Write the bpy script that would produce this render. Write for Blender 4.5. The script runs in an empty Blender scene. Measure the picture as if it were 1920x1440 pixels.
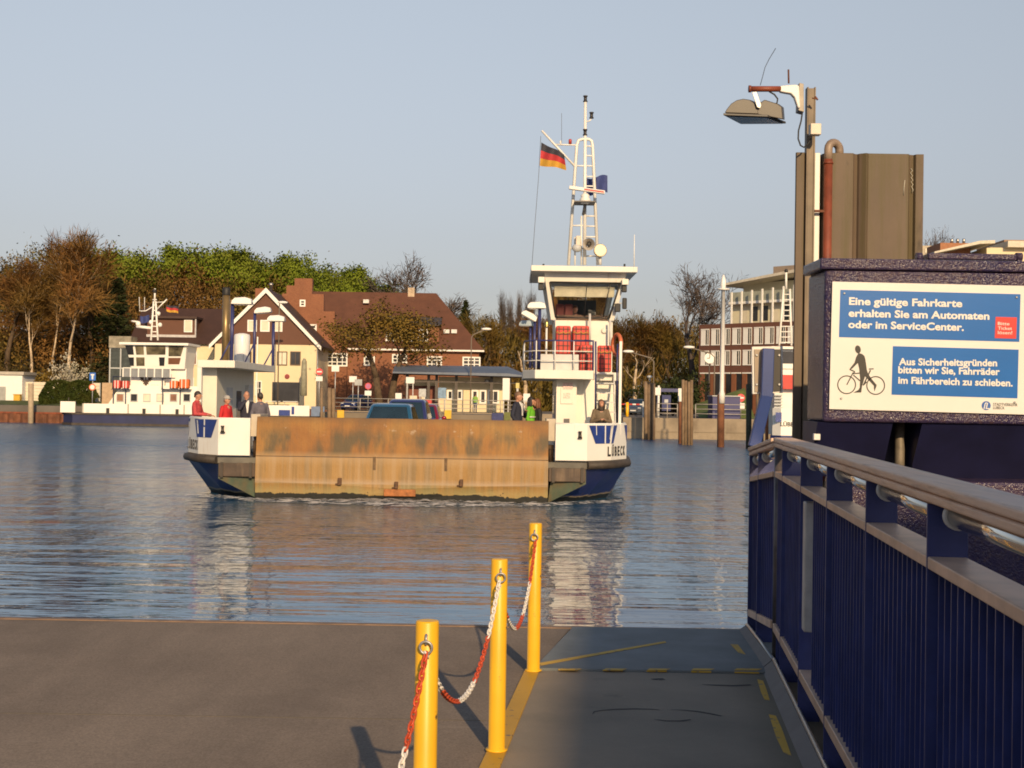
import bpy, bmesh, math, random
from mathutils import Vector, Matrix
R = math.radians
S = bpy.context.scene
COL = S.collection
V = Vector

# ------------------------------------------------------------------ camera, sky, sun, exposure
F = 2500.0                       # focal length in pixels of a 1920 px wide picture
CZ = 2.86                        # eye height above the water
CAMROT = Matrix.Rotation(R(90 + 0.665), 3, 'X') @ Matrix.Rotation(R(0.9), 3, 'Z')
cam_d = bpy.data.cameras.new('camera')
cam = bpy.data.objects.new('camera', cam_d)
COL.objects.link(cam)
cam.matrix_world = Matrix.Translation((0, 0, CZ)) @ CAMROT.to_4x4()
cam_d.sensor_width = 36
cam_d.lens = F / 1920 * 36
cam_d.clip_end = 5000
cam_d.clip_start = 0.05
S.camera = cam
SUN_AZ, SUN_EL = R(12.2), R(22)
SUNV = V((math.sin(SUN_AZ) * math.cos(SUN_EL), -math.cos(SUN_AZ) * math.cos(SUN_EL), math.sin(SUN_EL)))
sd = bpy.data.lights.new('sun', 'SUN')
sd.energy = 5.0
sd.angle = R(0.55)
sd.color = (1.0, 0.72, 0.41)
sun = bpy.data.objects.new('sun', sd)
COL.objects.link(sun)
sun.rotation_euler = SUNV.to_track_quat('Z', 'Y').to_euler()
W = bpy.data.worlds.new('World')
S.world = W
W.use_nodes = True
wn, wl = W.node_tree.nodes, W.node_tree.links
bg = wn['Background']
sky = wn.new('ShaderNodeTexSky')
sky.sky_type = 'NISHITA'
sky.sun_disc = False
sky.sun_elevation = SUN_EL
sky.sun_rotation = math.pi - SUN_AZ
sky.air_density = 1.0
sky.dust_density = 1.0
sky.ozone_density = 2.0
hsv = wn.new('ShaderNodeHueSaturation')
hsv.inputs['Saturation'].default_value = 0.50
tint = wn.new('ShaderNodeMix')
tint.data_type = 'RGBA'
tint.blend_type = 'MULTIPLY'
tint.inputs['Factor'].default_value = 1.0
# evening haze: mauve and dimmer low down, bluer overhead
gco = wn.new('ShaderNodeTexCoord')
gsx = wn.new('ShaderNodeSeparateXYZ')
wl.new(gco.outputs['Generated'], gsx.inputs[0])
grd = wn.new('ShaderNodeValToRGB')
ge = grd.color_ramp.elements
for p_ in (0.3, 0.6): ge.new(p_)
for el_, (p_, c_) in zip(ge, ((0.0, (0.60, 0.535, 0.545)), (0.12, (0.705, 0.655, 0.645)), (0.30, (1.01, 0.985, 0.945)), (0.75, (0.60, 0.78, 1.02)))):
    el_.position = p_; el_.color = (*c_, 1)
wl.new(gsx.outputs['Z'], grd.inputs[0])
wl.new(grd.outputs[0], tint.inputs['B'])
wl.new(sky.outputs[0], hsv.inputs['Color'])
wl.new(hsv.outputs[0], tint.inputs['A'])
wl.new(tint.outputs['Result'], bg.inputs['Color'])
bg.inputs['Strength'].default_value = 0.128
S.view_settings.view_transform = 'Standard'
S.view_settings.look = 'None'
S.view_settings.exposure = 0.0
S.view_settings.gamma = 1.0
S.view_settings.use_curve_mapping = False
S.cycles.filter_width = 1.8
S.cycles.max_bounces = 6
S.cycles.transparent_max_bounces = 12

# ------------------------------------------------------------------ measuring helpers
def ray(px, py):
    return CAMROT @ V(((px - 960) / F, (720 - py) / F, -1))
def pt(px, py, Y):
    d = ray(px, py)
    return V((0, 0, CZ)) + d * (Y / d.y)
def gz(px, py, z):
    d = ray(px, py)
    return V((0, 0, CZ)) + d * ((z - CZ) / d.z)
def zx(px, py, Y):
    p = pt(px, py, Y)
    return p.x, p.z

# ------------------------------------------------------------------ materials
def nt(name):
    m = bpy.data.materials.new(name)
    m.use_nodes = True
    t = m.node_tree
    return m, t.nodes, t.links, t.nodes['Principled BSDF']
def rgba(c):
    return (c[0], c[1], c[2], 1)
def node(ns, kind, **kw):
    n = ns.new(kind)
    for k, v in kw.items():
        setattr(n, k, v)
    return n
def noise(ns, ls, vec, scale, detail=4, rough=0.55, mapping=None):
    if mapping:
        mp = ns.new('ShaderNodeMapping')
        mp.inputs['Scale'].default_value = mapping
        ls.new(vec, mp.inputs['Vector'])
        vec = mp.outputs[0]
    n = ns.new('ShaderNodeTexNoise')
    n.inputs['Scale'].default_value = scale
    n.inputs['Detail'].default_value = detail
    n.inputs['Roughness'].default_value = rough
    ls.new(vec, n.inputs['Vector'])
    return n.outputs['Fac']
def ramp(ns, ls, fac, stops):
    r = ns.new('ShaderNodeValToRGB')
    e = r.color_ramp.elements
    while len(e) < len(stops):
        e.new(0.5)
    for el, (p, c) in zip(e, stops):
        el.position = p
        el.color = rgba(c) if not isinstance(c, (int, float)) else (c, c, c, 1)
    ls.new(fac, r.inputs[0])
    return r.outputs[0]
def mix(ns, ls, fac, a, b, mode='MIX'):
    m = ns.new('ShaderNodeMix')
    m.data_type = 'RGBA'
    m.blend_type = mode
    for s, i in ((fac, 'Factor'), (a, 'A'), (b, 'B')):
        if isinstance(s, (int, float)):
            m.inputs[i].default_value = s
        elif isinstance(s, (tuple, list)):
            m.inputs[i].default_value = rgba(s)
        else:
            ls.new(s, m.inputs[i])
    return m.outputs['Result']
def bump(ns, ls, h, strength, dist, bsdf):
    b = ns.new('ShaderNodeBump')
    b.inputs['Strength'].default_value = strength
    b.inputs['Distance'].default_value = dist
    ls.new(h, b.inputs['Height'])
    ls.new(b.outputs[0], bsdf.inputs['Normal'])
def coords(ns, world=False):
    if world:
        return ns.new('ShaderNodeNewGeometry').outputs['Position']
    return ns.new('ShaderNodeTexCoord').outputs['Object']
MATS = {}
def mat(name, c, rough=0.5, metal=0.0, var=0.18, scale=3.0, bmp=0.0, bscale=None, spec=0.5, streak=None, world=False, coat=0.0):
    """plain weathered material: colour varied by noise, optional vertical streaks of a second colour"""
    if name in MATS:
        return MATS[name]
    m, ns, ls, b = nt(name)
    co = coords(ns, world)
    n = noise(ns, ls, co, scale, 5, 0.6)
    lo = tuple(x * (1 - var) for x in c)
    hi = tuple(min(1, x * (1 + var * 0.7)) for x in c)
    col = ramp(ns, ls, n, [(0.3, lo), (0.7, hi)])
    if streak:
        sc, amt, st = streak
        n2 = noise(ns, ls, co, 1.0, 6, 0.65, st)
        n3 = noise(ns, ls, co, 0.7, 3, 0.5)
        k = ramp(ns, ls, mix(ns, ls, 0.4, n2, n3), [(0.60 - amt * 0.2, 0.0), (0.80 - amt * 0.2, 0.85)])
        col = mix(ns, ls, k, col, sc)
    ls.new(col, b.inputs['Base Color'])
    b.inputs['Roughness'].default_value = rough
    b.inputs['Metallic'].default_value = metal
    b.inputs['Specular IOR Level'].default_value = spec
    b.inputs['Coat Weight'].default_value = coat
    if bmp:
        bump(ns, ls, noise(ns, ls, co, bscale or scale * 8, 4, 0.6), 0.6, bmp, b)
    MATS[name] = m
    return m
def glassy(name, c, rough=0.05, spec=0.8):
    return mat(name, c, rough, var=0.3, scale=0.8, spec=spec)

# ------------------------------------------------------------------ mesh builder
def root_of(o):
    while o.parent:
        o = o.parent
    return o
class MB:
    def __init__(s):
        s.v, s.f, s.sm = [], [], []
    def add(s, vs, fs, smooth=False):
        n = len(s.v)
        s.v += [tuple(v) for v in vs]
        s.f += [tuple(i + n for i in f) for f in fs]
        s.sm += [smooth] * len(fs)
        return s
    def bx(s, x0, x1, y0, y1, z0, z1):
        return s.add([(x0, y0, z0), (x1, y0, z0), (x1, y1, z0), (x0, y1, z0), (x0, y0, z1), (x1, y0, z1), (x1, y1, z1), (x0, y1, z1)],
                     [(0, 3, 2, 1), (4, 5, 6, 7), (0, 1, 5, 4), (1, 2, 6, 5), (2, 3, 7, 6), (3, 0, 4, 7)])
    def obox(s, c, u, v, w, su, sv, sw):
        """box centred at c with half extents along axes u, v, w"""
        c = V(c); u = V(u).normalized() * su; v = V(v).normalized() * sv; w = V(w).normalized() * sw
        return s.add([c + a * u + b * v + d * w for d in (-1, 1) for a, b in ((-1, -1), (1, -1), (1, 1), (-1, 1))],
                     [(0, 3, 2, 1), (4, 5, 6, 7), (0, 1, 5, 4), (1, 2, 6, 5), (2, 3, 7, 6), (3, 0, 4, 7)])
    def prism(s, poly, axis, a, b, smooth=False):
        f = {'y': lambda p, t: (p[0], t, p[1]), 'x': lambda p, t: (t, p[0], p[1]), 'z': lambda p, t: (p[0], p[1], t)}[axis]
        n = len(poly)
        vs = [f(p, a) for p in poly] + [f(p, b) for p in poly]
        s.add(vs, [tuple(range(n))[::-1], tuple(range(n, 2 * n))])
        k = len(s.v) - 2 * n
        for i in range(n):
            j = (i + 1) % n
            s.f.append((k + i, k + j, k + n + j, k + n + i)); s.sm.append(smooth)
        return s
    def ppoly(s, pts, n, t):
        """polygon of 3-D points given a thickness t along n"""
        n = V(n).normalized() * t
        k = len(pts)
        s.add([V(p) for p in pts] + [V(p) + n for p in pts], [tuple(range(k)), tuple(range(k, 2 * k))[::-1]] + [(i, i + k, (i + 1) % k + k, (i + 1) % k) for i in range(k)])
        return s
    def loft(s, rings, caps=True, smooth=True, closed=True):
        n = len(rings[0]); k = len(s.v)
        s.v += [tuple(p) for r in rings for p in r]
        for a in range(len(rings) - 1):
            for i in range(n if closed else n - 1):
                j = (i + 1) % n
                s.f.append((k + a * n + i, k + a * n + j, k + (a + 1) * n + j, k + (a + 1) * n + i)); s.sm.append(smooth)
        if caps:
            s.f.append(tuple(k + i for i in range(n))[::-1]); s.sm.append(False)
            s.f.append(tuple(k + (len(rings) - 1) * n + i for i in range(n))); s.sm.append(False)
        return s
    def tube(s, p0, p1, r0, r1=None, n=8, caps=True, smooth=True):
        p0, p1 = V(p0), V(p1)
        r1 = r0 if r1 is None else r1
        d = (p1 - p0)
        q = d.to_track_quat('Z', 'Y') if d.length > 1e-9 else None
        if q is None:
            return s
        e = [q @ V((math.cos(2 * math.pi * i / n), math.sin(2 * math.pi * i / n), 0)) for i in range(n)]
        return s.loft([[p0 + x * r0 for x in e], [p1 + x * r1 for x in e]], caps, smooth)
    def path(s, pts, r, n=6, closed=False):
        pts = [V(p) for p in pts]
        m = len(pts)
        rs = r if isinstance(r, (list, tuple)) else [r] * m
        rings, up = [], None
        for i, p in enumerate(pts):
            a = pts[(i - 1) % m] if (closed or i > 0) else p
            b = pts[(i + 1) % m] if (closed or i < m - 1) else p
            d = (b - a).normalized()
            if up is None:
                up = V((0, 0, 1)) if abs(d.z) < 0.9 else V((1, 0, 0))
            x = d.cross(up)
            if x.length < 1e-6:
                x = d.orthogonal()
            x.normalize()
            up = x.cross(d)
            rings.append([p + (x * math.cos(2 * math.pi * k / n) + up * math.sin(2 * math.pi * k / n)) * rs[i] for k in range(n)])
        if closed:
            rings.append(rings[0])
        return s.loft(rings, not closed, True)
    def lathe(s, prof, c, n=16, axis=(0, 0, 1), caps=True):
        q = V(axis).to_track_quat('Z', 'Y')
        c = V(c)
        return s.loft([[c + q @ V((r * math.cos(2 * math.pi * i / n), r * math.sin(2 * math.pi * i / n), z)) for i in range(n)] for r, z in prof], caps, True)
    def ball(s, c, r, n=12, m=8, rot=None):
        rx, ry, rz = r if isinstance(r, (tuple, list)) else (r, r, r)
        c = V(c)
        rings = []
        for j in range(m + 1):
            a = math.pi * j / m
            sr = max(math.sin(a), 0.02)
            ring = [V((rx * sr * math.cos(2 * math.pi * i / n), ry * sr * math.sin(2 * math.pi * i / n), -rz * math.cos(a))) for i in range(n)]
            rings.append([c + (rot @ p if rot else p) for p in ring])
        return s.loft(rings, True, True)
    def torus(s, c, Rr, r, axis=(0, 0, 1), n=20, m=8, sx=1.0):
        q = V(axis).to_track_quat('Z', 'Y')
        c = V(c)
        return s.path([c + q @ V((Rr * sx * math.cos(2 * math.pi * i / n), Rr * math.sin(2 * math.pi * i / n), 0)) for i in range(n)], r, m, True)
    def mesh(s, name, off=(0, 0, 0)):
        me = bpy.data.meshes.new(name)
        o = V(off)
        me.from_pydata([V(v) - o for v in s.v], [], s.f)
        me.polygons.foreach_set('use_smooth', s.sm)
        bm = bmesh.new(); bm.from_mesh(me)
        bmesh.ops.recalc_face_normals(bm, faces=bm.faces)
        bm.to_mesh(me); bm.free()
        me.update()
        return me
    def build(s, name, m, parent=None, bevel=0.0, seg=2):
        off = root_of(parent).location if parent else (0, 0, 0)
        me = s.mesh(name, off)
        o = bpy.data.objects.new(name, me)
        COL.objects.link(o)
        me.materials.append(m)
        if parent:
            o.parent = parent
        if bevel:
            b = o.modifiers.new('bevel', 'BEVEL')
            b.width = bevel; b.segments = seg; b.limit_method = 'ANGLE'; b.angle_limit = R(40)
        return o
def tag(o, label, cat, group=None, kind=None):
    if label: o['label'] = label
    if cat: o['category'] = cat
    if group: o['group'] = group
    if kind: o['kind'] = kind
    return o
def struct(o):
    o['kind'] = 'structure'
    return o
def thing(name, loc, label, cat, group=None):
    o = bpy.data.objects.new(name, None)
    COL.objects.link(o)
    o.location = loc
    o.empty_display_size = 0.3
    return tag(o, label, cat, group)
def copy_tree(o, parent=None):
    c = o.copy()
    COL.objects.link(c)
    if parent:
        c.parent = parent
    for ch in [x for x in bpy.data.objects if x.parent == o]:
        copy_tree(ch, c)
    return c
def dup(o, loc, rz=0.0, label=None, scale=None):
    c = copy_tree(o)
    c.location = loc
    c.rotation_euler = (0, 0, rz)
    if scale: c.scale = scale if isinstance(scale, tuple) else (scale,) * 3
    if label: c['label'] = label
    return c
def evalmesh(o):
    dg = bpy.context.evaluated_depsgraph_get()
    return bpy.data.meshes.new_from_object(o.evaluated_get(dg))
def text(body, size, m, parent, name, org, u, v, bold=0.0, ext=0.0015, align='LEFT', width=None, spacing=1.0):
    """flat raised lettering; org = baseline point, u = reading direction, v = up"""
    cu = bpy.data.curves.new(name, 'FONT')
    cu.body = body; cu.size = size; cu.offset = bold; cu.extrude = ext; cu.align_x = align; cu.space_character = spacing
    cu.resolution_u = 3
    t = bpy.data.objects.new(name, cu)
    COL.objects.link(t)
    bpy.context.view_layer.update()
    me = evalmesh(t)
    bpy.data.objects.remove(t)
    u = V(u).normalized(); v = V(v).normalized(); w = u.cross(v)
    k = 1.0
    if width and len(me.vertices):
        xs = [p.co.x for p in me.vertices]
        k = width / (max(xs) - min(xs))
        x0 = min(xs)
    else:
        x0 = 0
    off = root_of(parent).location if parent else V((0, 0, 0))
    for p in me.vertices:
        c = p.co
        p.co = V(org) + u * ((c.x - x0) * k) + v * c.y + w * c.z - off
    o = bpy.data.objects.new(name, me)
    COL.objects.link(o)
    me.materials.clear(); me.materials.append(m)
    o.parent = parent
    return o
# ------------------------------------------------------------------ landing stage in the foreground
PZ = 1.195                       # deck of the landing stage above the water
WHITE = mat('white_paint', (0.70, 0.68, 0.64), 0.4, var=0.07, scale=1.5)
CREAMW = mat('cream_white_paint', (0.68, 0.65, 0.57), 0.45, var=0.08, scale=1.5, streak=((0.30, 0.17, 0.08), 0.12, (9, 9, 0.7)))
NAVY = mat('navy_paint', (0.018, 0.026, 0.115), 0.38, var=0.25, scale=4, spec=0.4)
NAVYF = mat('navy_fence_paint', (0.024, 0.035, 0.135), 0.4, var=0.3, scale=6, spec=0.4, bmp=0.0004, bscale=60)
STEEL = mat('steel', (0.42, 0.40, 0.37), 0.35, 0.85, var=0.2, scale=14)
GALV = mat('galvanised_steel', (0.40, 0.40, 0.40), 0.45, 0.6, var=0.2, scale=9)
CHROME = mat('chrome', (0.72, 0.70, 0.66), 0.14, 1.0, var=0.08, scale=5)
BLACK = mat('black_rubber', (0.018, 0.017, 0.016), 0.6, var=0.3, scale=6)
RUST = mat('rust', (0.16, 0.055, 0.025), 0.8, var=0.5, scale=7, bmp=0.004)
RUSTPIPE = mat('red_oxide_pipe', (0.20, 0.048, 0.022), 0.55, var=0.35, scale=8, bmp=0.001, streak=((0.07, 0.03, 0.02), 0.3, (20, 20, 1.2)))
GREYP = mat('grey_plastic', (0.42, 0.43, 0.43), 0.5, var=0.1)
BLUESIGN = mat('sign_blue', (0.012, 0.125, 0.42), 0.28, var=0.06, scale=3, bmp=0.0006, bscale=45)
REDSIGN = mat('sign_red', (0.62, 0.03, 0.028), 0.35, var=0.06)
SIGNW = mat('sign_white', (0.70, 0.68, 0.64), 0.3, var=0.05, scale=2, bmp=0.0003, bscale=40)
INK = mat('black_ink', (0.014, 0.012, 0.012), 0.5, var=0.1)

def asphalt():
    m, ns, ls, b = nt('worn_asphalt')
    co = coords(ns)
    big = noise(ns, ls, co, 0.9, 5, 0.6)
    fine = noise(ns, ls, co, 85, 4, 0.75)
    mid = noise(ns, ls, co, 1.0, 5, 0.62, (3.2, 0.7, 1))
    c = ramp(ns, ls, big, [(0.3, (0.19, 0.152, 0.121)), (0.7, (0.245, 0.198, 0.158))])
    c = mix(ns, ls, 0.4, c, ramp(ns, ls, mid, [(0.35, (0.165, 0.134, 0.108)), (0.7, (0.265, 0.212, 0.168))]))
    c = mix(ns, ls, 0.8, c, ramp(ns, ls, fine, [(0.3, 0.30), (0.72, 0.70)]), 'OVERLAY')
    scr = noise(ns, ls, co, 1.0, 6, 0.7, (0.5, 7, 1))
    c = mix(ns, ls, ramp(ns, ls, scr, [(0.63, 0.0), (0.70, 0.35)]), c, (0.30, 0.25, 0.21))
    wet = noise(ns, ls, co, 0.55, 5, 0.6)
    c = mix(ns, ls, ramp(ns, ls, wet, [(0.52, 0.0), (0.66, 0.4)]), c, (0.10, 0.08, 0.066))
    sp = noise(ns, ls, co, 55, 2, 0.5)
    c = mix(ns, ls, ramp(ns, ls, sp, [(0.74, 0.0), (0.80, 0.5)]), c, (0.3, 0.27, 0.24))
    ls.new(c, b.inputs['Base Color'])
    b.inputs['Roughness'].default_value = 0.85
    b.inputs['Specular IOR Level'].default_value = 0.12
    bump(ns, ls, fine, 0.7, 0.004, b)
    return m
def deckpaint():
    m, ns, ls, b = nt('walkway_coating')
    co = coords(ns)
    big = noise(ns, ls, co, 1.1, 5, 0.65)
    fine = noise(ns, ls, co, 190, 3, 0.7)
    c = ramp(ns, ls, big, [(0.3, (0.215, 0.185, 0.145)), (0.7, (0.30, 0.25, 0.19))])
    c = mix(ns, ls, 0.45, c, ramp(ns, ls, fine, [(0.3, 0.38), (0.7, 0.62)]), 'OVERLAY')
    st = noise(ns, ls, co, 2.6, 6, 0.7)
    c = mix(ns, ls, ramp(ns, ls, st, [(0.60, 0.0), (0.75, 0.4)]), c, (0.06, 0.062, 0.055))
    # darker and greener towards the railing side
    sx = ns.new('ShaderNodeSeparateXYZ'); ls.new(co, sx.inputs[0])
    ma = ns.new('ShaderNodeMath'); ma.operation = 'MULTIPLY_ADD'; ls.new(sx.outputs['Y'], ma.inputs[0]); ma.inputs[1].default_value = -0.10; ls.new(sx.outputs['X'], ma.inputs[2])
    k = ramp(ns, ls, ma.outputs[0], [(0.50, 0.0), (0.78, 0.45)])
    c = mix(ns, ls, k, c, (0.055, 0.062, 0.04))
    ls.new(c, b.inputs['Base Color'])
    b.inputs['Roughness'].default_value = 0.8
    b.inputs['Specular IOR Level'].default_value = 0.12
    bump(ns, ls, fine, 0.6, 0.003, b)
    return m
def chipped(name, c, under, amount=0.64, rough=0.45, sc=14):
    m, ns, ls, b = nt(name)
    co = coords(ns)
    n = noise(ns, ls, co, sc, 6, 0.65)
    n2 = noise(ns, ls, co, 3, 4, 0.5)
    base = ramp(ns, ls, n2, [(0.3, tuple(x * 0.82 for x in c)), (0.7, c)])
    k = ramp(ns, ls, n, [(amount, 0.0), (amount + 0.04, 1.0)])
    ls.new(mix(ns, ls, k, base, under), b.inputs['Base Color'])
    b.inputs['Roughness'].default_value = rough
    return m
ASPH = asphalt()
DECKP = deckpaint()
YELLOW = chipped('yellow_bollard_paint', (0.82, 0.45, 0.012), (0.07, 0.05, 0.03), 0.64, 0.42, 15)
YELLOWD = chipped('worn_yellow_marking', (0.62, 0.37, 0.04), (0.16, 0.14, 0.11), 0.59, 0.7, 22)
YELLOWK = chipped('yellow_kerb_paint', (0.52, 0.29, 0.02), (0.14, 0.10, 0.06), 0.63, 0.6, 18)

EDGE_L, EDGE_R = gz(0, 1158, PZ), gz(1400, 1181, PZ)
def edge_y(x):
    t = (x - EDGE_L.x) / (EDGE_R.x - EDGE_L.x)
    return EDGE_L.y + t * (EDGE_R.y - EDGE_L.y)
k0, k1 = gz(1012, 1258, PZ), gz(938, 1440, PZ)
def stripe_x(y):
    t = (y - k0.y) / (k1.y - k0.y)
    return k0.x + t * (k1.x - k0.x)
def fence_x(y):
    return 0.801 + 0.1033 * y
# asphalt deck (vehicle side)
deck = MB()
yb = -12
pl = [(-16, yb), (stripe_x(yb) - 0.05, yb), (stripe_x(8.15) - 0.05, 8.15), (0.45, edge_y(0.45) - 0.07), (-16, edge_y(-16) - 0.07)]
deck.prism(pl, 'z', PZ - 0.3, PZ)
o = struct(deck.build('landing_deck', ASPH))
e = MB()
e.prism([(-16, edge_y(-16) - 0.07), (-16, edge_y(-16)), (1.9, edge_y(1.9)), (1.9, edge_y(1.9) - 0.07)], 'z', PZ - 0.32, PZ + 0.006)
struct(e.build('deck_edge_kerb', mat('deck_edge_steel', (0.24, 0.15, 0.09), 0.6, 0.2, var=0.4, scale=5, bmp=0.002)))
struct(MB().bx(-16, 1.95, 9.2, 9.68, -1.5, PZ - 0.33).build('deck_front_wall', mat('stained_concrete', (0.16, 0.14, 0.11), 0.85, var=0.35, scale=2, bmp=0.01)))
# walkway (pedestrian side)
w = MB()
w.prism([(stripe_x(yb) - 0.05, yb), (fence_x(yb) + 0.3, yb), (fence_x(8.2) + 0.15, 8.2), (stripe_x(8.2) - 0.05, 8.2)], 'z', PZ - 0.26, PZ + 0.004)
wk = struct(w.build('walkway', DECKP))
w = MB()
hy = 8.22
w.prism([(stripe_x(hy) - 0.04, hy), (1.78, hy), (1.86, edge_y(1.86) - 0.075), (0.47, edge_y(0.47) - 0.075)], 'z', PZ - 0.2, PZ + 0.016)
struct(w.build('walkway_ramp', mat('ramp_coating', (0.165, 0.18, 0.18), 0.75, var=0.25, scale=2.2, bmp=0.003, bscale=160), bevel=0.006))
# yellow kerb stripe under the bollards
k = MB()
pts = [gz(x, y, PZ) for x, y in ((984, 1258), (1012, 1258), (938, 1440), (896, 1440))]
d = (pts[2] - pts[1])
k.prism([(p.x, p.y) for p in (pts[0], pts[1], pts[2] + d * 4, pts[3] + d * 4)], 'z', PZ - 0.05, PZ + 0.012)
struct(k.build('kerb_marking', YELLOWK, bevel=0.004))
# yellow markings on the walkway
k = MB()
def z5(zx_, zy_, z=PZ + 0.0185):
    return gz(960 + zx_ * 0.30208, 1140 + zy_ * 0.30208, z)
for poly in ([(172, 340), (178, 356), (958, 214), (950, 205)],):
    k.ppoly([z5(*p) for p in poly], (0, 0, -1), 0.001)
for a, b_ in ((290, 412), (566, 692), (838, 962), (1112, 1236), (1378, 1530)):
    k.ppoly([z5(a, 386), z5(b_ - 6, 386), z5(b_ + 22, 376), z5(a + 16, 374)], (0, 0, -1), 0.001)
k.ppoly([z5(*p) for p in ((1355, 224), (1402, 226), (1450, 288), (1405, 276))], (0, 0, -1), 0.001)
for poly in ([(1522, 442), (1558, 450), (1580, 505), (1600, 572), (1566, 566), (1545, 520)], [(1594, 660), (1638, 668), (1680, 760), (1735, 918), (1684, 894), (1640, 800)]):
    k.ppoly([z5(*p, PZ + 0.006) for p in poly], (0, 0, -1), 0.001)
struct(k.build('road_markings', YELLOWD))
# lip of the ramp: yellow front dashes
k = MB()
for a, b_ in ((290, 412), (566, 692), (838, 962), (1112, 1236), (1378, 1530)):
    p, q = z5(a, 386), z5(b_, 388)
    k.bx(p.x, q.x, hy - 0.012, hy - 0.002, PZ + 0.006, PZ + 0.014)
struct(k.build('ramp_lip_marking', YELLOWD))
# tyre scuffs and stains on the walkway
k = MB()
def scuff(pts, wd):
    pts = [z5(*p, PZ + 0.006) for p in pts]
    n = len(pts)
    for i in range(n - 1):
        a, b_ = pts[i], pts[i + 1]
        t = V((-(b_ - a).y, (b_ - a).x, 0)).normalized()
        wa = wd * (0.25 + math.sin(math.pi * (i + 0.02) / n)); wb = wd * (0.25 + math.sin(math.pi * (i + 1) / n))
        k.add([a - t * wa, b_ - t * wb, b_ + t * wb, a + t * wa], [(0, 1, 2, 3)])
scuff([(500, 658), (512, 642), (560, 634), (640, 628), (760, 625), (860, 627), (915, 632)], 0.006)
scuff([(985, 630), (1080, 634), (1160, 643), (1230, 655), (1300, 670)], 0.008)
scuff([(880, 690), (960, 700), (1050, 700), (1110, 692)], 0.008)
scuff([(1180, 474), (1260, 478), (1380, 482), (1480, 476)], 0.012)
scuff([(860, 440), (905, 442), (945, 440)], 0.02)
struct(k.build('tyre_scuff_marks', mat('scuff', (0.03, 0.03, 0.03), 0.8)))
struct(MB().bx(-9, 0.0, 6.92, 6.932, PZ - 0.01, PZ + 0.001).build('deck_joint', mat('joint', (0.15, 0.12, 0.08), 0.9)))

# ------------------------------------------------------------------ bollards and chains
BZ = PZ + 0.012
bol_pos = [V((-0.50, 2.72, BZ)), None, None, None]
for i, (px, py) in enumerate(((0, 0), (931, 1406), (1000, 1257))):
    if i:
        p = gz(px, py, BZ); bol_pos[i + 1] = V((p.x, p.y, BZ))
bol_pos[1] = V((-0.274, bol_pos[3].y / 1.803, BZ))
def bollard_mesh():
    m = MB()
    prof = [(0.052, 0.0), (0.052, 0.006), (0.0395, 0.008), (0.0395, 0.893), (0.037, 0.899), (0.03, 0.90)]
    m.lathe(prof, (0, 0, 0), 28)
    return m
def eye_mesh():
    m = MB()
    m.path([V((0, -0.036, 0.855)), V((0, -0.05, 0.86)), V((0, -0.056, 0.845)), V((0, -0.052, 0.828)), V((0, -0.036, 0.825))], 0.0045, 8)
    m.torus((0, -0.058, 0.818), 0.021, 0.0045, (0.15, 1, 0.1), 20, 8)
    return m
b0 = thing('bollard', (0, 0, 0), 'x', 'bollard', 'yellow bollards linked by chains')
bollard_mesh().build('post', YELLOW, b0)
eye_mesh().build('ring', GALV, b0)
labs = ['yellow steel bollard at the picture\'s lower edge, behind which the chain leaves the frame',
        'tallest looking yellow bollard, cut off by the lower edge of the picture',
        'yellow bollard with scratched foot, middle one of the chained three',
        'yellow bollard at the end of the chain, beside the walkway ramp lip']
for i in (1, 2, 3):
    if i == 1:
        b0.location = bol_pos[1]; b0['label'] = labs[1]
    else:
        dup(b0, bol_pos[i], R(rnd_ := (0, 0, 8, -6)[i]), labs[i])
RED_CH = mat('red_chain', (0.52, 0.075, 0.025), 0.5, var=0.3, scale=20)
WHITE_CH = mat('white_chain', (0.74, 0.70, 0.64), 0.45, var=0.15, scale=20)
def chain(p, q, sag, label, phase=0):
    root = thing('chain', p, label, 'chain', 'red and white chains between the bollards')
    # sample the hanging curve evenly
    def cv(t):
        c = p.lerp(q, t); c.z -= sag * 4 * t * (1 - t); return c
    N = 400
    L = [0.0]
    for i in range(N):
        L.append(L[-1] + (cv((i + 1) / N) - cv(i / N)).length)
    pitch = 0.0262
    n = int(L[-1] / pitch)
    reds, whites = MB(), MB()
    j = 0
    for i in range(n):
        s = (i + 0.5) * L[-1] / n
        while L[j + 1] < s: j += 1
        t = (j + (s - L[j]) / (L[j + 1] - L[j])) / N
        c = cv(t); d = (cv(min(1, t + 0.002)) - cv(max(0, t - 0.002))).normalized()
        side = d.cross(V((0, 0, 1))).normalized()
        up = side.cross(d)
        ax = (side + up) if i % 2 else (side - up)
        a = ax.normalized()
        pts = []
        for kx in range(10):
            an = 2 * math.pi * kx / 10
            x = math.cos(an) * 0.0085; y = math.sin(an) * 0.0085 + (0.0105 if math.sin(an) > 0.01 else -0.0105 if math.sin(an) < -0.01 else 0)
            pts.append(c + a * x + d * y)
        ((reds if ((i + phase) // 15) % 2 == 0 else whites)).path(pts, 0.0037, 6, True)
    whites.build('white_links', WHITE_CH, root); reds.build('red_links', RED_CH, root)
eye = V((0, -0.06, 0.80))
chain(bol_pos[1] + eye, bol_pos[0] + eye, 0.42, 'plastic chain hanging from the nearest bollard out of the picture below', 0)
chain(bol_pos[2] + eye, bol_pos[1] + eye, 0.33, 'red and white chain sagging between the nearest and the middle bollard', 15)
chain(bol_pos[3] + eye, bol_pos[2] + eye, 0.36, 'red and white chain sagging between the middle and the farthest bollard', 0)

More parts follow.
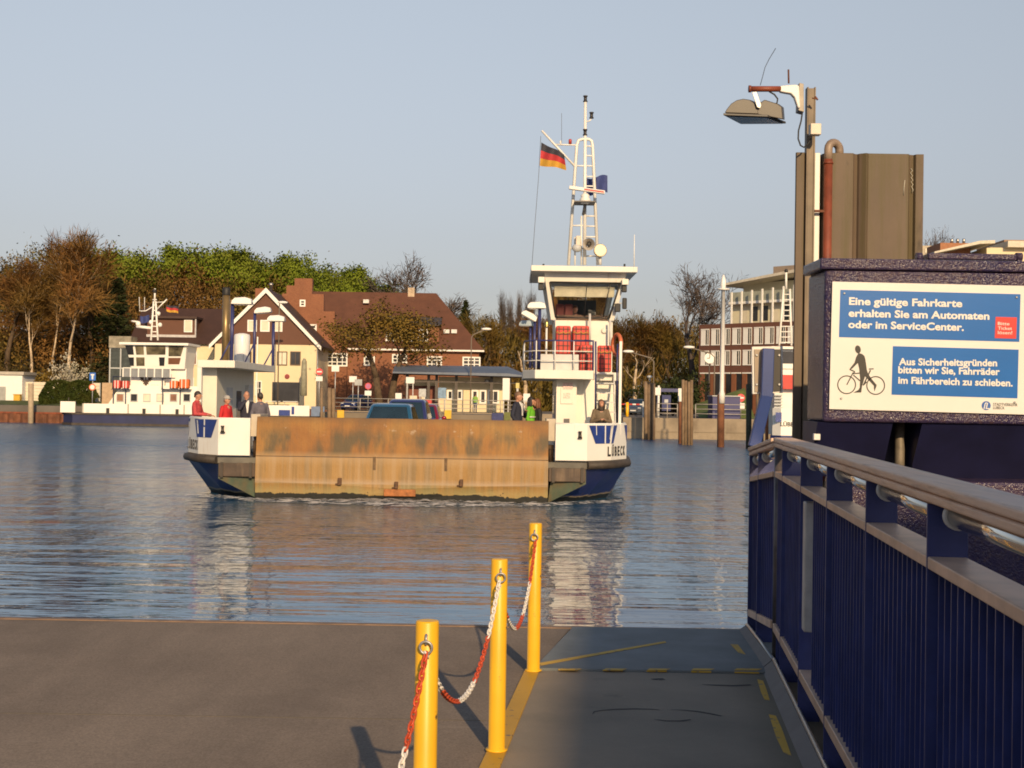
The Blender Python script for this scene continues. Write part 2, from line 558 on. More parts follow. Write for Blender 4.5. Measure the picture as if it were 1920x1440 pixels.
# ------------------------------------------------------------------ railing along the walkway
rail = thing('railing', (fence_x(5), 5, PZ), 'long navy blue railing with vertical bars and worn wooden handrail beside walkway', 'railing')
def fp(y, off=0.0, z=0.0):
    """point beside the railing line: off metres behind it (away from the walkway)"""
    if y <= 8.53:
        return V((fence_x(y) + off * 0.995, y - off * 0.103, z))
    x = fence_x(8.53) + (y - 8.53) * 0.047
    return V((x + off, y - off * 0.03, z))
ZT, ZM, ZL, ZK = 2.645, 2.43, 1.47, PZ + 0.06
def drop(y):
    return 0.0 if y < 8.53 else (y - 8.53) * 0.09
WOOD = None
def wood():
    m, ns, ls, b = nt('weathered_wood')
    co = coords(ns)
    g = noise(ns, ls, co, 5, 6, 0.65, (9, 0.6, 14))
    g2 = noise(ns, ls, co, 3, 4, 0.6, (1, 0.4, 1))
    c = ramp(ns, ls, g, [(0.28, (0.34, 0.19, 0.10)), (0.5, (0.70, 0.43, 0.255)), (0.72, (0.80, 0.54, 0.35))])
    c = mix(ns, ls, ramp(ns, ls, g2, [(0.4, 0.1), (0.7, 0.75)]), c, (0.62, 0.47, 0.39))
    ls.new(c, b.inputs['Base Color'])
    b.inputs['Roughness'].default_value = 0.5
    bump(ns, ls, g, 0.5, 0.002, b)
    return m
WOOD = wood()
def along(m, ya, yb_, o0, o1, z0, z1, n=1):
    for i in range(n):
        a = ya + (yb_ - ya) * i / n; b_ = ya + (yb_ - ya) * (i + 1) / n
        vs = []
        for y in (a, b_):
            dz = drop(y)
            vs += [fp(y, o0, z0 - dz), fp(y, o1, z0 - dz), fp(y, o1, z1 - dz), fp(y, o0, z1 - dz)]
        m.add(vs, [(0, 1, 2, 3), (7, 6, 5, 4), (0, 4, 5, 1), (1, 5, 6, 2), (2, 6, 7, 3), (3, 7, 4, 0)])
def handrail(ya, yb_, name):
    m = MB()
    along(m, ya, yb_, -0.012, 0.118, ZT - 0.03, ZT)
    along(m, ya, yb_, -0.004, 0.11, ZT - 0.062, ZT - 0.0322)
    return m.build(name, WOOD, rail, bevel=0.009, seg=3)
handrail(-1.5, 8.47, 'handrail')
handrail(8.60, 9.74, 'handrail')
m = MB(); along(m, -1.5, 8.46, 0.0, 0.11, ZM - 0.035, ZM); along(m, 8.6, 9.7, 0.0, 0.11, ZM - 0.035, ZM)
m.build('middle_rail', mat('rail_steel', (0.56, 0.37, 0.255), 0.42, 0.1, var=0.25, scale=6), rail, bevel=0.004)
m = MB(); along(m, -1.5, 7.0, 0.0, 0.07, ZL - 0.05, ZL); along(m, 7.02, 8.46, 0.0, 0.07, ZL - 0.05, ZL); along(m, 8.6, 9.7, 0.0, 0.07, ZL - 0.05, ZL)
m.build('lower_rail', MATS['rail_steel'], rail, bevel=0.004)
# kerb plate sloping up to the rail foot
m = MB()
for ya, yb_ in ((-1.5, 8.35), (8.37, 9.72)):
    vs = []
    for y in (ya, yb_):
        dz = 0.01 if y > 8.4 else 0
        vs += [fp(y, -0.075, PZ + 0.004), fp(y, -0.012, ZK - dz), fp(y, 0.012, ZK - dz), fp(y, 0.012, PZ - 0.1)]
    m.add(vs, [(0, 1, 2, 3), (7, 6, 5, 4), (0, 4, 5, 1), (1, 5, 6, 2), (2, 6, 7, 3), (3, 7, 4, 0)])
m.build('kerb_plate', mat('kerb_steel', (0.07, 0.066, 0.07), 0.6, 0.1, var=0.3, scale=5, bmp=0.001), rail)
m = MB()
m.path([fp(y, 0.0, ZK + 0.008) for y in (-1.5, 2, 5, 8.35)], 0.012, 8)
m.path([fp(y, 0.0, ZK + 0.006 - 0.01) for y in (8.4, 9.0, 9.72)], 0.012, 8)
m.build('kerb_edge_bar', STEEL, rail)
posts = [0.6, 1.68, 2.75, 3.82, 4.9, 5.98, 7.01, 7.99, 9.24, 9.70]
for y in posts:
    m = MB()
    dz = drop(y)
    d = (fp(y + 0.01) - fp(y)).normalized(); s_ = V((d.y, -d.x, 0))
    m.obox(fp(y, 0.055, (ZT - 0.064 - dz + PZ) / 2), s_, d, (0, 0, 1), 0.057, 0.006, (ZT - 0.064 - dz - PZ) / 2)
    m.build('post', NAVYF, rail, bevel=0.002)
m = MB()
d = (fp(8.54) - fp(8.53)).normalized()
m.tube(fp(8.53, 0.03, PZ - 0.02), fp(8.53, 0.03, ZT - 0.005), 0.027, n=14)
m.build('corner_post', mat('corner_post_paint', (0.10, 0.085, 0.085), 0.4, 0.3, var=0.5, scale=9), rail)
# vertical bars, bay by bay
def bars(ya, yb_, zb, zt):
    m = MB()
    n = max(1, int(round((yb_ - ya) / 0.078)))
    for i in range(1, n):
        y = ya + (yb_ - ya) * i / n
        d = (fp(y + 0.01) - fp(y)).normalized(); s_ = V((d.y, -d.x, 0))
        dz = drop(y)
        m.obox(fp(y, 0.047, (zb + zt) / 2 - dz), s_, d, (0, 0, 1), 0.03, 0.004, (zt - zb) / 2)
    return m.build('bar_panel', NAVYF, rail)
bay = [-0.5] + posts[:8]
for a, b_ in zip(bay[:-1], bay[1:]):
    if abs(a - 5.98) < 0.01:
        bars(a, 6.68, ZL - 0.0, ZM - 0.036)
        continue
    bars(a, b_, ZL, ZM - 0.036)
bars(8.02, 8.5, ZL - 0.25, ZM - 0.036)
bars(8.58, 9.24, ZL, ZM - 0.036); bars(9.24, 9.70, ZL, ZM - 0.036)
# grey lock case in the narrow gap
m = MB()
d = (fp(7.0) - fp(6.9)).normalized(); s_ = V((d.y, -d.x, 0))
m.obox(fp(6.84, 0.03, 2.03), s_, d, (0, 0, 1), 0.03, 0.05, 0.33)
m.build('lock_case', GALV, rail, bevel=0.006)
# tube lamps under the handrail
for y, nx in zip([1.68, 2.75, 3.82, 4.9, 5.98, 7.01, 8.6, 9.27], [2.75, 3.82, 4.9, 5.98, 7.01, 7.99, 9.24, 9.70]):
    a, b_ = fp(y + 0.05, 0.055, 2.557 - drop(y)), fp(nx - 0.13, 0.055, 2.557 - drop(nx))
    if nx - y < 0.7: b_ = fp(nx - 0.05, 0.055, 2.557 - drop(nx))
    t = MB().tube(a, b_, 0.033, n=20).build('tube_lamp', CHROME, rail)
    d = (b_ - a).normalized()
    c = MB()
    for p in (a, b_):
        c.tube(p - d * 0.016, p + d * 0.016, 0.04, n=20)
    c.build('collar', GREYP, t, bevel=0.003)
# concrete upstand behind the railing, sunlight put into its warm colour
m = MB(); along(m, -1.5, 8.3, 0.125, 0.4, 0.2, 1.43, 1)
tag(m.build('concrete_wall', mat('sunlit_tint_concrete', (0.58, 0.38, 0.28), 0.8, var=0.2, scale=2.5, bmp=0.004)), 'low concrete wall tinted as if sunlit, standing behind the foot of the blue railing', 'wall')
# board on a bent post at the railing end
bd = thing('notice_board', pt(1408, 838, 9.72), 'small white framed notice board seen from behind on a bent blue post', 'sign')
m = MB()
def bp(x, y, Y=9.72): return pt(x, y, Y)
m.ppoly([bp(1410, 650), bp(1468, 649), bp(1468, 737), bp(1411, 739)], (0, 1, 0), 0.03)
m.build('frame', WHITE, bd, bevel=0.004)
m = MB()
m.ppoly([bp(1414, 655, 9.715), bp(1432, 655, 9.715), bp(1432, 734, 9.715), bp(1415, 735, 9.715)], (0, -1, 0), 0.006)
m.build('back_panel', mat('board_back', (0.33, 0.26, 0.19), 0.6, var=0.15), bd)
m = MB()
m.ppoly([bp(1446, 655, 9.715), bp(1464, 655, 9.715), bp(1464, 733, 9.715), bp(1446, 734, 9.715)], (0, -1, 0), 0.006)
m.build('back_panel', mat('board_back_dark', (0.04, 0.037, 0.036), 0.6, var=0.15), bd)
for x, y in ((1419, 666), (1461, 666), (1419, 721), (1461, 721)):
    p = bp(x, y, 9.706); MB().lathe([(0.010, 0), (0.010, 0.004), (0.006, 0.006)], p, 10, (0, -1, 0)).build('screw', GALV, bd)
m = MB()
w_ = 0.042
for (x0, y0, x1, y1) in ((1440, 655, 1437, 742), (1437, 742, 1414, 836)):
    a, b_ = bp(x0, y0, 9.665), bp(x1, y1, 9.665 if y1 < 800 else 9.70)
    dd = (b_ - a).normalized(); s_ = dd.cross(V((0, 1, 0))).normalized()
    m.obox((a + b_) / 2, s_, V((0, 1, 0)), dd, w_, 0.03, (b_ - a).length / 2 + 0.006)
m.build('post', mat('post_blue', (0.022, 0.05, 0.20), 0.35, var=0.2), bd, bevel=0.005)

# ------------------------------------------------------------------ blue steel housing with the ticket sign
def sparkle():
    m, ns, ls, b = nt('thick_blue_gloss_paint')
    co = coords(ns)
    n = noise(ns, ls, co, 62, 2, 0.6)
    n2 = noise(ns, ls, co, 2.5, 4, 0.6)
    n3 = noise(ns, ls, co, 30, 4, 0.7)
    c = ramp(ns, ls, n2, [(0.3, (0.022, 0.018, 0.065)), (0.7, (0.06, 0.042, 0.075))])  # mauve and brown of the reflected sky put into the blue
    ls.new(mix(ns, ls, ramp(ns, ls, n3, [(0.5, 0.0), (0.65, 0.5)]), c, (0.10, 0.06, 0.05)), b.inputs['Base Color'])
    b.inputs['Roughness'].default_value = 0.2
    b.inputs['Specular IOR Level'].default_value = 0.30
    bump(ns, ls, n, 1.0, 0.009, b)
    return m
SPARK = sparkle()
SY = 9.0
hx0 = pt(1545, 640, SY).x
hs = thing('pontoon_housing', (hx0 + 1, SY, 1.2), 'big navy blue steel housing with bumpy gloss paint carrying the ticket sign', 'steel housing')
zt0, zt1 = zx(1700, 508, SY)[1], zx(1700, 487, SY)[1]
zb0 = zx(1700, 793, SY)[1]
m = MB()
m.prism([(hx0, SY), (hx0 + 0.05, SY - 0.012), (4.6, SY - 0.012), (4.6, SY + 0.5), (hx0, SY + 0.5)], 'z', zb0, zt0)
m.build('wall', SPARK, hs, bevel=0.02, seg=3)
MB().bx(hx0 - 0.04, 4.6, SY - 0.035, SY + 0.5, zt0 + 0.001, zt1).build('rim', SPARK, hs, bevel=0.012)
m = MB()     # dark recess below the wall, shade put into its navy, with a slot
z1 = 2.36
xs0, xs1 = pt(1660, 820, SY + 0.2).x, pt(1714, 820, SY + 0.2).x
for xa, xb in ((hx0 - 0.03, xs0), (xs1, 4.6)):
    m.add([(xa, SY + 0.02, zb0 - 0.002), (xb, SY + 0.02, zb0 - 0.002), (xb, SY + 0.30, z1), (xa, SY + 0.30, z1), (xa, SY + 0.48, zb0 - 0.002), (xb, SY + 0.48, zb0 - 0.002), (xb, SY + 0.48, z1), (xa, SY + 0.48, z1)],
          [(0, 1, 2, 3), (4, 7, 6, 5), (0, 3, 7, 4), (1, 5, 6, 2), (0, 4, 5, 1), (3, 2, 6, 7)])
m.build('underside', mat('shade_navy', (0.011, 0.012, 0.048), 0.5, var=0.3, scale=3), hs)
MB().bx(xs0 - 0.2, xs1 + 0.2, SY + 0.485, SY + 0.52, 1.9, zb0 + 0.05).build('slot_shade_plate', MATS['shade_navy'], hs)  # added plate, its dark colour stands for the shade inside the slot
p = pt(1687, 820, SY + 0.3)
MB().tube((p.x, SY + 0.3, 2.2), (p.x, SY + 0.3, zb0 + 0.1), 0.035, n=12).build('slot_bar', mat('dirty_steel', (0.2, 0.17, 0.13), 0.6, 0.3, var=0.4, scale=12), hs)
MB().bx(hx0 + 0.12, 4.6, SY - 0.14, SY + 0.45, 1.0, z1).build('lower_body', SPARK, hs, bevel=0.02)
MB().obox((pt(1531, 819, SY + .1)), (1, 0, 0), (0, 1, 0), (0, 0, 1), 0.022, 0.02, 0.022).build('bracket', WHITE, hs, bevel=0.004)
# hinged bar lying on top
m = MB()
a, b_ = pt(1735, 482, SY + 0.25), pt(1900, 484, SY + 0.25)
m.bx(a.x, b_.x, SY + 0.18, SY + 0.30, a.z - 0.022, a.z + 0.022)
m.build('top_bar', SPARK, hs, bevel=0.01)
m = MB()
for x in (1723, 1910):
    p = pt(x, 482, SY + 0.22); m.tube(p + V((-0.02, 0, 0)), p + V((0.02, 0, 0)), 0.03, n=14); m.bx(p.x - 0.015, p.x + 0.015, SY + 0.2, SY + 0.26, zt1 - 0.01, p.z)
m.build('hinge', SPARK, hs)

# the sign
sy = SY - 0.030
def sp(x, y, off=0.0):
    return pt(1540 + x / 5.0526, 510 + y / 5.0526, sy - off)
sg = thing('ticket_sign', sp(1000, 1320), 'white sign with blue panels and a pictogram of a person pushing a bicycle', 'sign')
n_ = (0, 1, 0)
m = MB().ppoly([sp(105, 90), sp(1955, 132), sp(1930, 1352), sp(74, 1299)], n_, 0.006); m.build('plate', SIGNW, sg, bevel=0.002)
MB().ppoly([sp(*p, 0.0018) for p in ((180, 168), (1888, 210), (1876, 662), (167, 617))], n_, 0.0012).build('blue_panel', BLUESIGN, sg)
MB().ppoly([sp(*p, 0.0018) for p in ((678, 702), (1870, 735), (1858, 1197), (665, 1162))], n_, 0.0012).build('blue_panel', BLUESIGN, sg)
MB().ppoly([sp(*p, 0.0034) for p in ((1652, 425), (1853, 430), (1846, 632), (1643, 626))], n_, 0.0012).build('red_panel', REDSIGN, sg)
def sline(body, x0, y0, x1, y1, cap, mt, bold, off=0.0036, nm='lettering'):
    a, b_ = sp(x0, y0, off), sp(x1, y1, off)
    u = b_ - a
    v = V((0, -1, 0)).cross(u).normalized()
    v = v if v.z > 0 else -v
    capm = cap / 5.0526 * sy / F
    return text(body, capm / 0.70, mt, sg, nm, a, u, v, bold=capm * (bold * 1.25 if cap > 40 else bold * 0.3), ext=0.0004, width=u.length)
sline('Eine gültige Fahrkarte', 262, 308, 1335, 331, 68, SIGNW, 0.035)
sline('erhalten Sie am Automaten', 258, 421, 1592, 450, 68, SIGNW, 0.035)
sline('oder im ServiceCenter.', 255, 528, 1350, 556, 68, SIGNW, 0.035)
sline('Aus Sicherheitsgründen', 735, 880, 1665, 892, 64, SIGNW, 0.035)
sline('bitten wir Sie, Fahrräder', 728, 957, 1690, 975, 64, SIGNW, 0.035)
sline('im Fährbereich zu schieben.', 728, 1055, 1812, 1083, 64, SIGNW, 0.035)
for t_, y0, x1 in (('Bitte', 502, 1782), ('Ticket', 546, 1806), ('lösen!', 588, 1808)):
    sline(t_, 1672, y0, x1, y0 + 3, 30, SIGNW, 0.035, 0.0052)
sline('STADTVERKEHR', 1628, 1266, 1858, 1272, 27, GREYP if False else INK, 0.0, 0.0022)
sline('LÜBECK', 1628, 1298, 1736, 1301, 27, INK, 0.0, 0.0022)
m = MB()
body = [(352, 768), (385, 775), (408, 795), (418, 830), (424, 870), (432, 930), (444, 966), (482, 1020), (524, 1070), (522, 1084), (503, 1132), (498, 1100), (498, 1078), (440, 1015), (414, 988), (402, 1030), (386, 1085), (378, 1141), (303, 1143), (350, 1118), (364, 1095), (368, 1010), (358, 910), (346, 862), (332, 876), (292, 916), (268, 926), (274, 910), (314, 860), (330, 806), (345, 780)]
m.ppoly([sp(*p, 0.0018) for p in body], n_, 0.0012)
m.ppoly([sp(347 + 27 * math.cos(a) + 4 * math.sin(a), 733 + 38 * math.sin(a), 0.0022) for a in [2 * math.pi * i / 20 for i in range(20)]], n_, 0.0012)
m.build('person_pictogram', INK, sg)
m = MB()
def ring(cx, cy, r, wd, n=40):
    for i in range(n):
        a, b_ = 2 * math.pi * i / n, 2 * math.pi * (i + 1) / n
        m.ppoly([sp(cx + (r + s_ * wd) * math.cos(t), cy + (r + s_ * wd) * math.sin(t), 0.0018) for t, s_ in ((a, 1), (b_, 1), (b_, -1), (a, -1))], n_, 0.001)
ring(240, 1068, 84, 5); ring(515, 1075, 84, 5)
def bar(x0, y0, x1, y1, wd):
    L_ = math.hypot(x1 - x0, y1 - y0); nx, ny = -(y1 - y0) / L_ * wd, (x1 - x0) / L_ * wd
    m.ppoly([sp(x0 + nx, y0 + ny, 0.0026), sp(x1 + nx, y1 + ny, 0.0026), sp(x1 - nx, y1 - ny, 0.0026), sp(x0 - nx, y0 - ny, 0.0026)], n_, 0.001)
for q in ((300, 955, 242, 1068, 5), (300, 962, 372, 957, 5), (303, 975, 366, 1030, 5), (398, 1074, 466, 930, 6), (450, 919, 496, 917, 5), (268, 922, 318, 944, 5), (318, 944, 300, 962, 5), (398, 1072, 428, 1040, 6)):
    bar(*q)
m.build('bicycle_pictogram', INK, sg)
m = MB()
m.ppoly([sp(1562 + 43 * math.cos(2 * math.pi * i / 28), 1266 + 43 * math.sin(2 * math.pi * i / 28), 0.0018) for i in range(28)], n_, 0.0012)
lg = m.build('logo', mat('logo_blue', (0.02, 0.10, 0.36), 0.4), sg)
m = MB()
for poly in ([(1536, 1298), (1546, 1298), (1556, 1250), (1566, 1244), (1568, 1234), (1552, 1240), (1546, 1256)], [(1556, 1298), (1592, 1298), (1594, 1290), (1568, 1288), (1580, 1240), (1570, 1240)]):
    m.ppoly([sp(*p, 0.0028) for p in poly], n_, 0.0008)
m.build('logo_letters', SIGNW, lg)
for x, y in ((218, 202), (1850, 240), (188, 1197), (1832, 1235)):
    MB().lathe([(0.0075, 0), (0.0075, 0.003), (0.004, 0.005)], sp(x, y, 0.0034), 10, (0, -1, 0)).build('screw', GALV, sg)

# ------------------------------------------------------------------ sheet pile dolphin with pipe and floodlight
DY = 11.5
def dx(px): return (px - 962) * DY / F
def pile_mat():
    m, ns, ls, b = nt('sheet_pile_steel')
    co = coords(ns)
    n1 = noise(ns, ls, co, 1.0, 6, 0.7, (9, 9, 0.5))
    n2 = noise(ns, ls, co, 1.4, 5, 0.6)
    n3 = noise(ns, ls, co, 1.0, 4, 0.6, (4, 4, 1.6))
    c = ramp(ns, ls, n2, [(0.3, (0.092, 0.064, 0.042)), (0.7, (0.135, 0.093, 0.060))])
    c = mix(ns, ls, ramp(ns, ls, n1, [(0.46, 0.0), (0.60, 0.8)]), c, (0.085, 0.065, 0.025))
    c = mix(ns, ls, ramp(ns, ls, n3, [(0.60, 0.0), (0.67, 0.85)]), c, (0.05, 0.035, 0.022))
    ls.new(c, b.inputs['Base Color'])
    b.inputs['Roughness'].default_value = 0.65
    bump(ns, ls, n2, 0.4, 0.01, b)
    return m
PILE = pile_mat()
dp = thing('sheet_pile_dolphin', (dx(1600), DY, 0), 'tall brown sheet pile mooring dolphin with stained ribs beside the ticket sign', 'mooring pile')
dzt = zx(1600, 287, DY)[1]
prof = [(1489, 0.02), (1490, 0.0), (1505, 0.0), (1507, 0.03), (1523, 0.03), (1526, 0.12), (1538, 0.20), (1541, 0.06), (1545, 0.0), (1597, 0.0), (1600, 0.03), (1606, 0.045), (1609, 0.02), (1621, -0.02), (1625, 0.0), (1701, 0.0), (1704, 0.03), (1712, 0.045), (1715, 0.01), (1729, 0.0), (1731, 0.06)]
poly = [(dx(px), DY + d_) for px, d_ in prof] + [(dx(1735), DY + 0.75), (dx(1489) * 1.075, DY + 0.75)]
MB().prism(poly, 'z', -2, dzt).build('shell', PILE, dp, bevel=0.004)
MB().bx(dx(1526), dx(1536), DY + 0.03, DY + 0.06, 2.2, dzt + 0.003).build('white_conduit', WHITE, dp, bevel=0.005)
m = MB(); x = dx(1549); r_ = 0.038
m.path([(x, DY - 0.01, 2.2), (x, DY - 0.01, dzt - 0.06)], r_, 16)
m.path([(x, DY - 0.01, dzt - 0.1), (x, DY - 0.01, dzt - 0.085)], r_ + 0.006, 16)
dpipe = m.build('rust_pipe', RUSTPIPE, dp)
m = MB()
m.path([(x, DY - 0.01, dzt - 0.084)] + [(x + 0.0 + 0.055 * (1 - math.cos(a)), DY - 0.01 + 0.03 * (1 - math.cos(a)), dzt + 0.03 + 0.06 * math.sin(a)) for a in [math.pi * i / 8 for i in range(9)]] + [(x + 0.11, DY + 0.05, dzt - 0.02)], r_ - 0.002, 14)
m.build('pipe_bend', mat('old_white_pipe', (0.27, 0.20, 0.15), 0.5, var=0.4, scale=6), dpipe)
MB().bx(dx(1524), dx(1546), DY - 0.03, DY - 0.012, dzt - 0.52, dzt - 0.50).build('pipe_clamp', RUST, dpipe)
m = MB()
sq = [(1708, 316), (1711, 320), (1707, 324), (1711, 330), (1708, 333), (1712, 338), (1708, 341), (1712, 346), (1709, 350), (1712, 356), (1710, 361)]
m.path([pt(x_, y_, DY - 0.004 + 0.03) for x_, y_ in sq], 0.004, 4)
m.path([pt(1696.5, 338, DY - 0.003), pt(1695, 352, DY - 0.003), pt(1694.5, 366, DY - 0.003)], 0.004, 4)
m.build('paint_scribble', mat('old_white_scribble', (0.45, 0.42, 0.34), 0.8), dp)
# floodlight
LY = 11.35
def lp(x_, y_, Y=LY): return pt(1320 + x_ * 0.30556, 80 + y_ * 0.30556, Y)
fl = thing('floodlight', (dx(1515), DY + 0.05, dzt), 'grey floodlight on rusty arm and brown steel post atop the dolphin', 'floodlight')
BROWN = mat('brown_post_paint', (0.17, 0.125, 0.08), 0.55, var=0.3, scale=5, streak=((0.08, 0.05, 0.03), 0.3, (12, 12, 1)))
m = MB()
p0, p1 = lp(612, 680), lp(668, 252)
xm0, xm1 = dx(1507), dx(1523)
py_ = DY - 0.035; m.bx(xm0, xm0 + 0.012, py_, DY + 0.05, 1.5, p1.z); m.bx(xm1 - 0.012, xm1, py_, DY + 0.05, 1.5, p1.z); m.bx(xm0 + 0.0125, xm1 - 0.0125, py_ + 0.005, py_ + 0.02, 1.5, p1.z - 0.01)
m.build('post', BROWN, fl, bevel=0.002)
MB().ppoly([lp(586, 246), lp(612, 252), lp(614, 425), lp(580, 415)], (0, 1, 0), 0.12).build('mounting_plate', mat('plate_paint', (0.34, 0.29, 0.23), 0.5, var=0.3, scale=9), fl, bevel=0.003)
m = MB()
m.ppoly([lp(468, 264, LY - .02), lp(560, 256, LY - .02), lp(585, 262, LY - .02), lp(592, 400, LY - .02), lp(578, 402, LY - .02), lp(556, 335, LY - .02), lp(535, 312, LY - .02), lp(500, 306, LY - .02), lp(468, 300, LY - .02)], (0, 1, 0), 0.06)
m.build('bracket', WHITE, fl, bevel=0.012, seg=3)
m = MB()
m.path([lp(470, 284), lp(290, 284)], 0.024, 14)
m.lathe([(0.03, 0), (0.03, 0.02)], lp(288, 284), 14, (-1, 0, 0))
m.build('arm', RUSTPIPE, fl)
m = MB()
m.path([lp(520, 250), lp(518, 165)], 0.008, 6)
m.build('spike', RUST, fl)
m = MB()
m.path([lp(345, 262), lp(358, 215), lp(375, 150), lp(400, 100), lp(440, 34)], 0.0028, 5)
m.build('wire_whip', BLACK, fl)
HG = mat('lamp_housing', (0.05, 0.04, 0.031), 0.45, var=0.2, scale=5)
m = MB()
dome = [(125, 430), (140, 405), (165, 374), (200, 352), (240, 344), (280, 350), (312, 372), (330, 392), (334, 438)]
A = [lp(*q, LY - 0.10) for q in dome]
B = [lp(q[0] + 60, q[1] + 22, LY + 0.16) for q in dome]
m.add(A + B, [tuple(range(9)), tuple(range(9, 18))[::-1]] + [(i, i + 9, (i + 1) % 9 + 9, (i + 1) % 9) for i in range(9)])
box = [(318, 385), (372, 350), (450, 374), (478, 394), (484, 470), (330, 440)]
A = [lp(*q, LY - 0.10) for q in box]; B = [lp(q[0] + 12, q[1] + 4, LY + 0.16) for q in box]
m.add(A + B, [tuple(range(6)), tuple(range(6, 12))[::-1]] + [(i, i + 6, (i + 1) % 6 + 6, (i + 1) % 6) for i in range(6)])
hd = m.build('housing', HG, fl, bevel=0.006)
m = MB()
q = [lp(118, 432, LY - 0.13), lp(392, 442, LY - 0.13), lp(503, 484, LY + 0.17), lp(222, 486, LY + 0.17)]
m.ppoly(q, (0, 0, -1), 0.018)
m.build('lens_frame', mat('lens_frame_paint', (0.06, 0.055, 0.05), 0.5), hd, bevel=0.003)
q = [lp(136, 438, LY - 0.11), lp(384, 446, LY - 0.11), lp(482, 483, LY + 0.15), lp(228, 484.5, LY + 0.15)]
MB().ppoly([v_ + V((0, 0, -0.0195)) for v_ in q], (0, 0, -1), 0.002).build('lens', mat('lens_glass', (0.05, 0.10, 0.16), 0.1, spec=0.8), hd)
m = MB()
m.ppoly([lp(296, 304, LY - .13), lp(322, 300, LY - .13), lp(352, 384, LY - .13), lp(345, 402, LY - .13), lp(326, 396, LY - .13)], (0, 1, 0), 0.008)
m.build('yoke', GALV, fl, bevel=0.002)
m = MB()
m.path([lp(400, 300), lp(432, 318), lp(452, 345), lp(448, 370), lp(428, 380)], 0.007, 6)
m.path([lp(604, 425), lp(596, 480), lp(580, 540), lp(578, 590), lp(592, 630), lp(612, 642), lp(640, 622), lp(655, 590)], 0.007, 6)
m.build('cable', BLACK, fl)
a, b_ = lp(640, 575), lp(706, 508)
MB().bx(a.x, b_.x, LY - 0.09, LY - 0.002, a.z, b_.z).build('junction_box', mat('box_cream', (0.62, 0.55, 0.45), 0.5), fl, bevel=0.006)
m = MB(); m.path([lp(664, 340), lp(690, 345)], 0.006, 6); m.path([lp(682, 330), lp(698, 352)], 0.008, 6); m.build('wing_bolt', RUST, fl)

# ------------------------------------------------------------------ building behind the viewer that shades the walkway
hb = thing('ferry_terminal', (14, -25, PZ), 'brick ferry terminal building behind the walkway, out of the picture', 'building')
x0, y0 = 6.22, -15.2
fx = lambda y: x0 + 0.08 * (y - y0)
MB().prism([(fx(y0), y0), (34, y0), (34, -44), (fx(-44), -44)], 'z', 0.6, 12.0).build('wall', mat('terminal_wall', (0.3, 0.16, 0.1), 0.8), hb)
MB().prism([(fx(y0) + 0.2, y0 - 0.2), (33.8, y0 - 0.2), (33.8, -43.8), (fx(-44) + 0.2, -43.8)], 'z', 12.002, 12.2).build('roof', mat('terminal_roof', (0.1, 0.1, 0.1), 0.8), hb)
# ------------------------------------------------------------------ water
def water():
    m, ns, ls, b = nt('harbour_water')
    co = coords(ns, True)
    b.inputs['Base Color'].default_value = (0.017, 0.080, 0.165, 1)
    b.inputs['Roughness'].default_value = 0.015
    b.inputs['IOR'].default_value = 1.333
    rsx = ns.new('ShaderNodeSeparateXYZ'); ls.new(co, rsx.inputs[0])
    rr_ = ns.new('ShaderNodeMapRange')      # ripples too small to see one by one far out
    rr_.inputs['From Min'].default_value = 28; rr_.inputs['From Max'].default_value = 75
    rr_.inputs['To Min'].default_value = 0.015; rr_.inputs['To Max'].default_value = 0.28
    ls.new(rsx.outputs['Y'], rr_.inputs['Value']); ls.new(rr_.outputs[0], b.inputs['Roughness'])
    b.inputs['Specular IOR Level'].default_value = 0.85
    n1 = noise(ns, ls, co, 1.0, 3, 0.5, (0.20, 0.85, 1))        # long swell lines
    n2 = noise(ns, ls, co, 1.0, 4, 0.55, (0.5, 2.6, 1))        # ripples
    n3 = noise(ns, ls, co, 1.0, 3, 0.55, (1.8, 6.0, 1))        # chop
    n4 = noise(ns, ls, co, 1.0, 3, 0.6, (0.40, 1.05, 1))       # wavelets of a metre or so
    n5 = noise(ns, ls, co, 1.0, 3, 0.6, (1.0, 0.34, 1))        # short crests seen far out
    pa = noise(ns, ls, co, 1.0, 3, 0.5, (0.035, 0.05, 1))      # calm and ruffled patches
    sx = ns.new('ShaderNodeSeparateXYZ'); ls.new(co, sx.inputs[0])
    far = ns.new('ShaderNodeMapRange')
    far.inputs['From Min'].default_value = 20; far.inputs['From Max'].default_value = 56
    far.inputs['To Min'].default_value = 0.12; far.inputs['To Max'].default_value = 2.2
    ls.new(sx.outputs['Y'], far.inputs['Value'])
    ad = ns.new('ShaderNodeMath'); ad.operation = 'MULTIPLY'; ls.new(far.outputs[0], ad.inputs[0])
    ls.new(ramp(ns, ls, pa, [(0.35, 0.45), (0.65, 1.0)]), ad.inputs[1])
    def scaled(v, k):
        q = ns.new('ShaderNodeMath'); q.operation = 'MULTIPLY'; ls.new(v, q.inputs[0])
        if isinstance(k, float): q.inputs[1].default_value = k
        else: ls.new(k, q.inputs[1])
        return q.outputs[0]
    def plus(a, c):
        q = ns.new('ShaderNodeMath'); q.operation = 'ADD'; ls.new(a, q.inputs[0]); ls.new(c, q.inputs[1]); return q.outputs[0]
    h = plus(scaled(n1, 0.060), plus(scaled(n2, 0.0145), plus(scaled(scaled(n3, 0.032), ad.outputs[0]), plus(scaled(scaled(n4, 0.08), ad.outputs[0]), scaled(scaled(n5, 0.17), ad.outputs[0])))))
    bp_ = ns.new('ShaderNodeBump')
    bp_.inputs['Strength'].default_value = 1.0
    bp_.inputs['Distance'].default_value = 1.0
    ls.new(h, bp_.inputs['Height'])
    ls.new(bp_.outputs[0], b.inputs['Normal'])
    return m
wm = MB().add([(-400, 9.0, 0), (400, 9.0, 0), (400, 128, 0), (-400, 128, 0)], [(0, 1, 2, 3)])
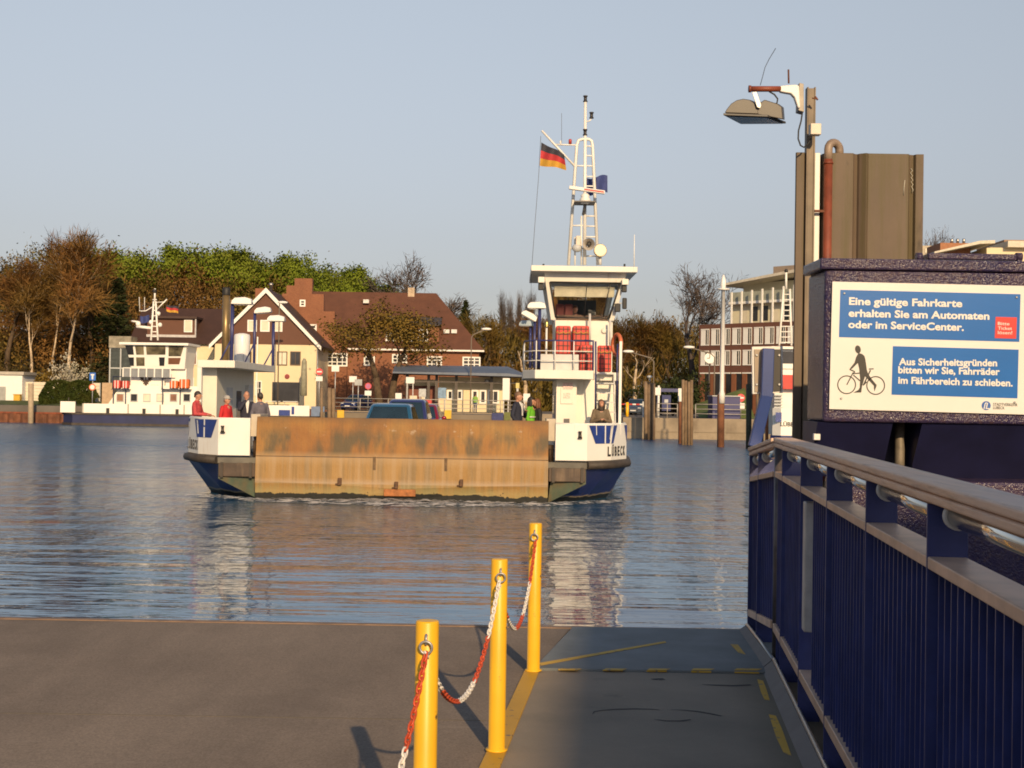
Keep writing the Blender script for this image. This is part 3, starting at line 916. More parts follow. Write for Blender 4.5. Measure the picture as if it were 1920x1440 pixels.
struct(wm.build('water', water()))
struct(MB().add([(-400, -60, -0.4), (400, -60, -0.4), (400, 9.1, -0.4), (-400, 9.1, -0.4)], [(0, 1, 2, 3)]).build('ground', mat('stage_ground', (0.15, 0.13, 0.11), 0.9)))
# ------------------------------------------------------------------ car ferry heading for the landing stage
FY = 37.0
FO = V((pt(753, 943, FY).x, FY, 0))
def fl_(px, py, dy=0.0):
    """world point seen at a pixel, dy metres behind the ferry's bow plane"""
    return pt(px, py, FY + dy)
def hull_mat():
    m, ns, ls, b = nt('ferry_hull_blue')
    co = coords(ns)
    sx = ns.new('ShaderNodeSeparateXYZ'); ls.new(co, sx.inputs[0])
    n = noise(ns, ls, co, 1.2, 5, 0.6)
    st = noise(ns, ls, co, 1.0, 5, 0.7, (5, 5, 0.7))
    c = ramp(ns, ls, n, [(0.3, (0.014, 0.022, 0.10)), (0.7, (0.024, 0.036, 0.15))])
    c = mix(ns, ls, ramp(ns, ls, st, [(0.62, 0.0), (0.72, 0.8)]), c, (0.15, 0.075, 0.04))
    ad = ns.new('ShaderNodeMath'); ad.operation = 'MULTIPLY_ADD'; ls.new(n, ad.inputs[0]); ad.inputs[1].default_value = -0.25; ls.new(sx.outputs['Z'], ad.inputs[2])
    c = mix(ns, ls, ramp(ns, ls, ad.outputs[0], [(0.02, 1.0), (0.06, 0.0)]), c, (0.30, 0.23, 0.14))
    c = mix(ns, ls, ramp(ns, ls, ad.outputs[0], [(-0.0, 1.0), (0.001, 0.0)]), c, (0.02, 0.018, 0.014))
    ls.new(c, b.inputs['Base Color']); b.inputs['Roughness'].default_value = 0.4
    return m
def ramp_mat():
    """rusty bow ramp: object Z is the height above the water"""
    m, ns, ls, b = nt('rusty_ramp_plate')
    co = coords(ns)
    sx = ns.new('ShaderNodeSeparateXYZ'); ls.new(co, sx.inputs[0])
    Z = sx.outputs['Z']
    def zr(stops):
        mr = ns.new('ShaderNodeMapRange'); mr.inputs['From Min'].default_value = -0.2; mr.inputs['From Max'].default_value = 2.4
        ls.new(Z, mr.inputs['Value'])
        return ramp(ns, ls, mr.outputs[0], [((z + 0.2) / 2.6, c) for z, c in stops])
    fine = noise(ns, ls, co, 9, 6, 0.7)
    blot = noise(ns, ls, co, 0.9, 4, 0.55, (1.0, 1, 0.75))
    vert = noise(ns, ls, co, 1.0, 5, 0.65, (4.5, 1, 0.25))
    vfine = noise(ns, ls, co, 1.0, 4, 0.7, (16, 1, 0.5))
    up = ramp(ns, ls, blot, [(0.30, (0.27, 0.142, 0.030)), (0.45, (0.265, 0.118, 0.018)), (0.56, (0.23, 0.09, 0.012)), (0.68, (0.12, 0.060, 0.016))])
    up = mix(ns, ls, mix(ns, ls, 1.0, ramp(ns, ls, noise(ns, ls, co, 1.0, 4, 0.6, (1.6, 1, 0.5)), [(0.455, 0.0), (0.58, 0.85)]), zr([(1.15, 0.0), (1.3, 1.0), (1.75, 1.0), (2.0, 0.25)]), 'MULTIPLY'), up, (0.062, 0.050, 0.022))
    up = mix(ns, ls, mix(ns, ls, 1.0, ramp(ns, ls, noise(ns, ls, co, 3.0, 6, 0.75), [(0.61, 0.0), (0.66, 0.75)]), zr([(1.75, 0.0), (1.9, 1.0), (2.05, 1.0), (2.2, 0.0)]), 'MULTIPLY'), up, (0.36, 0.27, 0.18))
    up = mix(ns, ls, zr([(2.10, 0.0), (2.3, 0.6)]), up, (0.08, 0.045, 0.02))
    up = mix(ns, ls, ramp(ns, ls, vfine, [(0.50, 0.0), (0.72, 0.45)]), up, (0.10, 0.05, 0.018))
    up = mix(ns, ls, ramp(ns, ls, fine, [(0.55, 0.0), (0.75, 0.35)]), up, (0.06, 0.04, 0.02))
    lo = ramp(ns, ls, blot, [(0.3, (0.31, 0.178, 0.055)), (0.7, (0.25, 0.132, 0.027))])
    lo = mix(ns, ls, ramp(ns, ls, vert, [(0.48, 0.0), (0.62, 0.7)]), lo, (0.15, 0.10, 0.04))
    lo = mix(ns, ls, zr([(0.95, 0.0), (1.16, 0.45)]), lo, (0.36, 0.25, 0.14))
    lo = mix(ns, ls, zr([(0.38, 0.0), (0.45, 0.0), (0.48, 0.55), (0.62, 0.0)]), lo, (0.36, 0.27, 0.19))
    lo = mix(ns, ls, ramp(ns, ls, vfine, [(0.45, 0.0), (0.75, 0.35)]), lo, (0.34, 0.26, 0.17))
    # pale vertical weld bands
    wv = ns.new('ShaderNodeTexWave'); wv.wave_type = 'BANDS'; wv.bands_direction = 'X'
    wv.inputs['Scale'].default_value = 0.668; wv.inputs['Distortion'].default_value = 0.9; wv.inputs['Detail Scale'].default_value = 1.5
    ls.new(co, wv.inputs['Vector'])
    lo = mix(ns, ls, mix(ns, ls, 1.0, ramp(ns, ls, wv.outputs['Fac'], [(0.84, 0.0), (0.97, 0.16)]), zr([(0.4, 0.0), (0.55, 1.0)]), 'MULTIPLY'), lo, (0.40, 0.30, 0.20))
    lo = mix(ns, ls, mix(ns, ls, 1.0, ramp(ns, ls, noise(ns, ls, co, 1.7, 4, 0.6, (1, 1, 0.5)), [(0.48, 0.0), (0.62, 0.75)]), zr([(0.1, 1.0), (0.55, 0.0)]), 'MULTIPLY'), lo, (0.12, 0.19, 0.10))
    lo = mix(ns, ls, zr([(0.25, 0.55), (0.42, 0.0)]), lo, (0.33, 0.25, 0.10))
    c = mix(ns, ls, zr([(1.14, 0.0), (1.36, 1.0)]), lo, up)
    # algae at the waterline, ragged edge
    al = ns.new('ShaderNodeMath'); al.operation = 'MULTIPLY_ADD'; ls.new(noise(ns, ls, co, 1.6, 6, 0.75), al.inputs[0]); al.inputs[1].default_value = -0.36; ls.new(Z, al.inputs[2])
    c = mix(ns, ls, ramp(ns, ls, al.outputs[0], [(0.0, 1.0), (0.012, 0.0)]), c, (0.012, 0.012, 0.009))
    c = mix(ns, ls, mix(ns, ls, 1.0, ramp(ns, ls, noise(ns, ls, co, 7, 5, 0.7), [(0.62, 0.0), (0.66, 1.0)]), zr([(0.25, 1.0), (0.4, 0.0)]), 'MULTIPLY'), c, (0.02, 0.018, 0.012))
    ls.new(c, b.inputs['Base Color'])
    b.inputs['Roughness'].default_value = 0.62
    bump(ns, ls, fine, 0.5, 0.02, b)
    return m
RAMP = ramp_mat()
HULL = hull_mat()
GREENP = mat('green_primer', (0.06, 0.085, 0.055), 0.6, var=0.4, scale=2.2, streak=((0.14, 0.08, 0.03), 0.7, (3, 3, 1.0)))
STRAKE = mat('black_fender', (0.05, 0.038, 0.028), 0.65, var=0.4, scale=3, bmp=0.004)
BULW = mat('bulwark_white', (0.70, 0.68, 0.63), 0.42, var=0.05, scale=1.2, streak=((0.42, 0.28, 0.15), 0.04, (10, 10, 0.9)))
GREYW = mat('grey_white_paint', (0.52, 0.51, 0.49), 0.5, var=0.12, scale=3)
BLUEP = mat('ferry_blue_post', (0.03, 0.035, 0.13), 0.4, var=0.2)
DKGLASS = glassy('dark_window_glass', (0.02, 0.022, 0.024), 0.06)
def copper():
    m, ns, ls, b = nt('rust_box_steel')
    return m
fe = thing('car_ferry', FO, 'blue and white car ferry with raised rusty bow ramp coming across the water', 'ferry')
ox = FO.x
# hull plan outlines (x from the centre line, y from the bow plane)
def outline(k, top):
    if top: half = [(4.12, 0.10), (5.12, 0.0), (5.85, 0.75), (6.35, 1.75), (6.52, 4.0), (6.52, 31), (6.3, 34), (5.1, 36.0), (4.12, 36)]
    else: half = [(4.06, 0.22), (4.1, 0.24), (5.1, 1.3), (5.85, 2.5), (6.15, 4.5), (6.15, 30.5), (5.9, 33.5), (4.4, 35.6), (4.06, 35.7)]
    return [(ox + s * x, FY + y) for s in (k,) for x, y in half]
def hull_side(s):
    T, B = outline(s, True), outline(s, False)
    m = MB()
    n = len(T)
    for z0, z1, P, Q in ((-0.7, 0.0, B, B), (0.0, 0.96, B, T)):
        vs = [(x, y, z0) for x, y in P] + [(x, y, z1) for x, y in Q]
        m.add(vs, [(i, i + 1, n + i + 1, n + i) for i in range(1, n - 2)])
    return m
for s in (-1, 1):
    hull_side(s).build('hull_side', HULL, fe)
# front corner plates (green) between hull side and ramp
for s in (-1, 1):
    m = MB()
    T, B = outline(s, True), outline(s, False)
    m.add([(B[0][0], B[0][1], -0.6), (B[1][0], B[1][1], -0.6), (B[1][0], B[1][1], 0), (B[0][0], B[0][1], 0), (T[1][0], T[1][1] + 0.02, 0.55), (T[0][0], T[0][1] + 0.02, 0.55)],
          [(0, 1, 2, 3), (3, 2, 4, 5)])
    m.add([(T[0][0] , T[0][1] + 0.02, 0.55), (ox + s * 5.1, FY + 0.02, 0.55), (ox + s * 5.1, FY + 0.02, 0.96), (T[0][0], T[0][1] + 0.02, 0.96)], [(0, 1, 2, 3)])
    m.build('bow_corner_plate', GREENP, fe)
    m = MB()
    m.bx(*sorted((ox + s * 4.06, ox + s * 5.08)), FY - 0.05, FY + 0.3, 0.60, 0.98)
    m.build('fender_box', mat('rusty_fender_box', (0.07, 0.045, 0.03), 0.6, var=0.45, scale=2.5, bmp=0.008, streak=((0.22, 0.15, 0.09), 0.35, (6, 6, 0.6))), fe, bevel=0.02)
    for a in (4.15, 4.95):
        MB().bx(*sorted((ox + s * a, ox + s * (a + 0.08))), FY - 0.09, FY - 0.05, 0.58, 1.0).build('fender_rib', STRAKE, fe)
# rubbing strake all round
for s in (-1, 1):
    T = outline(s, True)
    ring_in, m = T, MB()
    prof = [(0.0, 0.94), (0.12, 0.97), (0.16, 1.06), (0.12, 1.16), (0.0, 1.19)]
    rings = []
    for i in range(1, len(T) - 1):
        p = V((*T[i], 0)); a = V((*T[i - 1], 0)); b_ = V((*T[i + 1], 0))
        d = (b_ - a).normalized(); nn = V((d.y, -d.x, 0)) * s
        rings.append([p + nn * o_ + V((0, 0, z)) for o_, z in prof])
    m.loft(rings, True, True)
    m.build('rubbing_strake', STRAKE, fe)
# deck
T0 = outline(-1, True); T1 = outline(1, True)
MB().prism(T0 + T1[::-1], 'z', 0.97, 1.13).build('deck', mat('ferry_deck', (0.13, 0.12, 0.10), 0.8, var=0.3, scale=2), fe)
# bow ramp: upper flap and lower plate
def panel(x0, x1, z0, z1, y0, y1, t, m, nx=1):
    m.add([(x0, y0, z0), (x1, y0, z0), (x1, y1, z1), (x0, y1, z1), (x0, y0 + t, z0), (x1, y0 + t, z0), (x1, y1 + t, z1), (x0, y1 + t, z1)],
          [(0, 1, 2, 3), (4, 7, 6, 5), (0, 4, 5, 1), (1, 5, 6, 2), (2, 6, 7, 3), (3, 7, 4, 0)])
m = MB(); panel(ox - 4.02, ox + 4.04, 1.20, 2.28, FY - 0.26, FY - 0.14, 0.10, m)
rp = m.build('bow_ramp', RAMP, fe, bevel=0.012)
m = MB()
x0, x1, xm = ox - 4.02, ox + 4.04, ox + 0.0
yk, yb_ = FY - 0.30, FY - 0.12
vs = [(x0, FY - 0.25, 1.19), (x1, FY - 0.25, 1.19), (x1, yk, 0.52), (xm, yk - 0.02, 0.36), (x0, yk, 0.52), (x0, yb_, -0.5), (x1, yb_, -0.5)]
m.add(vs, [(0, 1, 2, 3, 4), (4, 3, 2, 6, 5)])
m.add([(x0, FY, 1.18), (x0, FY - 0.25, 1.18), (x0, yk, 0.52), (x0, yb_, -0.5), (x0, FY + 0.2, -0.5)], [(0, 1, 2, 3, 4)])
m.add([(x1, FY, 1.18), (x1, FY - 0.25, 1.18), (x1, yk, 0.52), (x1, yb_, -0.5), (x1, FY + 0.2, -0.5)], [(4, 3, 2, 1, 0)])
lo = m.build('bow_plate', RAMP, fe)
for px, py in ((637, 903), (743, 910), (865, 906)):
    p = fl_(px, py, -0.34)
    m = MB(); m.bx(p.x - 0.05, p.x + 0.05, FY - 0.42, FY - 0.28, p.z - 0.09, p.z + 0.10); m.bx(p.x - 0.12, p.x + 0.04, FY - 0.36, FY - 0.27, p.z - 0.1, p.z - 0.05)
    m.build('lug', mat('dark_rust', (0.10, 0.05, 0.025), 0.8, var=0.4, scale=9), lo, bevel=0.012)
a, b_ = fl_(720, 917, -0.3), fl_(779, 931, -0.3)
MB().bx(a.x, b_.x, FY - 0.36, FY - 0.2, b_.z, a.z).build('chafing_plate', mat('orange_rust', (0.33, 0.12, 0.035), 0.75, var=0.5, scale=6, bmp=0.01), lo, bevel=0.015)
MB().bx(a.x + 0.01, b_.x - 0.01, FY - 0.27, FY - 0.1, b_.z - 0.17, b_.z - 0.002).build('recess_shade', mat('hollow_shade_black', (0.012, 0.01, 0.008), 0.9), lo)  # black block standing in for the shade of a hollow
m = MB()
for px in (836, 662 + 40): 
    p = fl_(px, 870, -0.25); m.bx(p.x - 0.04, p.x + 0.04, FY - 0.275, FY - 0.255, 0.72, 1.22)
m.build('hinge_strap', mat('hinge_rust', (0.13, 0.08, 0.04), 0.8, var=0.4, scale=6), lo)
# bulwarks: front panel, slanting side, long side, capped; emblem and name on the slanting side
ZB0, ZB1 = 1.19, 2.19
LOGOB = mat('emblem_blue', (0.018, 0.04, 0.20), 0.4, var=0.2, scale=4)
for s in (-1, 1):
    P = [(4.24, 0.02), (5.12, 0.02), (5.84, 0.74), (6.36, 1.75), (6.44, 3.2)]
    t = 0.10
    Q = [(4.24, 0.12), (5.08, 0.12), (5.77, 0.82), (6.27, 1.80), (6.34, 3.2)]
    Pw = [(ox + s * x, FY + y) for x, y in P]; Qw = [(ox + s * x, FY + y) for x, y in Q]
    m = MB().prism(Pw + Qw[::-1], 'z', ZB0, ZB1)
    bw = m.build('bulwark', BULW, fe)
    m = MB()
    pth = [V(((a[0] + b_[0]) / 2, (a[1] + b_[1]) / 2, ZB1 + 0.012)) for a, b_ in zip(Pw, Qw)]
    m.path(pth, 0.035, 6); m.build('cap_rail', BULW, bw)
    m = MB(); x = ox + s * 4.24
    m.bx(*sorted((x, ox + s * 3.98)), FY + 0.12, FY + 1.3, 1.72, 2.34)
    m.build('ramp_support', mat('beige_support', (0.45, 0.38, 0.29), 0.55, var=0.12), fe, bevel=0.01)
    m = MB()
    for a, z0, z1 in ((4.02, 1.14, 1.70), (4.10, 1.14, 1.5), (4.18, 1.14, 1.6)):
        m.tube((ox + s * a, FY + 0.35, z0), (ox + s * a, FY + 0.35, z1), 0.028)
    m.bx(*sorted((ox + s * 4.0, ox + s * 4.2)), FY + 0.4, FY + 0.7, 1.13, 1.6)
    m.build('ramp_hinge', mat('dark_hinge', (0.05, 0.028, 0.015), 0.7, var=0.5, scale=8), fe)
    # small bow light on the front panel
    p = V((ox + s * (4.99 if s < 0 else 5.0), FY + 0.0, 1.93))
    if s > 0: p.x = ox + 4.92
    m = MB(); m.lathe([(0.055, -0.09), (0.04, -0.05), (0.04, 0.05), (0.055, 0.08)], p + V((0, -0.05, 0)), 12); m.bx(p.x - 0.06, p.x + 0.06, p.y - 0.06, p.y + 0.02, p.z - 0.13, p.z - 0.09)
    m.build('bow_light', mat('lamp_black', (0.03, 0.022, 0.018), 0.35), fe)
    # slanted faces carry the emblem and name; piece 1 = P1->P2 (near), piece 2 = P2->P3
    def on(tt, z, off=0.012):
        # tt: metres along the slanted side from P1
        pts = [V((*q, 0)) for q in Pw[1:]]
        i = 0
        while i < len(pts) - 2 and tt > (pts[i + 1] - pts[i]).length:
            tt -= (pts[i + 1] - pts[i]).length; i += 1
        d = (pts[i + 1] - pts[i]).normalized(); nn = V((d.y, -d.x, 0)) * s
        return pts[i] + d * tt + nn * off + V((0, 0, z)), d, nn
    for k in range(2):
        # blue trapezoid cut by white slashes
        def strip(a0, a1, b0, b1, z0, z1, off, mm):
            n = 6
            for j in range(n):
                u0, u1 = j / n, (j + 1) / n
                q = [on(b0 + (b1 - b0) * u0, z0, off)[0], on(b0 + (b1 - b0) * u1, z0, off)[0], on(a0 + (a1 - a0) * u1, z1, off)[0], on(a0 + (a1 - a0) * u0, z1, off)[0]]
                mm.add(q, [(0, 1, 2, 3)] if s > 0 else [(3, 2, 1, 0)])
    e0 = 0.06
    m = MB(); strip(e0, e0 + 1.36, e0 + 0.28, e0 + 1.10, 1.66, 2.17, 0.012, m)
    em = m.build('emblem', LOGOB, bw)
    m2 = MB(); strip(1.95, 3.2, 2.15, 3.0, 1.66, 2.17, 0.012, m2); m2.build('emblem', LOGOB, bw)
    m = MB()
    if s > 0:
        strip(e0 + 0.98, e0 + 1.08, e0 + 0.88, e0 + 0.94, 1.66, 2.17, 0.018, m); strip(e0 + 0.66, e0 + 0.71, e0 + 0.66, e0 + 0.71, 1.66, 2.17, 0.018, m); strip(e0 + 0.28, e0 + 0.31, e0 + 0.30, e0 + 0.33, 1.9, 2.17, 0.018, m)
    else:
        strip(e0 + 0.98, e0 + 1.12, e0 + 0.92, e0 + 0.99, 1.76, 2.14, 0.018, m); strip(e0 + 0.60, e0 + 0.67, e0 + 0.60, e0 + 0.67, 1.66, 1.95, 0.018, m); strip(e0 + 0.60, e0 + 0.66, e0 + 0.60, e0 + 0.66, 2.0, 2.17, 0.018, m)
    m.build('emblem_stripes', BULW, em)
    # name
    for i_, ch in enumerate('LÜBECK'):
        tt = 0.86 + i_ * 0.205 if s > 0 else 1.06 + (5 - i_) * 0.205 + 0.13
        q, d, nn = on(tt, 1.31, 0.014)
        text(ch, 0.37, INK, bw, 'lettering', q, d if s > 0 else -d, (0, 0, 1), bold=0.012, ext=0.001, width=0.135)
    # far end bulwark, simple
    R_ = [(4.24, 35.9), (5.12, 35.9), (6.3, 34.2), (6.44, 32.8), (6.34, 32.8), (6.2, 34.1), (5.08, 35.8), (4.24, 35.8)]
    MB().prism([(ox + s * x, FY + y) for x, y in R_], 'z', ZB0, 1.45).build('stern_bulwark', BULW, fe)
m = MB(); panel(ox - 4.0, ox + 4.0, 1.13, 1.36, FY + 36.3, FY + 36.3, 0.1, m); m.build('stern_ramp', RAMP, fe)
# ---- engine casing (left in the picture) with exhaust, tank and floodlight posts
dh = thing('deck_house', (pt(400, 780, 40).x, 40, 1.13), 'x', 'deck house'); bpy.data.objects.remove(dh)
xl = pt(370, 690, 40).x; xr = pt(440, 690, 40).x
zr0, zr1 = 3.68, 3.90
cs = MB().bx(pt(376, 700, 40.6).x, pt(407, 700, 40.6).x, 40.6, 46.4, 1.13, zr0 - 0.001).build('engine_casing', mat('casing_cream', (0.68, 0.64, 0.53), 0.45, var=0.05), fe)
MB().bx(xl, xr, 40.0, 46.8, zr0, zr1).build('casing_roof', CREAMW, fe, bevel=0.01)
for q_ in (40.0, 44.0): MB().bx(xl, xl + 0.13, q_, q_ + 0.14, 1.13, zr0 - 0.002).build('casing_post', BULW, fe)
x = pt(407, 700, 40.6).x
MB().bx(x - 0.02, x + 0.012, 42.0, 42.9, 1.2, 3.1).build('door', GREYW, cs)
MB().bx(x - 0.02, x + 0.012, 43.5, 44.3, 2.1, 3.0).build('window', glassy('blue_window', (0.10, 0.13, 0.18)), cs)
m = MB(); m.bx(x - 0.01, x + 0.14, 44.9, 45.6, 1.13, 3.2); m.build('locker', GREYW, cs)
p = pt(422, 680, 43)
ex = MB().path([(p.x, 43, zr1), (p.x, 43, zx(422, 554, 43)[1])], 0.115, 18).build('exhaust_pipe', mat('bronze_exhaust', (0.28, 0.19, 0.085), 0.38, 0.55, var=0.25, scale=2), fe)
MB().lathe([(0.118, 0), (0.125, 0.02), (0.125, 0.22), (0.09, 0.26)], (p.x, 43, zx(422, 554, 43)[1]), 18).build('exhaust_cap', BLACK, ex)
p = pt(432, 680, 43.3)
MB().path([(p.x, 43.3, zr1), (p.x, 43.3, zx(432, 562, 43.3)[1])], 0.05, 10).build('vent_pipe', mat('vent_brown', (0.22, 0.15, 0.09), 0.5), fe)
p = pt(453, 690, 44.5)
t0 = MB().lathe([(0.25, 0), (0.265, 0.02), (0.265, 0.93), (0.24, 0.99), (0.08, 1.03)], (p.x, 44.5, zr1), 24).build('tank', mat('tank_white', (0.72, 0.71, 0.70), 0.35, var=0.06), fe)
m = MB(); m.bx(p.x - 0.1, p.x + 0.12, 44.1, 44.3, zr1, zr1 + 0.32); m.build('tank_shade_patch', GREYW, t0, bevel=0.01)  # grey block in place of the shadow low on the tank
FLOODW = mat('flood_white', (0.82, 0.79, 0.73), 0.35, var=0.05)
FLOODG = glassy('flood_glass', (0.25, 0.23, 0.20), 0.15)
def flood(px, ytop, ybot, dy, dxl, big=1.0, tilt=0.0, mt=None, brace=True):
    Y = FY + dy
    p = pt(px, ytop, Y); q = pt(px, ybot, Y)
    m = MB(); m.tube((p.x, Y, q.z), (p.x, Y, p.z), 0.055 * big, n=10)
    if brace: m.tube((p.x - 0.02, Y, q.z + 0.75), (p.x - 0.42 * big, Y, q.z + 0.02), 0.025)
    po = m.build('light_post', BLUEP, fe)
    m = MB()
    cx = p.x + dxl
    sec = [(-0.32, 0.0), (-0.30, 0.12), (-0.22, 0.2), (0.1, 0.22), (0.28, 0.17), (0.32, 0.0)]
    rings = []
    for yy, k in ((-0.2, 0.8), (-0.12, 1.0), (0.12, 1.0), (0.2, 0.8)):
        rings.append([V((cx + (a * math.cos(tilt) - c * math.sin(tilt)) * big, Y + yy * big, p.z + (a * math.sin(tilt) + c * k * math.cos(tilt)) * big)) for a, c in sec])
    m.loft(rings, True, True)
    hd = m.build('flood_head', mt or FLOODW, po)
    MB().obox((cx + 0.03 * math.sin(tilt), Y, p.z - 0.012), (math.cos(tilt), 0, math.sin(tilt)), (0, 1, 0), (-math.sin(tilt), 0, math.cos(tilt)), 0.27 * big, 0.16 * big, 0.01).build('flood_glass', FLOODG, hd)
    return po
flood(436, 570, 684, 3.3, 0.30, 0.95)
flood(478, 586, 688, 6.8, 0.28, 0.85, 0.1)
flood(513, 602, 695, 9.8, 0.1, 0.95)

# ---- bridge tower (right in the picture)
TY = 39.0
GLASSW = None
def wheel_glass():
    m, ns, ls, b = nt('wheelhouse_glass')
    b.inputs['Base Color'].default_value = (0.75, 0.78, 0.76, 1)
    b.inputs['Transmission Weight'].default_value = 1.0
    b.inputs['Roughness'].default_value = 0.01
    b.inputs['IOR'].default_value = 1.25
    return m
lit = mat('tower_cream', (0.70, 0.66, 0.57), 0.42, var=0.05, scale=1.3, streak=((0.5, 0.36, 0.2), 0.03, (8, 8, 0.8)))
tx0 = pt(1043, 750, TY).x; tx1 = pt(1081, 750, TY).x; tx2 = pt(1117, 750, TY + 0.5).x; tx3 = pt(1158, 750, TY + 1).x
zb = zx(1060, 711, TY)[1]
tw = MB().prism([(tx0, TY), (tx1, TY), (tx1, TY + 0.55), (tx2, TY + 0.55), (tx2, TY + 1.9), (tx3, TY + 1.9), (tx3, TY + 3.6), (tx0, TY + 3.6)], 'z', 1.13, zb - 0.002).build('tower_base', lit, fe)
m = MB(); p0, p1 = pt(1051, 757, TY - .01), pt(1074, 727, TY - .01)
m.bx(p0.x, p1.x, TY - 0.03, TY - 0.002, p0.z, p1.z); m.build('wall_locker', lit, tw, bevel=0.008)
for (xa, ya, xb, yb2, c) in ((1056, 737, 1069, 733 + 14, (0.72, 0.55, 0.48)), (1055, 735 - 17, 1074, 722 + 8, (0.7, 0.5, 0.46)), (1057, 785, 1068, 797, (0.12, 0.11, 0.11))):
    p0, p1 = pt(xa, yb2, TY - 0.03), pt(xb, ya, TY - 0.03)
    MB().bx(p0.x, p1.x, TY - 0.036, TY - 0.031, min(p0.z, p1.z), max(p0.z, p1.z)).build('notice', mat('notice_%d' % xa, c, 0.6, var=0.5, scale=25), tw)
MB().bx(tx0 - 0.012, tx0 + 0.02, TY + 0.5, TY + 1.35, 1.3, 3.1).build('door', mat('door_blue_grey', (0.20, 0.25, 0.32), 0.35, var=0.3, scale=3), tw, bevel=0.01)
MB().bx(tx0 - 0.014, tx0 + 0.02, TY + 1.8, TY + 2.9, 2.1, 3.0).build('window', glassy('grey_window', (0.12, 0.15, 0.19)), tw)
# balcony deck
bx0 = pt(1003, 700, TY - 0.55).x; bx1 = pt(1113, 700, TY - 0.55).x
zt = zx(1060, 694, TY - .55)[1]
bl = MB().prism([(bx0, TY - 0.55), (bx1, TY - 0.55), (bx1, TY + 1.6), (tx3 + 0.06, TY + 1.6), (tx3 + 0.06, TY + 4.2), (bx0 - 0.34, TY + 4.2), (bx0 - 0.34, TY + 0.3)], 'z', zb, zt).build('balcony', CREAMW, fe, bevel=0.01)
# balcony railing
m = MB()
zr = zt + 0.85
fr = [V((bx0 - 0.30, TY + 4.0, 0)), V((bx0 - 0.30, TY + 0.3, 0)), V((bx0 + 0.03, TY - 0.5, 0)), V((bx1 - 0.02, TY - 0.5, 0))]
for z in (0.27, 0.55): m.path([p + V((0, 0, zt + z)) for p in fr], 0.016, 6)
for f_ in (0.0, 0.33, 0.66, 1.0): m.tube(fr[2].lerp(fr[3], f_) + V((0, 0, zt)), fr[2].lerp(fr[3], f_) + V((0, 0, zr)), 0.018, n=6)
for f_ in (0.0, 0.2, 0.4, 0.6, 0.8): m.tube(fr[0].lerp(fr[1], f_) + V((0, 0, zt)), fr[0].lerp(fr[1], f_) + V((0, 0, zr)), 0.018, n=6)
m.build('balcony_railing', WHITE, bl)
m = MB()
m.path([p + V((0, 0, zr)) for p in fr] , 0.022, 6)
m.path([fr[3] + V((0, 0, zt - 0.2)), fr[3] + V((0, 0, zr + 0.02)), fr[3] + V((-0.25, 0, zr + 0.02))], 0.028, 8)
m.build('railing_top', BLUEP, bl)
# panel mesh on the receding side
# wheelhouse body below the window (two levels)
wy = 40.6
def wp(px, py, y=wy): return pt(px, py, y)
bx_l, bx_r = wp(1037, 640).x, wp(1150, 640).x
body = MB()
# section rings from balcony to roof: (z, left px, right px)
lv = [(650 + 44, 1040, 1148), (597, 1033, 1151), (530, 1022, 1170), (512, 1020, 1173)]
rings = []
for py, a, b_ in lv:
    pl, pr = wp(a, py), wp(b_, py)
    front = wy + {694: 0.10, 597: 0.0, 530: -0.25, 512: -0.30}[py]
    z = (pl.z + pr.z) / 2
    if py == 694: z = zt + 0.001
    rings.append((z, pl.x, pr.x, front))
(z0, l0, r0_, f0), (z1, l1, r1_, f1), (z2, l2, r2_, f2), (z3, l3, r3_, f3) = rings
yb2 = wy + 3.0
m = MB()
m.bx(l0, r0_, f0, f0 + 0.1, z0, z1 - 0.06); m.bx(l0, l0 + 0.1, f0 + 0.1, yb2 - 0.4, z0, z1 - 0.06); m.bx(r0_ - 0.1, r0_, f0 + 0.1, yb2 - 0.4, z0, z1 - 0.06); m.bx(l0, r0_, yb2 - 0.4, yb2 - 0.3, z0, z1 - 0.06)
# corner pillars (flared), sill and header leave the windows open
def pillar(xa, ya, xb, yb_, za, zb_, w_):
    m.add([(xa - w_, ya - w_, za), (xa + w_, ya - w_, za), (xa + w_, ya + w_, za), (xa - w_, ya + w_, za), (xb - w_, yb_ - w_, zb_), (xb + w_, yb_ - w_, zb_), (xb + w_, yb_ + w_, zb_), (xb - w_, yb_ + w_, zb_)],
          [(0, 3, 2, 1), (4, 5, 6, 7), (0, 1, 5, 4), (1, 2, 6, 5), (2, 3, 7, 6), (3, 0, 4, 7)])
w_ = 0.075
pillar(l1 + w_, f1 + w_, l2 + w_, f2 + w_, z1 - 0.06, z2 + 0.01, w_); pillar(r1_ - w_, f1 + w_, r2_ - w_, f2 + w_, z1 - 0.06, z2 + 0.01, w_)
pillar(l1 + w_, yb2 - 0.4, l2 + w_, yb2, z1 - 0.06, z2 + 0.01, w_); pillar(r1_ - w_, yb2 - 0.4, r2_ - w_, yb2, z1 - 0.06, z2 + 0.01, w_)
m.add([(l2, f2, z2), (r2_, f2, z2), (r2_, yb2 + .1, z2), (l2, yb2 + .1, z2), (l3, f3, z3), (r3_, f3, z3), (r3_, yb2 + 0.15, z3), (l3, yb2 + 0.15, z3)],
      [(0, 3, 2, 1), (4, 5, 6, 7), (0, 1, 5, 4), (1, 2, 6, 5), (2, 3, 7, 6), (3, 0, 4, 7)])
wh = m.build('wheelhouse', CREAMW, fe, bevel=0.006)
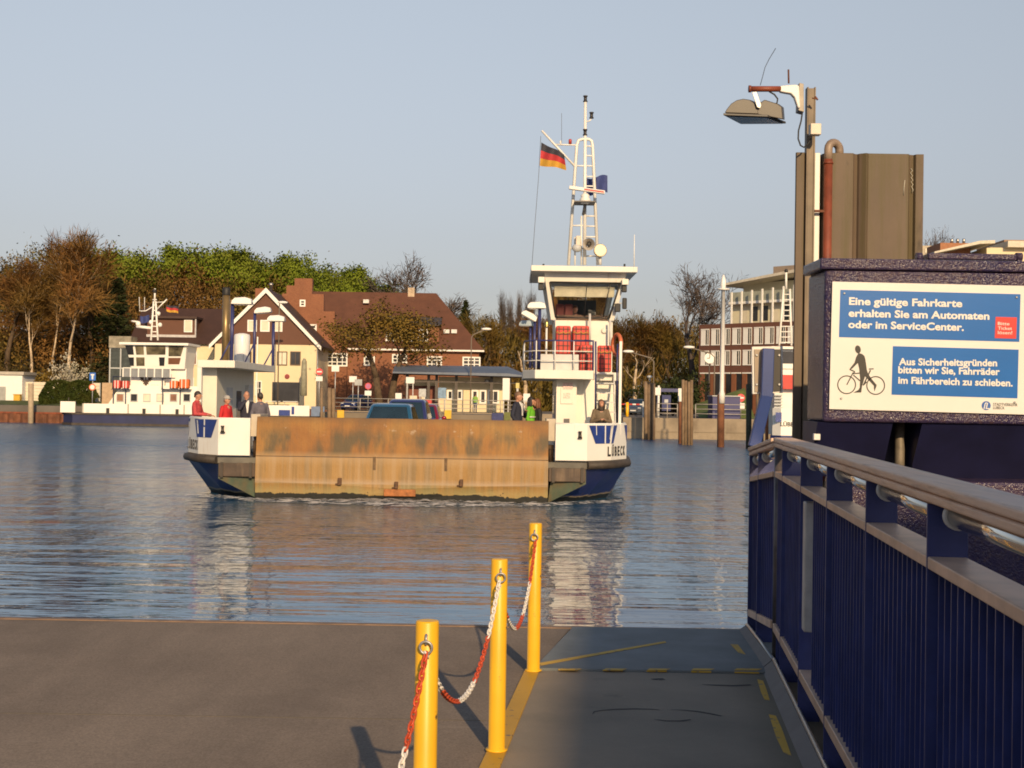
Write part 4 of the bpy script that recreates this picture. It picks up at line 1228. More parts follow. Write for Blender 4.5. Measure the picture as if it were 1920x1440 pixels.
# back wall low part
# dark interior: console, seats, blinds
BRN = mat('wheelhouse_console', (0.12, 0.07, 0.045), 0.6, var=0.3)
m = MB(); m.bx(l1 + 0.17, r1_ - 0.17, f1 + 0.18, f1 + 0.55, z1 - 0.058, z1 + 0.10); m.build('console', BRN, wh)
MB().bx(l1 + 0.3, r1_ - 0.35, yb2 - 0.5, yb2 - 0.42, z1 - 0.058, z2 - 0.45).build('back_wall', mat('wheelhouse_inside', (0.04, 0.04, 0.035), 0.7), wh)
m = MB()
for px in (1052, 1069): 
    p = wp(px, 585); m.bx(p.x - 0.13, p.x + 0.13, f1 + 0.8, f1 + 0.95, z1, z1 + 0.45)
m.build('seat', mat('seat_red', (0.16, 0.025, 0.02), 0.6), wh, bevel=0.04)
p0 = wp(1110, 590); MB().bx(p0.x - 0.11, p0.x + 0.13, f1 + 0.22, f1 + 0.3, z1 + 0.10, z1 + 0.27).build('monitor', BLACK, wh, bevel=0.01)
pa, pb = wp(1040, 537), wp(1152, 558)
m = MB(); n_b = 24
rr = []
for zi in range(5):
    z = pa.z + (pb.z - pa.z) * zi / 4
    rr.append([V((pa.x + (pb.x - pa.x) * i / n_b, f2 + 0.22 + 0.02 * math.sin(i * 0.9) + 0.03 * zi / 4, z)) for i in range(n_b + 1)])
m.loft(rr, False, True, closed=False)
m.build('roller_blind', mat('blind_cream', (0.70, 0.62, 0.45), 0.7), wh)
# window frame and glass (front), side windows
fr_ = MB()
def bar3(a, b_, r_=0.022): fr_.tube(a, b_, r_, n=6)
A, B, C, D = V((l2 + .14, f2 + 0.0, z2 - 0.02)), V((r2_ - .14, f2 + 0.0, z2 - 0.02)), V((r1_ - .14, f1 - 0.005, z1 + 0.02)), V((l1 + .14, f1 - .005, z1 + 0.02))
for a, b_ in ((A, B), (B, C), (C, D), (D, A)): bar3(a, b_, 0.028)
bar3(A.lerp(B, 0.53), D.lerp(C, 0.53), 0.014); bar3(A.lerp(B, 0.86), D.lerp(C, 0.88), 0.016)
fr_.build('window_frame', BLACK, wh)
MB().add([A, B, C, D], [(0, 1, 2, 3)]).build('window_pane', wheel_glass(), wh)
for xl2, xl1, s in ((l2, l1, 1), (r2_, r1_, -1)):
    MB().add([(xl2 + s * 0.07, f2 + .15, z2), (xl2 + s * .07, yb2 - .1, z2), (xl1 + s * .07, yb2 - .5, z1 - .05), (xl1 + s * .07, f1 + .15, z1 - .05)], [(0, 1, 2, 3)]).build('window_pane', MATS.get('wg') or wheel_glass(), wh)
# roof
ra, rb = pt(996, 504, 40.0), pt(1195, 506, 40.0)
rf = MB().bx(ra.x, rb.x, 39.95, 44.2, zx(1095, 509.5, 40)[1], zx(1095, 499, 40)[1]).build('wheelhouse_roof', CREAMW, fe, bevel=0.012)
m = MB()
for px, py in ((1019, 498), (1171, 498)):
    p = pt(px, py, 40.1); m.tube((p.x, 40.1, p.z - 0.1), (p.x, 40.1, p.z + 0.05), 0.03)
m.build('roof_light', BLACK, rf)
m = MB(); p = pt(1189, 500, 40.5); q = pt(1189.5, 440, 40.5); m.tube(p, q, 0.018, 0.012, n=6); m.build('whip_antenna', WHITE, rf)
# lamps under the roof and mirror
for px, py in ((1015, 525), (1172, 529)):
    p = pt(px, py, 40.2); MB().bx(p.x - 0.1, p.x + 0.1, 40.1, 40.3, p.z - 0.09, p.z + 0.09).build('side_lamp', CREAMW, rf, bevel=0.02)
    MB().bx(p.x - 0.09, p.x + 0.06, 40.2, 40.35, p.z - 0.30, p.z - 0.095).build('speaker', BLACK, rf, bevel=0.02)
p = pt(1171, 569, 40.3)
MB().bx(p.x - 0.07, p.x + 0.07, 40.27, 40.34, p.z - 0.17, p.z + 0.17).build('mirror', BLACK, wh, bevel=0.03)
p2 = pt(1158, 577, 40.3); MB().bx(p2.x - 0.09, p2.x + 0.09, 40.3, 40.36, p2.z - 0.13, p2.z + 0.13).build('mirror', BLACK, wh, bevel=0.03)
m = MB(); q = pt(1150, 568, 40.6); m.tube(q, p, 0.015); m.build('mirror_arm', WHITE, wh)
m = MB(); p = wp(1133, 620); m.lathe([(0.09, 0), (0.09, 0.03), (0.05, 0.05)], (p.x, f1 - 0.001 + 0.1, p.z), 16, (0, -1, 0)); m.build('wall_lamp', CREAMW, wh)
m = MB()
for px in (1106, 1144): 
    a, b_ = wp(px, 600 if px > 1120 else 588, wy - 0.25), wp(px, 648, wy - 0.25)
    m.tube(a, b_, 0.035, n=8)
m.build('ladder_rail', GREYW, wh)
# white locker on the balcony front and life jacket chests
a, b_ = pt(1013, 697, TY - 0.3), pt(1085, 665, TY - 0.3)
MB().bx(a.x, b_.x, TY - 0.38, TY - 0.15, zt + 0.001, b_.z).build('locker', GREYW, bl, bevel=0.01)
REDC = mat('red_canvas', (0.52, 0.05, 0.035), 0.6, var=0.25, scale=3, bmp=0.008, bscale=8)
def raft(x0, y0, x1, y1, Y, label):
    a, b_ = pt(x0, y1, Y), pt(x1, y0, Y)
    r = thing('life_jacket_chest', (a.x, Y, a.z), label, 'life raft chest', 'red chests on the ferry balcony')
    MB().bx(a.x, b_.x, Y, Y + 0.7, max(a.z, zt + 0.002), b_.z).build('cover', REDC, r, bevel=0.05, seg=3)
    m = MB()
    for f_ in (0.2, 0.5, 0.8):
        x = a.x + (b_.x - a.x) * f_; m.bx(x - 0.012, x + 0.012, Y - 0.012, Y - 0.002, a.z + 0.03, b_.z - 0.03)
    for f_ in (0.12, 0.3, 0.5, 0.7, 0.88):
        z = a.z + (b_.z - a.z) * f_; m.bx(a.x + 0.03, b_.x - 0.03, Y - 0.014, Y - 0.004, z - 0.01, z + 0.01)
    m.build('straps', BLACK, r)
    m = MB(); z = a.z + (b_.z - a.z) * 0.75
    m.path([V((a.x + (b_.x - a.x) * i / 8, Y - 0.02, z + 0.03 * math.sin(i * 2.1))) for i in range(9)], 0.012, 5); m.build('rope', mat('yellow_rope', (0.5, 0.3, 0.05), 0.7), r)
raft(1042, 611, 1070.5, 664, TY + 0.75, 'tall red strapped chest on ferry balcony, beside the wheelhouse left corner')
raft(1073.5, 611, 1105, 664, TY + 0.75, 'tall red strapped chest on ferry balcony, under the middle of the wheelhouse window')
raft(1087, 647, 1112.5, 696, TY + 0.3, 'low red strapped chest on ferry balcony, behind the end of the white locker')
raft(1120, 648, 1147, 697, TY + 1.62, 'low red strapped chest at the head of the ferry stairs')
# stairs on the right
st = MB()
a, b_ = pt(1119, 700, TY + 0.7), pt(1154, 700, TY + 0.7)
ns_ = 9
for i in range(ns_):
    z = 1.13 + (zt - 1.13) * (i + 1) / ns_ - 0.03; y = TY + 0.1 + 1.45 * i / ns_
    st.bx(a.x, b_.x, y, y + 0.26, z - 0.035, z)
sw = st.build('stairs', GREYW, fe)
m = MB()
for x in (a.x - 0.03, b_.x + 0.0):
    m.add([(x, TY + 0.0, 1.13), (x, TY + 0.3, 1.13), (x, TY + 1.75, zt - 0.02), (x, TY + 1.5, zt - 0.02), (x + 0.03, TY + 0.0, 1.13), (x + 0.03, TY + 0.3, 1.13), (x + 0.03, TY + 1.75, zt - 0.02), (x + 0.03, TY + 1.5, zt - 0.02)],
          [(0, 1, 2, 3), (4, 7, 6, 5), (0, 4, 5, 1), (1, 5, 6, 2), (2, 6, 7, 3), (3, 7, 4, 0)])
m.build('stringer', GREYW, sw)
m = MB()
for px, w2 in ((1164, 0.075), ):
    p = pt(px, 640, TY - 0.6); q = pt(px, 800, TY - 0.6); m.bx(p.x - w2 / 2, p.x + w2 / 2, TY - 0.65, TY - 0.55, 1.9, p.z)
m.build('stair_post', BULW, fe)
m = MB()
p = pt(1116, 640, TY - 0.6); q = pt(1116, 770, TY - 1.2)
m.path([pt(1117, 640, TY - .55), pt(1117, 700, TY - 0.6), pt(1116, 790, TY - 0.3)], 0.025, 8)
m.path([pt(1158, 645, TY - .55), pt(1157, 700, TY - 0.6), pt(1157, 790, TY - 0.3)], 0.025, 8)
m.build('stair_handrail', BLUEP, fe)
# lifebuoy seen edge on
p = pt(1155, 640, TY + 0.2)
lb = MB().torus((p.x + 0.02, TY + 0.1, p.z - 0.1), 0.30, 0.06, (1, 0.35, 0), 20, 8).build('lifebuoy', mat('lifebuoy_orange', (0.50, 0.13, 0.05), 0.5), None)
tag(lb, 'orange lifebuoy hanging on the white ferry post above the stairs', 'lifebuoy')
# bell
p = pt(1025, 610, TY + 0.1)
m = MB().lathe([(0.09, 0), (0.075, 0.03), (0.06, 0.12), (0.05, 0.17), (0.02, 0.2)], (p.x, TY + 0.1, p.z - 0.05), 16)
be = m.build('bell', mat('bell_brass', (0.45, 0.33, 0.12), 0.3, 0.9), fe)
MB().tube((p.x, TY + 0.1, zt), (p.x, TY + 0.1, p.z - 0.06), 0.03).build('bell_post', WHITE, fe)
# floodlight posts left of the tower
flood(1012, 578, 690, 2.2, -0.09, 0.85, 0, None, False)
flood(1003, 596, 690, 4.0, -0.20, 0.8, -0.5, None, False)
flood(995, 611, 690, 5.6, -0.12, 0.8, 0, mat('flood_blue_grey', (0.30, 0.38, 0.45), 0.4), False)

# ---- mast
MY = 41.0
def mp(px, py, y=MY): return pt(px, py, y)
rz = zx(1095, 499, MY)[1]
m = MB()
Lb, Lt, Rt, Rb, Cb, Ct = mp(1066, 497), mp(1081.5, 272), mp(1111, 272), mp(1121, 497), mp(1097, 497), mp(1097, 262)
m.path([Lb, Lt, mp(1085, 263), mp(1092, 261), mp(1104, 261), mp(1109, 264), Rt, Rb], 0.05, 8)
m.tube(mp(1096, 497), mp(1097.5, 190), 0.058, 0.045, n=10)
for y in (274, 292, 311, 331, 349, 405, 424, 444, 463, 480):
    f_ = (y - 272) / 225; xr_ = 1111 + 10 * f_
    m.tube(mp(1097, y), mp(xr_, y + 0.4), 0.026, n=6)
for y in (311, 423, 466): 
    f_ = (y - 272) / 225; m.tube(mp(1081.5 - 15.5 * f_, y), mp(1097, y), 0.026, n=6)
m.tube(mp(1090, 405), mp(1090, 497), 0.028, n=6); m.tube(mp(1078, 445), mp(1078, 497), 0.03, n=6)
ms = m.build('mast', BULW, fe)
m = MB(); m.path([mp(1016, 245), mp(1078, 312)], 0.035, 8); m.path([mp(1041, 271), mp(1082, 272)], 0.026, 6); m.path([mp(1051, 271), mp(1051, 264)], 0.03, 6)
m.build('gaff', BULW, ms)
m = MB()
m.path([mp(1053, 268), mp(1053, 212)], 0.006, 4); m.path([mp(1014, 255), mp(1010, 330), mp(1003, 420), mp(996, 517)], 0.007, 4); m.path([mp(996, 517), mp(996, 575)], 0.005, 4)
m.build('halyard', mat('rope_grey', (0.12, 0.12, 0.12), 0.8), ms)
MB().lathe([(0.05, 0), (0.05, 0.13), (0.03, 0.15)], mp(1069, 270), 10).build('signal_light', mat('signal_red', (0.4, 0.04, 0.03), 0.4), ms)
for px, py in ((1097.5, 191), (1109, 222), (1097, 254)):
    m = MB().lathe([(0.07, 0), (0.07, 0.03), (0.05, 0.04), (0.05, 0.15), (0.07, 0.16), (0.07, 0.19), (0.03, 0.2)], mp(px, py), 12); m.build('navigation_light', mat('lantern_black', (0.03, 0.025, 0.022), 0.4), ms)
m = MB(); m.path([mp(1098, 228), mp(1105, 227), mp(1109, 223)], 0.022, 6); m.build('lantern_arm', BULW, ms)
# radar
m = MB(); a, b_ = mp(1067, 351.5, MY - 0.5), mp(1134, 361, MY - 0.5)
d = (b_ - a).normalized(); m.obox((a + b_) / 2, d, (0, 1, 0), d.cross(V((0, 1, 0))), (b_ - a).length / 2, 0.07, 0.055)
rd = m.build('radar_scanner', WHITE, ms, bevel=0.02)
m = MB(); a2, b2 = a.lerp(b_, 0.42), a.lerp(b_, 0.97); m.obox((a2 + b2) / 2 + V((0, -0.072, 0)), d, (0, 1, 0), d.cross(V((0, 1, 0))), (b2 - a2).length / 2, 0.003, 0.025); m.build('scanner_stripe', mat('radar_red', (0.42, 0.05, 0.04), 0.5), rd)
MB().lathe([(0.1, 0), (0.17, 0.05), (0.17, 0.12), (0.12, 0.2), (0.14, 0.25), (0.08, 0.31)], mp(1097, 382, MY - 0.5), 16).build('radar_base', BULW, ms)
m = MB(); a, b_ = mp(1075, 385), mp(1114, 384); m.bx(a.x, b_.x, MY - 0.75, MY + 0.05, b_.z - 0.02, b_.z + 0.01); m.path([mp(1097, 385, MY - .4), mp(1094, 402)], 0.05, 8); m.build('radar_platform', mat('platform_grey', (0.16, 0.15, 0.14), 0.6), ms)
m = MB().lathe([(0.19, 0), (0.13, 0.10), (0.06, 0.26), (0.04, 0.4)], mp(1104, 458, MY - 0.45), 18, (0, 1, 0), caps=False); m.build('horn', mat('horn_grey', (0.42, 0.38, 0.33), 0.5), ms)
MB().ball(mp(1104, 458, MY - 0.3), (0.07, 0.03, 0.07), 10, 6).build('horn_driver', BLACK, ms)
MB().bx(mp(1079, 450).x, mp(1088, 450).x, MY - 0.3, MY - 0.1, mp(1084, 463).z, mp(1084, 444).z).build('speaker', mat('speaker_cream', (0.6, 0.52, 0.42), 0.5), ms, bevel=0.02)
MB().ball(mp(1082, 465, MY - .2), (0.16, 0.14, 0.13), 12, 8).build('radar_drum', GREYP, ms)
m = MB().lathe([(0.0, -0.16), (0.12, -0.15), (0.19, -0.05), (0.2, 0.06), (0.18, 0.08)], mp(1125, 470, MY - 0.7), 20, (0.1, -1, 0.05)); sl = m.build('searchlight', mat('searchlight_brass', (0.42, 0.34, 0.2), 0.35, 0.6), ms)
MB().lathe([(0.175, 0.079), (0.17, 0.085)], mp(1125, 470, MY - 0.7), 20, (0.1, -1, 0.05)).build('lens', glassy('searchlight_glass', (0.62, 0.56, 0.42), 0.15), sl)
m = MB(); m.tube(mp(1125, 497, MY - .6), mp(1125, 482, MY - .6), 0.05); m.build('searchlight_foot', GREYW, ms)
# flags
def flag(pts_fn, nu, nv, bands, name, label, mats_):
    root = thing(name, pts_fn(0, 0), label, 'flag')
    for k, (v0, v1) in enumerate(bands):
        m = MB(); rr = []
        for j in range(nv + 1):
            v = v0 + (v1 - v0) * j / nv
            rr.append([pts_fn(i / nu, v) for i in range(nu + 1)])
        m.loft(rr, False, True, closed=False)
        m.build('stripe' if len(bands) > 1 else 'cloth', mats_[k], root)
    return root
def gflag(u, v):
    tl, tr, br, bl_ = (1015, 267), (1058, 289), (1062, 317), (1012, 311)
    x = (1 - v) * (tl[0] + (tr[0] - tl[0]) * u) + v * (bl_[0] + (br[0] - bl_[0]) * u)
    y = (1 - v) * (tl[1] + (tr[1] - tl[1]) * u) + v * (bl_[1] + (br[1] - bl_[1]) * u)
    y += 2.2 * math.sin(u * 7 + v) * u
    return pt(x, y, MY - 0.2 + 0.10 * math.sin(u * 9 + v * 2))
FB, FR, FG = mat('flag_black', (0.035, 0.033, 0.045), 0.8), mat('flag_red', (0.42, 0.03, 0.035), 0.8), mat('flag_gold', (0.50, 0.27, 0.03), 0.8)
flag(gflag, 16, 3, ((0, 1 / 3), (1 / 3, 2 / 3), (2 / 3, 1)), 'national_flag', 'black, red and gold flag flying from the mast gaff of the approaching ferry', (FB, FR, FG))
def eflag(u, v):
    x = 1098 + (1139 - 1098) * u; y = 333 + v * 30 + 3 * math.sin(u * 6) - 3 * u + 2 * v * math.sin(u * 8)
    return pt(x, y, MY + 0.35 + 0.1 * math.sin(u * 8 + v))
FBL = mat('flag_blue', (0.035, 0.05, 0.17), 0.8)
flag(eflag, 14, 4, ((0, 1),), 'blue_flag', 'dark blue flag fluttering behind the ladder mast of the approaching ferry', (FBL,))
# bow wave
def foam_mat():
    m, ns, ls, b = nt('foam')
    co = coords(ns, True)
    n = noise(ns, ls, co, 2.4, 6, 0.75, (1, 3.0, 1))
    b.inputs['Base Color'].default_value = (0.70, 0.68, 0.66, 1)
    b.inputs['Roughness'].default_value = 0.7
    ls.new(ramp(ns, ls, n, [(0.47, 0.0), (0.56, 0.9)]), b.inputs['Alpha'])
    bump(ns, ls, n, 0.8, 0.05, b)
    return m
m = MB()
rr = []
rnd = random.Random(3)
for i in range(121):
    t = i / 120; x = ox - 6.2 + 12.4 * t
    k = math.exp(-((t - 0.52) / 0.22) ** 2) * 0.30 + 0.10
    yb3 = FY - 0.18 + (max(0, abs(x - ox) - 4.0)) * 0.75
    j = rnd.uniform(-0.05, 0.05)
    rr.append([V((x, yb3 - 3.4 * k - 0.35 + 3 * j, 0.006)), V((x, yb3 - 1.8 * k - 0.25 + j, 0.02 + 0.12 * k + j * .2)), V((x, yb3 - 0.15, 0.03 + 0.12 * k + j * 0.4)), V((x, yb3 + 0.05, 0.02))])
m.loft(rr, False, True, closed=False)
tag(m.build('bow_foam', foam_mat()), None, None, None, 'stuff')
# ------------------------------------------------------------------ people
def capsule(m, p, q, r0, r1, n=10):
    m.tube(p, q, r0, r1, n=n); m.ball(p, r0, n, 6); m.ball(q, r1, n, 6)
def remeshed(m, name, mt, parent, vox, smooth=3):
    """one continuous skin round the collected volumes"""
    me = m.mesh(name)
    o = bpy.data.objects.new(name, me); COL.objects.link(o)
    r = o.modifiers.new('skin', 'REMESH'); r.mode = 'VOXEL'; r.voxel_size = vox; r.use_smooth_shade = True
    s = o.modifiers.new('soft', 'SMOOTH'); s.factor = 0.5; s.iterations = smooth
    bpy.context.view_layer.update()
    new = evalmesh(o)
    o.modifiers.clear(); o.data = new; bpy.data.meshes.remove(me)
    new.materials.clear(); new.materials.append(mt)
    o.parent = parent
    return o
SKIN = mat('skin', (0.44, 0.22, 0.14), 0.5, var=0.08)
EYE = mat('eye', (0.03, 0.02, 0.018), 0.3)
def person(loc, yaw, H, label, top, trousers, hair_c, pose, hair='short', shirt=None, vest=None, cap=None, group=None, coat=False):
    r = thing('person', (0, 0, 0), label, 'person', group)
    k = H / 1.76
    hd, el, tilt = pose.get('hands'), pose.get('elbows'), pose.get('tilt', 0.0)
    el = el or [V((-0.25, 0.02, 1.14)), V((0.25, 0.02, 1.14))]
    hd = hd or [V((-0.25, -0.07, 0.88)), V((0.25, -0.07, 0.88))]
    hc = V((0, -0.02 - tilt * 0.08, 1.635 - tilt * 0.03))
    body, jk, tr, sh = MB(), MB(), MB(), MB()
    rot = Matrix.Rotation(-tilt, 3, 'X').to_4x4().to_3x3()
    body.ball(hc, (0.077, 0.097, 0.118), 14, 10, rot)
    body.ball(hc + rot @ V((0, -0.03, -0.07)), (0.055, 0.06, 0.055), 10, 8)
    body.tube(hc + rot @ V((0, -0.093, 0.015)), hc + rot @ V((0, -0.117, -0.03)), 0.010, 0.017, n=8)
    for s in (-1, 1): body.ball(hc + rot @ V((s * 0.078, 0.005, -0.01)), (0.013, 0.022, 0.033), 8, 6)
    body.ball(hc + rot @ V((0, -0.088, -0.062)), (0.026, 0.012, 0.012), 8, 6)
    capsule(body, V((0, 0.015, 1.44)), hc + V((0, 0.015, -0.08)), 0.058, 0.052)
    capsule(body, V((0, 0, 0.96)), V((0, 0, 1.38)), 0.115, 0.12)
    body.ball((0, 0, 1.36), (0.18, 0.10, 0.09), 12, 8)
    for i, s in enumerate((-1, 1)):
        S_, E, Hd = V((s * 0.185, 0.01, 1.405)), V(el[i]), V(hd[i])
        capsule(body, S_, E, 0.048, 0.038); capsule(body, E, Hd, 0.037, 0.026)
        d = (Hd - E).normalized(); a = d.cross(V((0, 0, 1))); a = a.normalized() if a.length > 0.05 else V((1, 0, 0))
        w = d.cross(a)
        body.obox(Hd + d * 0.045, a, w, d, 0.036, 0.014, 0.045)
        for j in range(4):
            base = Hd + d * 0.085 + a * (0.027 - 0.018 * j)
            L_ = (0.032, 0.040, 0.037, 0.026)[j]
            mid = base + d * L_ + w * 0.008
            body.path([base - d * 0.02, base, mid, mid + d * L_ * 0.5 + w * 0.02], [0.009, 0.009, 0.0085, 0.007], 6)
        tb = Hd + d * 0.03 + a * 0.034 * (1 if s < 0 else -1)
        body.path([Hd + d * 0.02, tb, tb + d * 0.03 + a * 0.018 * (1 if s < 0 else -1), tb + d * 0.055 + a * 0.02 * (1 if s < 0 else -1)], [0.012, 0.011, 0.010, 0.008], 6)
        capsule(body, V((s * 0.09, 0, 0.93)), V((s * 0.10, -0.01, 0.49)), 0.078, 0.05); capsule(body, V((s * 0.10, -0.01, 0.49)), V((s * 0.105, 0.015, 0.09)), 0.05, 0.035)
        capsule(body, V((s * 0.105, 0.03, 0.05)), V((s * 0.115, -0.13, 0.035)), 0.036, 0.03)
        capsule(jk, S_ + V((-s * 0.01, 0, 0)), E, 0.066, 0.056); capsule(jk, E, E.lerp(Hd, 0.93), 0.056, 0.042)
        capsule(tr, V((s * 0.088, 0, 0.93)), V((s * 0.10, -0.01, 0.49)), 0.096, 0.068); capsule(tr, V((s * 0.10, -0.01, 0.49)), V((s * 0.105, 0.01, 0.08)), 0.066, 0.058)
        capsule(sh, V((s * 0.105, 0.03, 0.05)), V((s * 0.118, -0.15, 0.042)), 0.05, 0.042)
    lowz = 0.72 if coat else 0.93
    jk.loft([[V((rx * math.cos(t), ry * math.sin(t) + 0.005, z)) for t in [2 * math.pi * i / 18 for i in range(18)]] for z, rx, ry in ((lowz, 0.185 if not coat else 0.21, 0.135), (1.0, 0.165, 0.128), (1.15, 0.17, 0.132), (1.30, 0.192, 0.138), (1.39, 0.205, 0.118), (1.455, 0.13, 0.085), (1.50, 0.07, 0.07))], True, True)
    tr.ball((0, 0, 0.95), (0.165, 0.115, 0.12), 14, 8)
    def sc(m): m.v = [tuple(x * k for x in v) for v in m.v]; return m
    b_ = remeshed(sc(body), 'body', SKIN, r, 0.0095, 2)
    remeshed(sc(jk), 'jacket', top, r, 0.014, 4)
    remeshed(sc(tr), 'trousers', trousers, r, 0.014, 4)
    remeshed(sc(sh), 'shoes', BLACK, r, 0.012, 2)
    hm = mat('hair_%.3f_%.3f_%.3f' % hair_c, hair_c, 0.6, var=0.3, scale=30)
    m = MB()
    if hair != 'bald':
        rings = []
        for j in range(8):
            a = math.pi / 2 * j / 7
            rings.append([hc + rot @ V((0.085 * math.cos(a) * math.cos(t), 0.012 + 0.104 * math.cos(a) * math.sin(t), 0.012 + 0.122 * math.sin(a) + (0.045 * max(0, -math.sin(t)) if j == 0 else 0) - (0.07 * max(0, math.sin(t)) if j == 0 else 0))) for t in [2 * math.pi * i / 20 for i in range(20)]])
        m.loft(rings, True, True)
        if hair == 'long':
            m.ball(hc + rot @ V((0, 0.05, -0.08)), (0.095, 0.075, 0.17), 12, 8)
            for s in (-1, 1): m.ball(hc + rot @ V((s * 0.078, -0.005, -0.07)), (0.03, 0.05, 0.13), 8, 6)
        sc(m).build('hair', hm, r)
    m = MB()
    for s in (-1, 1): m.ball(hc + rot @ V((s * 0.03, -0.09, 0.012)), (0.011, 0.007, 0.007), 8, 6)
    sc(m).build('eyes', EYE, b_)
    if cap:
        m = MB(); rings = [[hc + rot @ V((0.092 * c_ * math.cos(t), 0.01 + 0.11 * c_ * math.sin(t), z)) for t in [2 * math.pi * i / 18 for i in range(18)]] for c_, z in ((1.0, 0.03), (1.0, 0.07), (0.85, 0.12), (0.4, 0.145), (0.05, 0.148))]
        m.loft(rings, True, True); m.obox(hc + rot @ V((0, -0.12, 0.04)), (1, 0, 0), (0, 1, 0), (0, 0, 1), 0.06, 0.06, 0.006)
        sc(m).build('cap', cap, r)
    if shirt:
        m = MB(); m.add([(-0.05, -0.135, 1.44), (0.05, -0.135, 1.44), (0.012, -0.15, 1.14), (-0.012, -0.15, 1.14), (-0.06, -0.06, 1.50), (0.06, -0.06, 1.50), (0.02, 0.0, 1.14), (-0.02, 0, 1.14)], [(0, 1, 2, 3), (4, 5, 1, 0), (0, 3, 7, 4), (1, 5, 6, 2), (4, 7, 6, 5), (3, 2, 6, 7)])
        sc(m).build('shirt', shirt, r)
    if vest:
        m = MB(); m.loft([[V((rx * math.cos(t), ry * math.sin(t) + 0.005, z)) for t in [2 * math.pi * i / 18 for i in range(18)]] for z, rx, ry in ((1.0, 0.195, 0.152), (1.04, 0.197, 0.154))], True, True); m.loft([[V((rx * math.cos(t), ry * math.sin(t) + 0.005, z)) for t in [2 * math.pi * i / 18 for i in range(18)]] for z, rx, ry in ((1.16, 0.2, 0.155), (1.2, 0.203, 0.157))], True, True)
        sc(m).build('reflective_band', vest, r)
    r.location = loc
    r.rotation_euler = (0, 0, yaw)
    return r
def cloth(name, c, var=0.2): return mat(name, c, 0.8, var=var, scale=7, bmp=0.006, bscale=14)
DARKT = cloth('dark_trousers', (0.03, 0.03, 0.035))
JEANS = cloth('jeans', (0.05, 0.07, 0.13))
HAND_FWD = dict(hands=[V((-0.16, -0.36, 1.10)), V((0.2, -0.34, 1.08))], elbows=[V((-0.27, -0.05, 1.13)), V((0.28, -0.04, 1.13))])
HAND_CHEST = dict(hands=[V((-0.22, -0.10, 0.9)), V((0.02, -0.22, 1.24))], elbows=[V((-0.27, 0.04, 1.14)), V((0.29, -0.09, 1.12))])
HAND_FACE = dict(hands=[V((-0.05, -0.16, 1.50)), V((0.25, -0.07, 0.9))], elbows=[V((-0.24, -0.2, 1.24)), V((0.26, 0.02, 1.14))])
PHONE = dict(hands=[V((-0.05, -0.27, 1.17)), V((0.06, -0.27, 1.16))], elbows=[V((-0.27, -0.05, 1.10)), V((0.27, -0.05, 1.10))], tilt=0.55)
ZD = 1.13
def stand(px, d): return V((pt(px, 745, d).x, d, ZD))
person(stand(370, 38.9), R(82), 1.83, 'person in a pink red and black jacket looking right at the ferry\'s outer corner', cloth('pink_red_jacket', (0.45, 0.055, 0.06), 0.35), DARKT, (0.03, 0.022, 0.018), HAND_FWD)
person(stand(425, 39.3), R(62), 1.70, 'person in plain bright red jacket and light grey cap, seen from behind', cloth('bright_red_jacket', (0.50, 0.018, 0.022)), JEANS, (0.30, 0.28, 0.26), {}, cap=cloth('grey_cap', (0.36, 0.34, 0.31)))
person(stand(462, 39.9), R(25), 1.86, 'bald person in dark navy jacket with pale collar, hand raised to the mouth', cloth('dark_navy_jacket', (0.022, 0.022, 0.04)), DARKT, (0.2, 0.12, 0.08), HAND_FACE, hair='bald', shirt=WHITE)
person(stand(488, 39.0), R(-150), 1.82, 'dark haired person in grey jacket turned away beside the rusty ramp', cloth('grey_jacket', (0.11, 0.10, 0.125)), DARKT, (0.045, 0.035, 0.03), {})
person(stand(971, 38.6), R(68), 1.96, 'person in dark blue suit and white shirt holding a hand to the chest', cloth('dark_suit', (0.016, 0.018, 0.035)), DARKT, (0.16, 0.09, 0.05), HAND_CHEST, shirt=WHITE)
person(stand(995, 39.5), R(75), 1.82, 'dark haired person in a bright green safety jacket', cloth('green_jacket', (0.13, 0.42, 0.02)), DARKT, (0.02, 0.016, 0.016), {}, hair='long', vest=mat('reflective_silver', (0.5, 0.52, 0.42), 0.4))
person(stand(1008, 39.7), R(-75), 1.77, 'person with long reddish hair and black jacket facing the green jacket', cloth('black_jacket', (0.02, 0.018, 0.02)), DARKT, (0.16, 0.065, 0.03), {}, hair='long')
person(stand(1127, 38.3), R(5), 1.80, 'person in long brown coat looking down at a phone below the ferry stairs', cloth('brown_coat', (0.145, 0.105, 0.065)), DARKT, (0.04, 0.028, 0.022), PHONE, hair='long', coat=True)
hp = person(V((pt(1079, 575, 41.6).x, 41.6, 4.05)), R(15), 1.74, 'person at the helm seen dimly through the ferry wheelhouse window', cloth('helm_pullover', (0.06, 0.03, 0.03)), DARKT, (0.10, 0.05, 0.03), HAND_FWD)

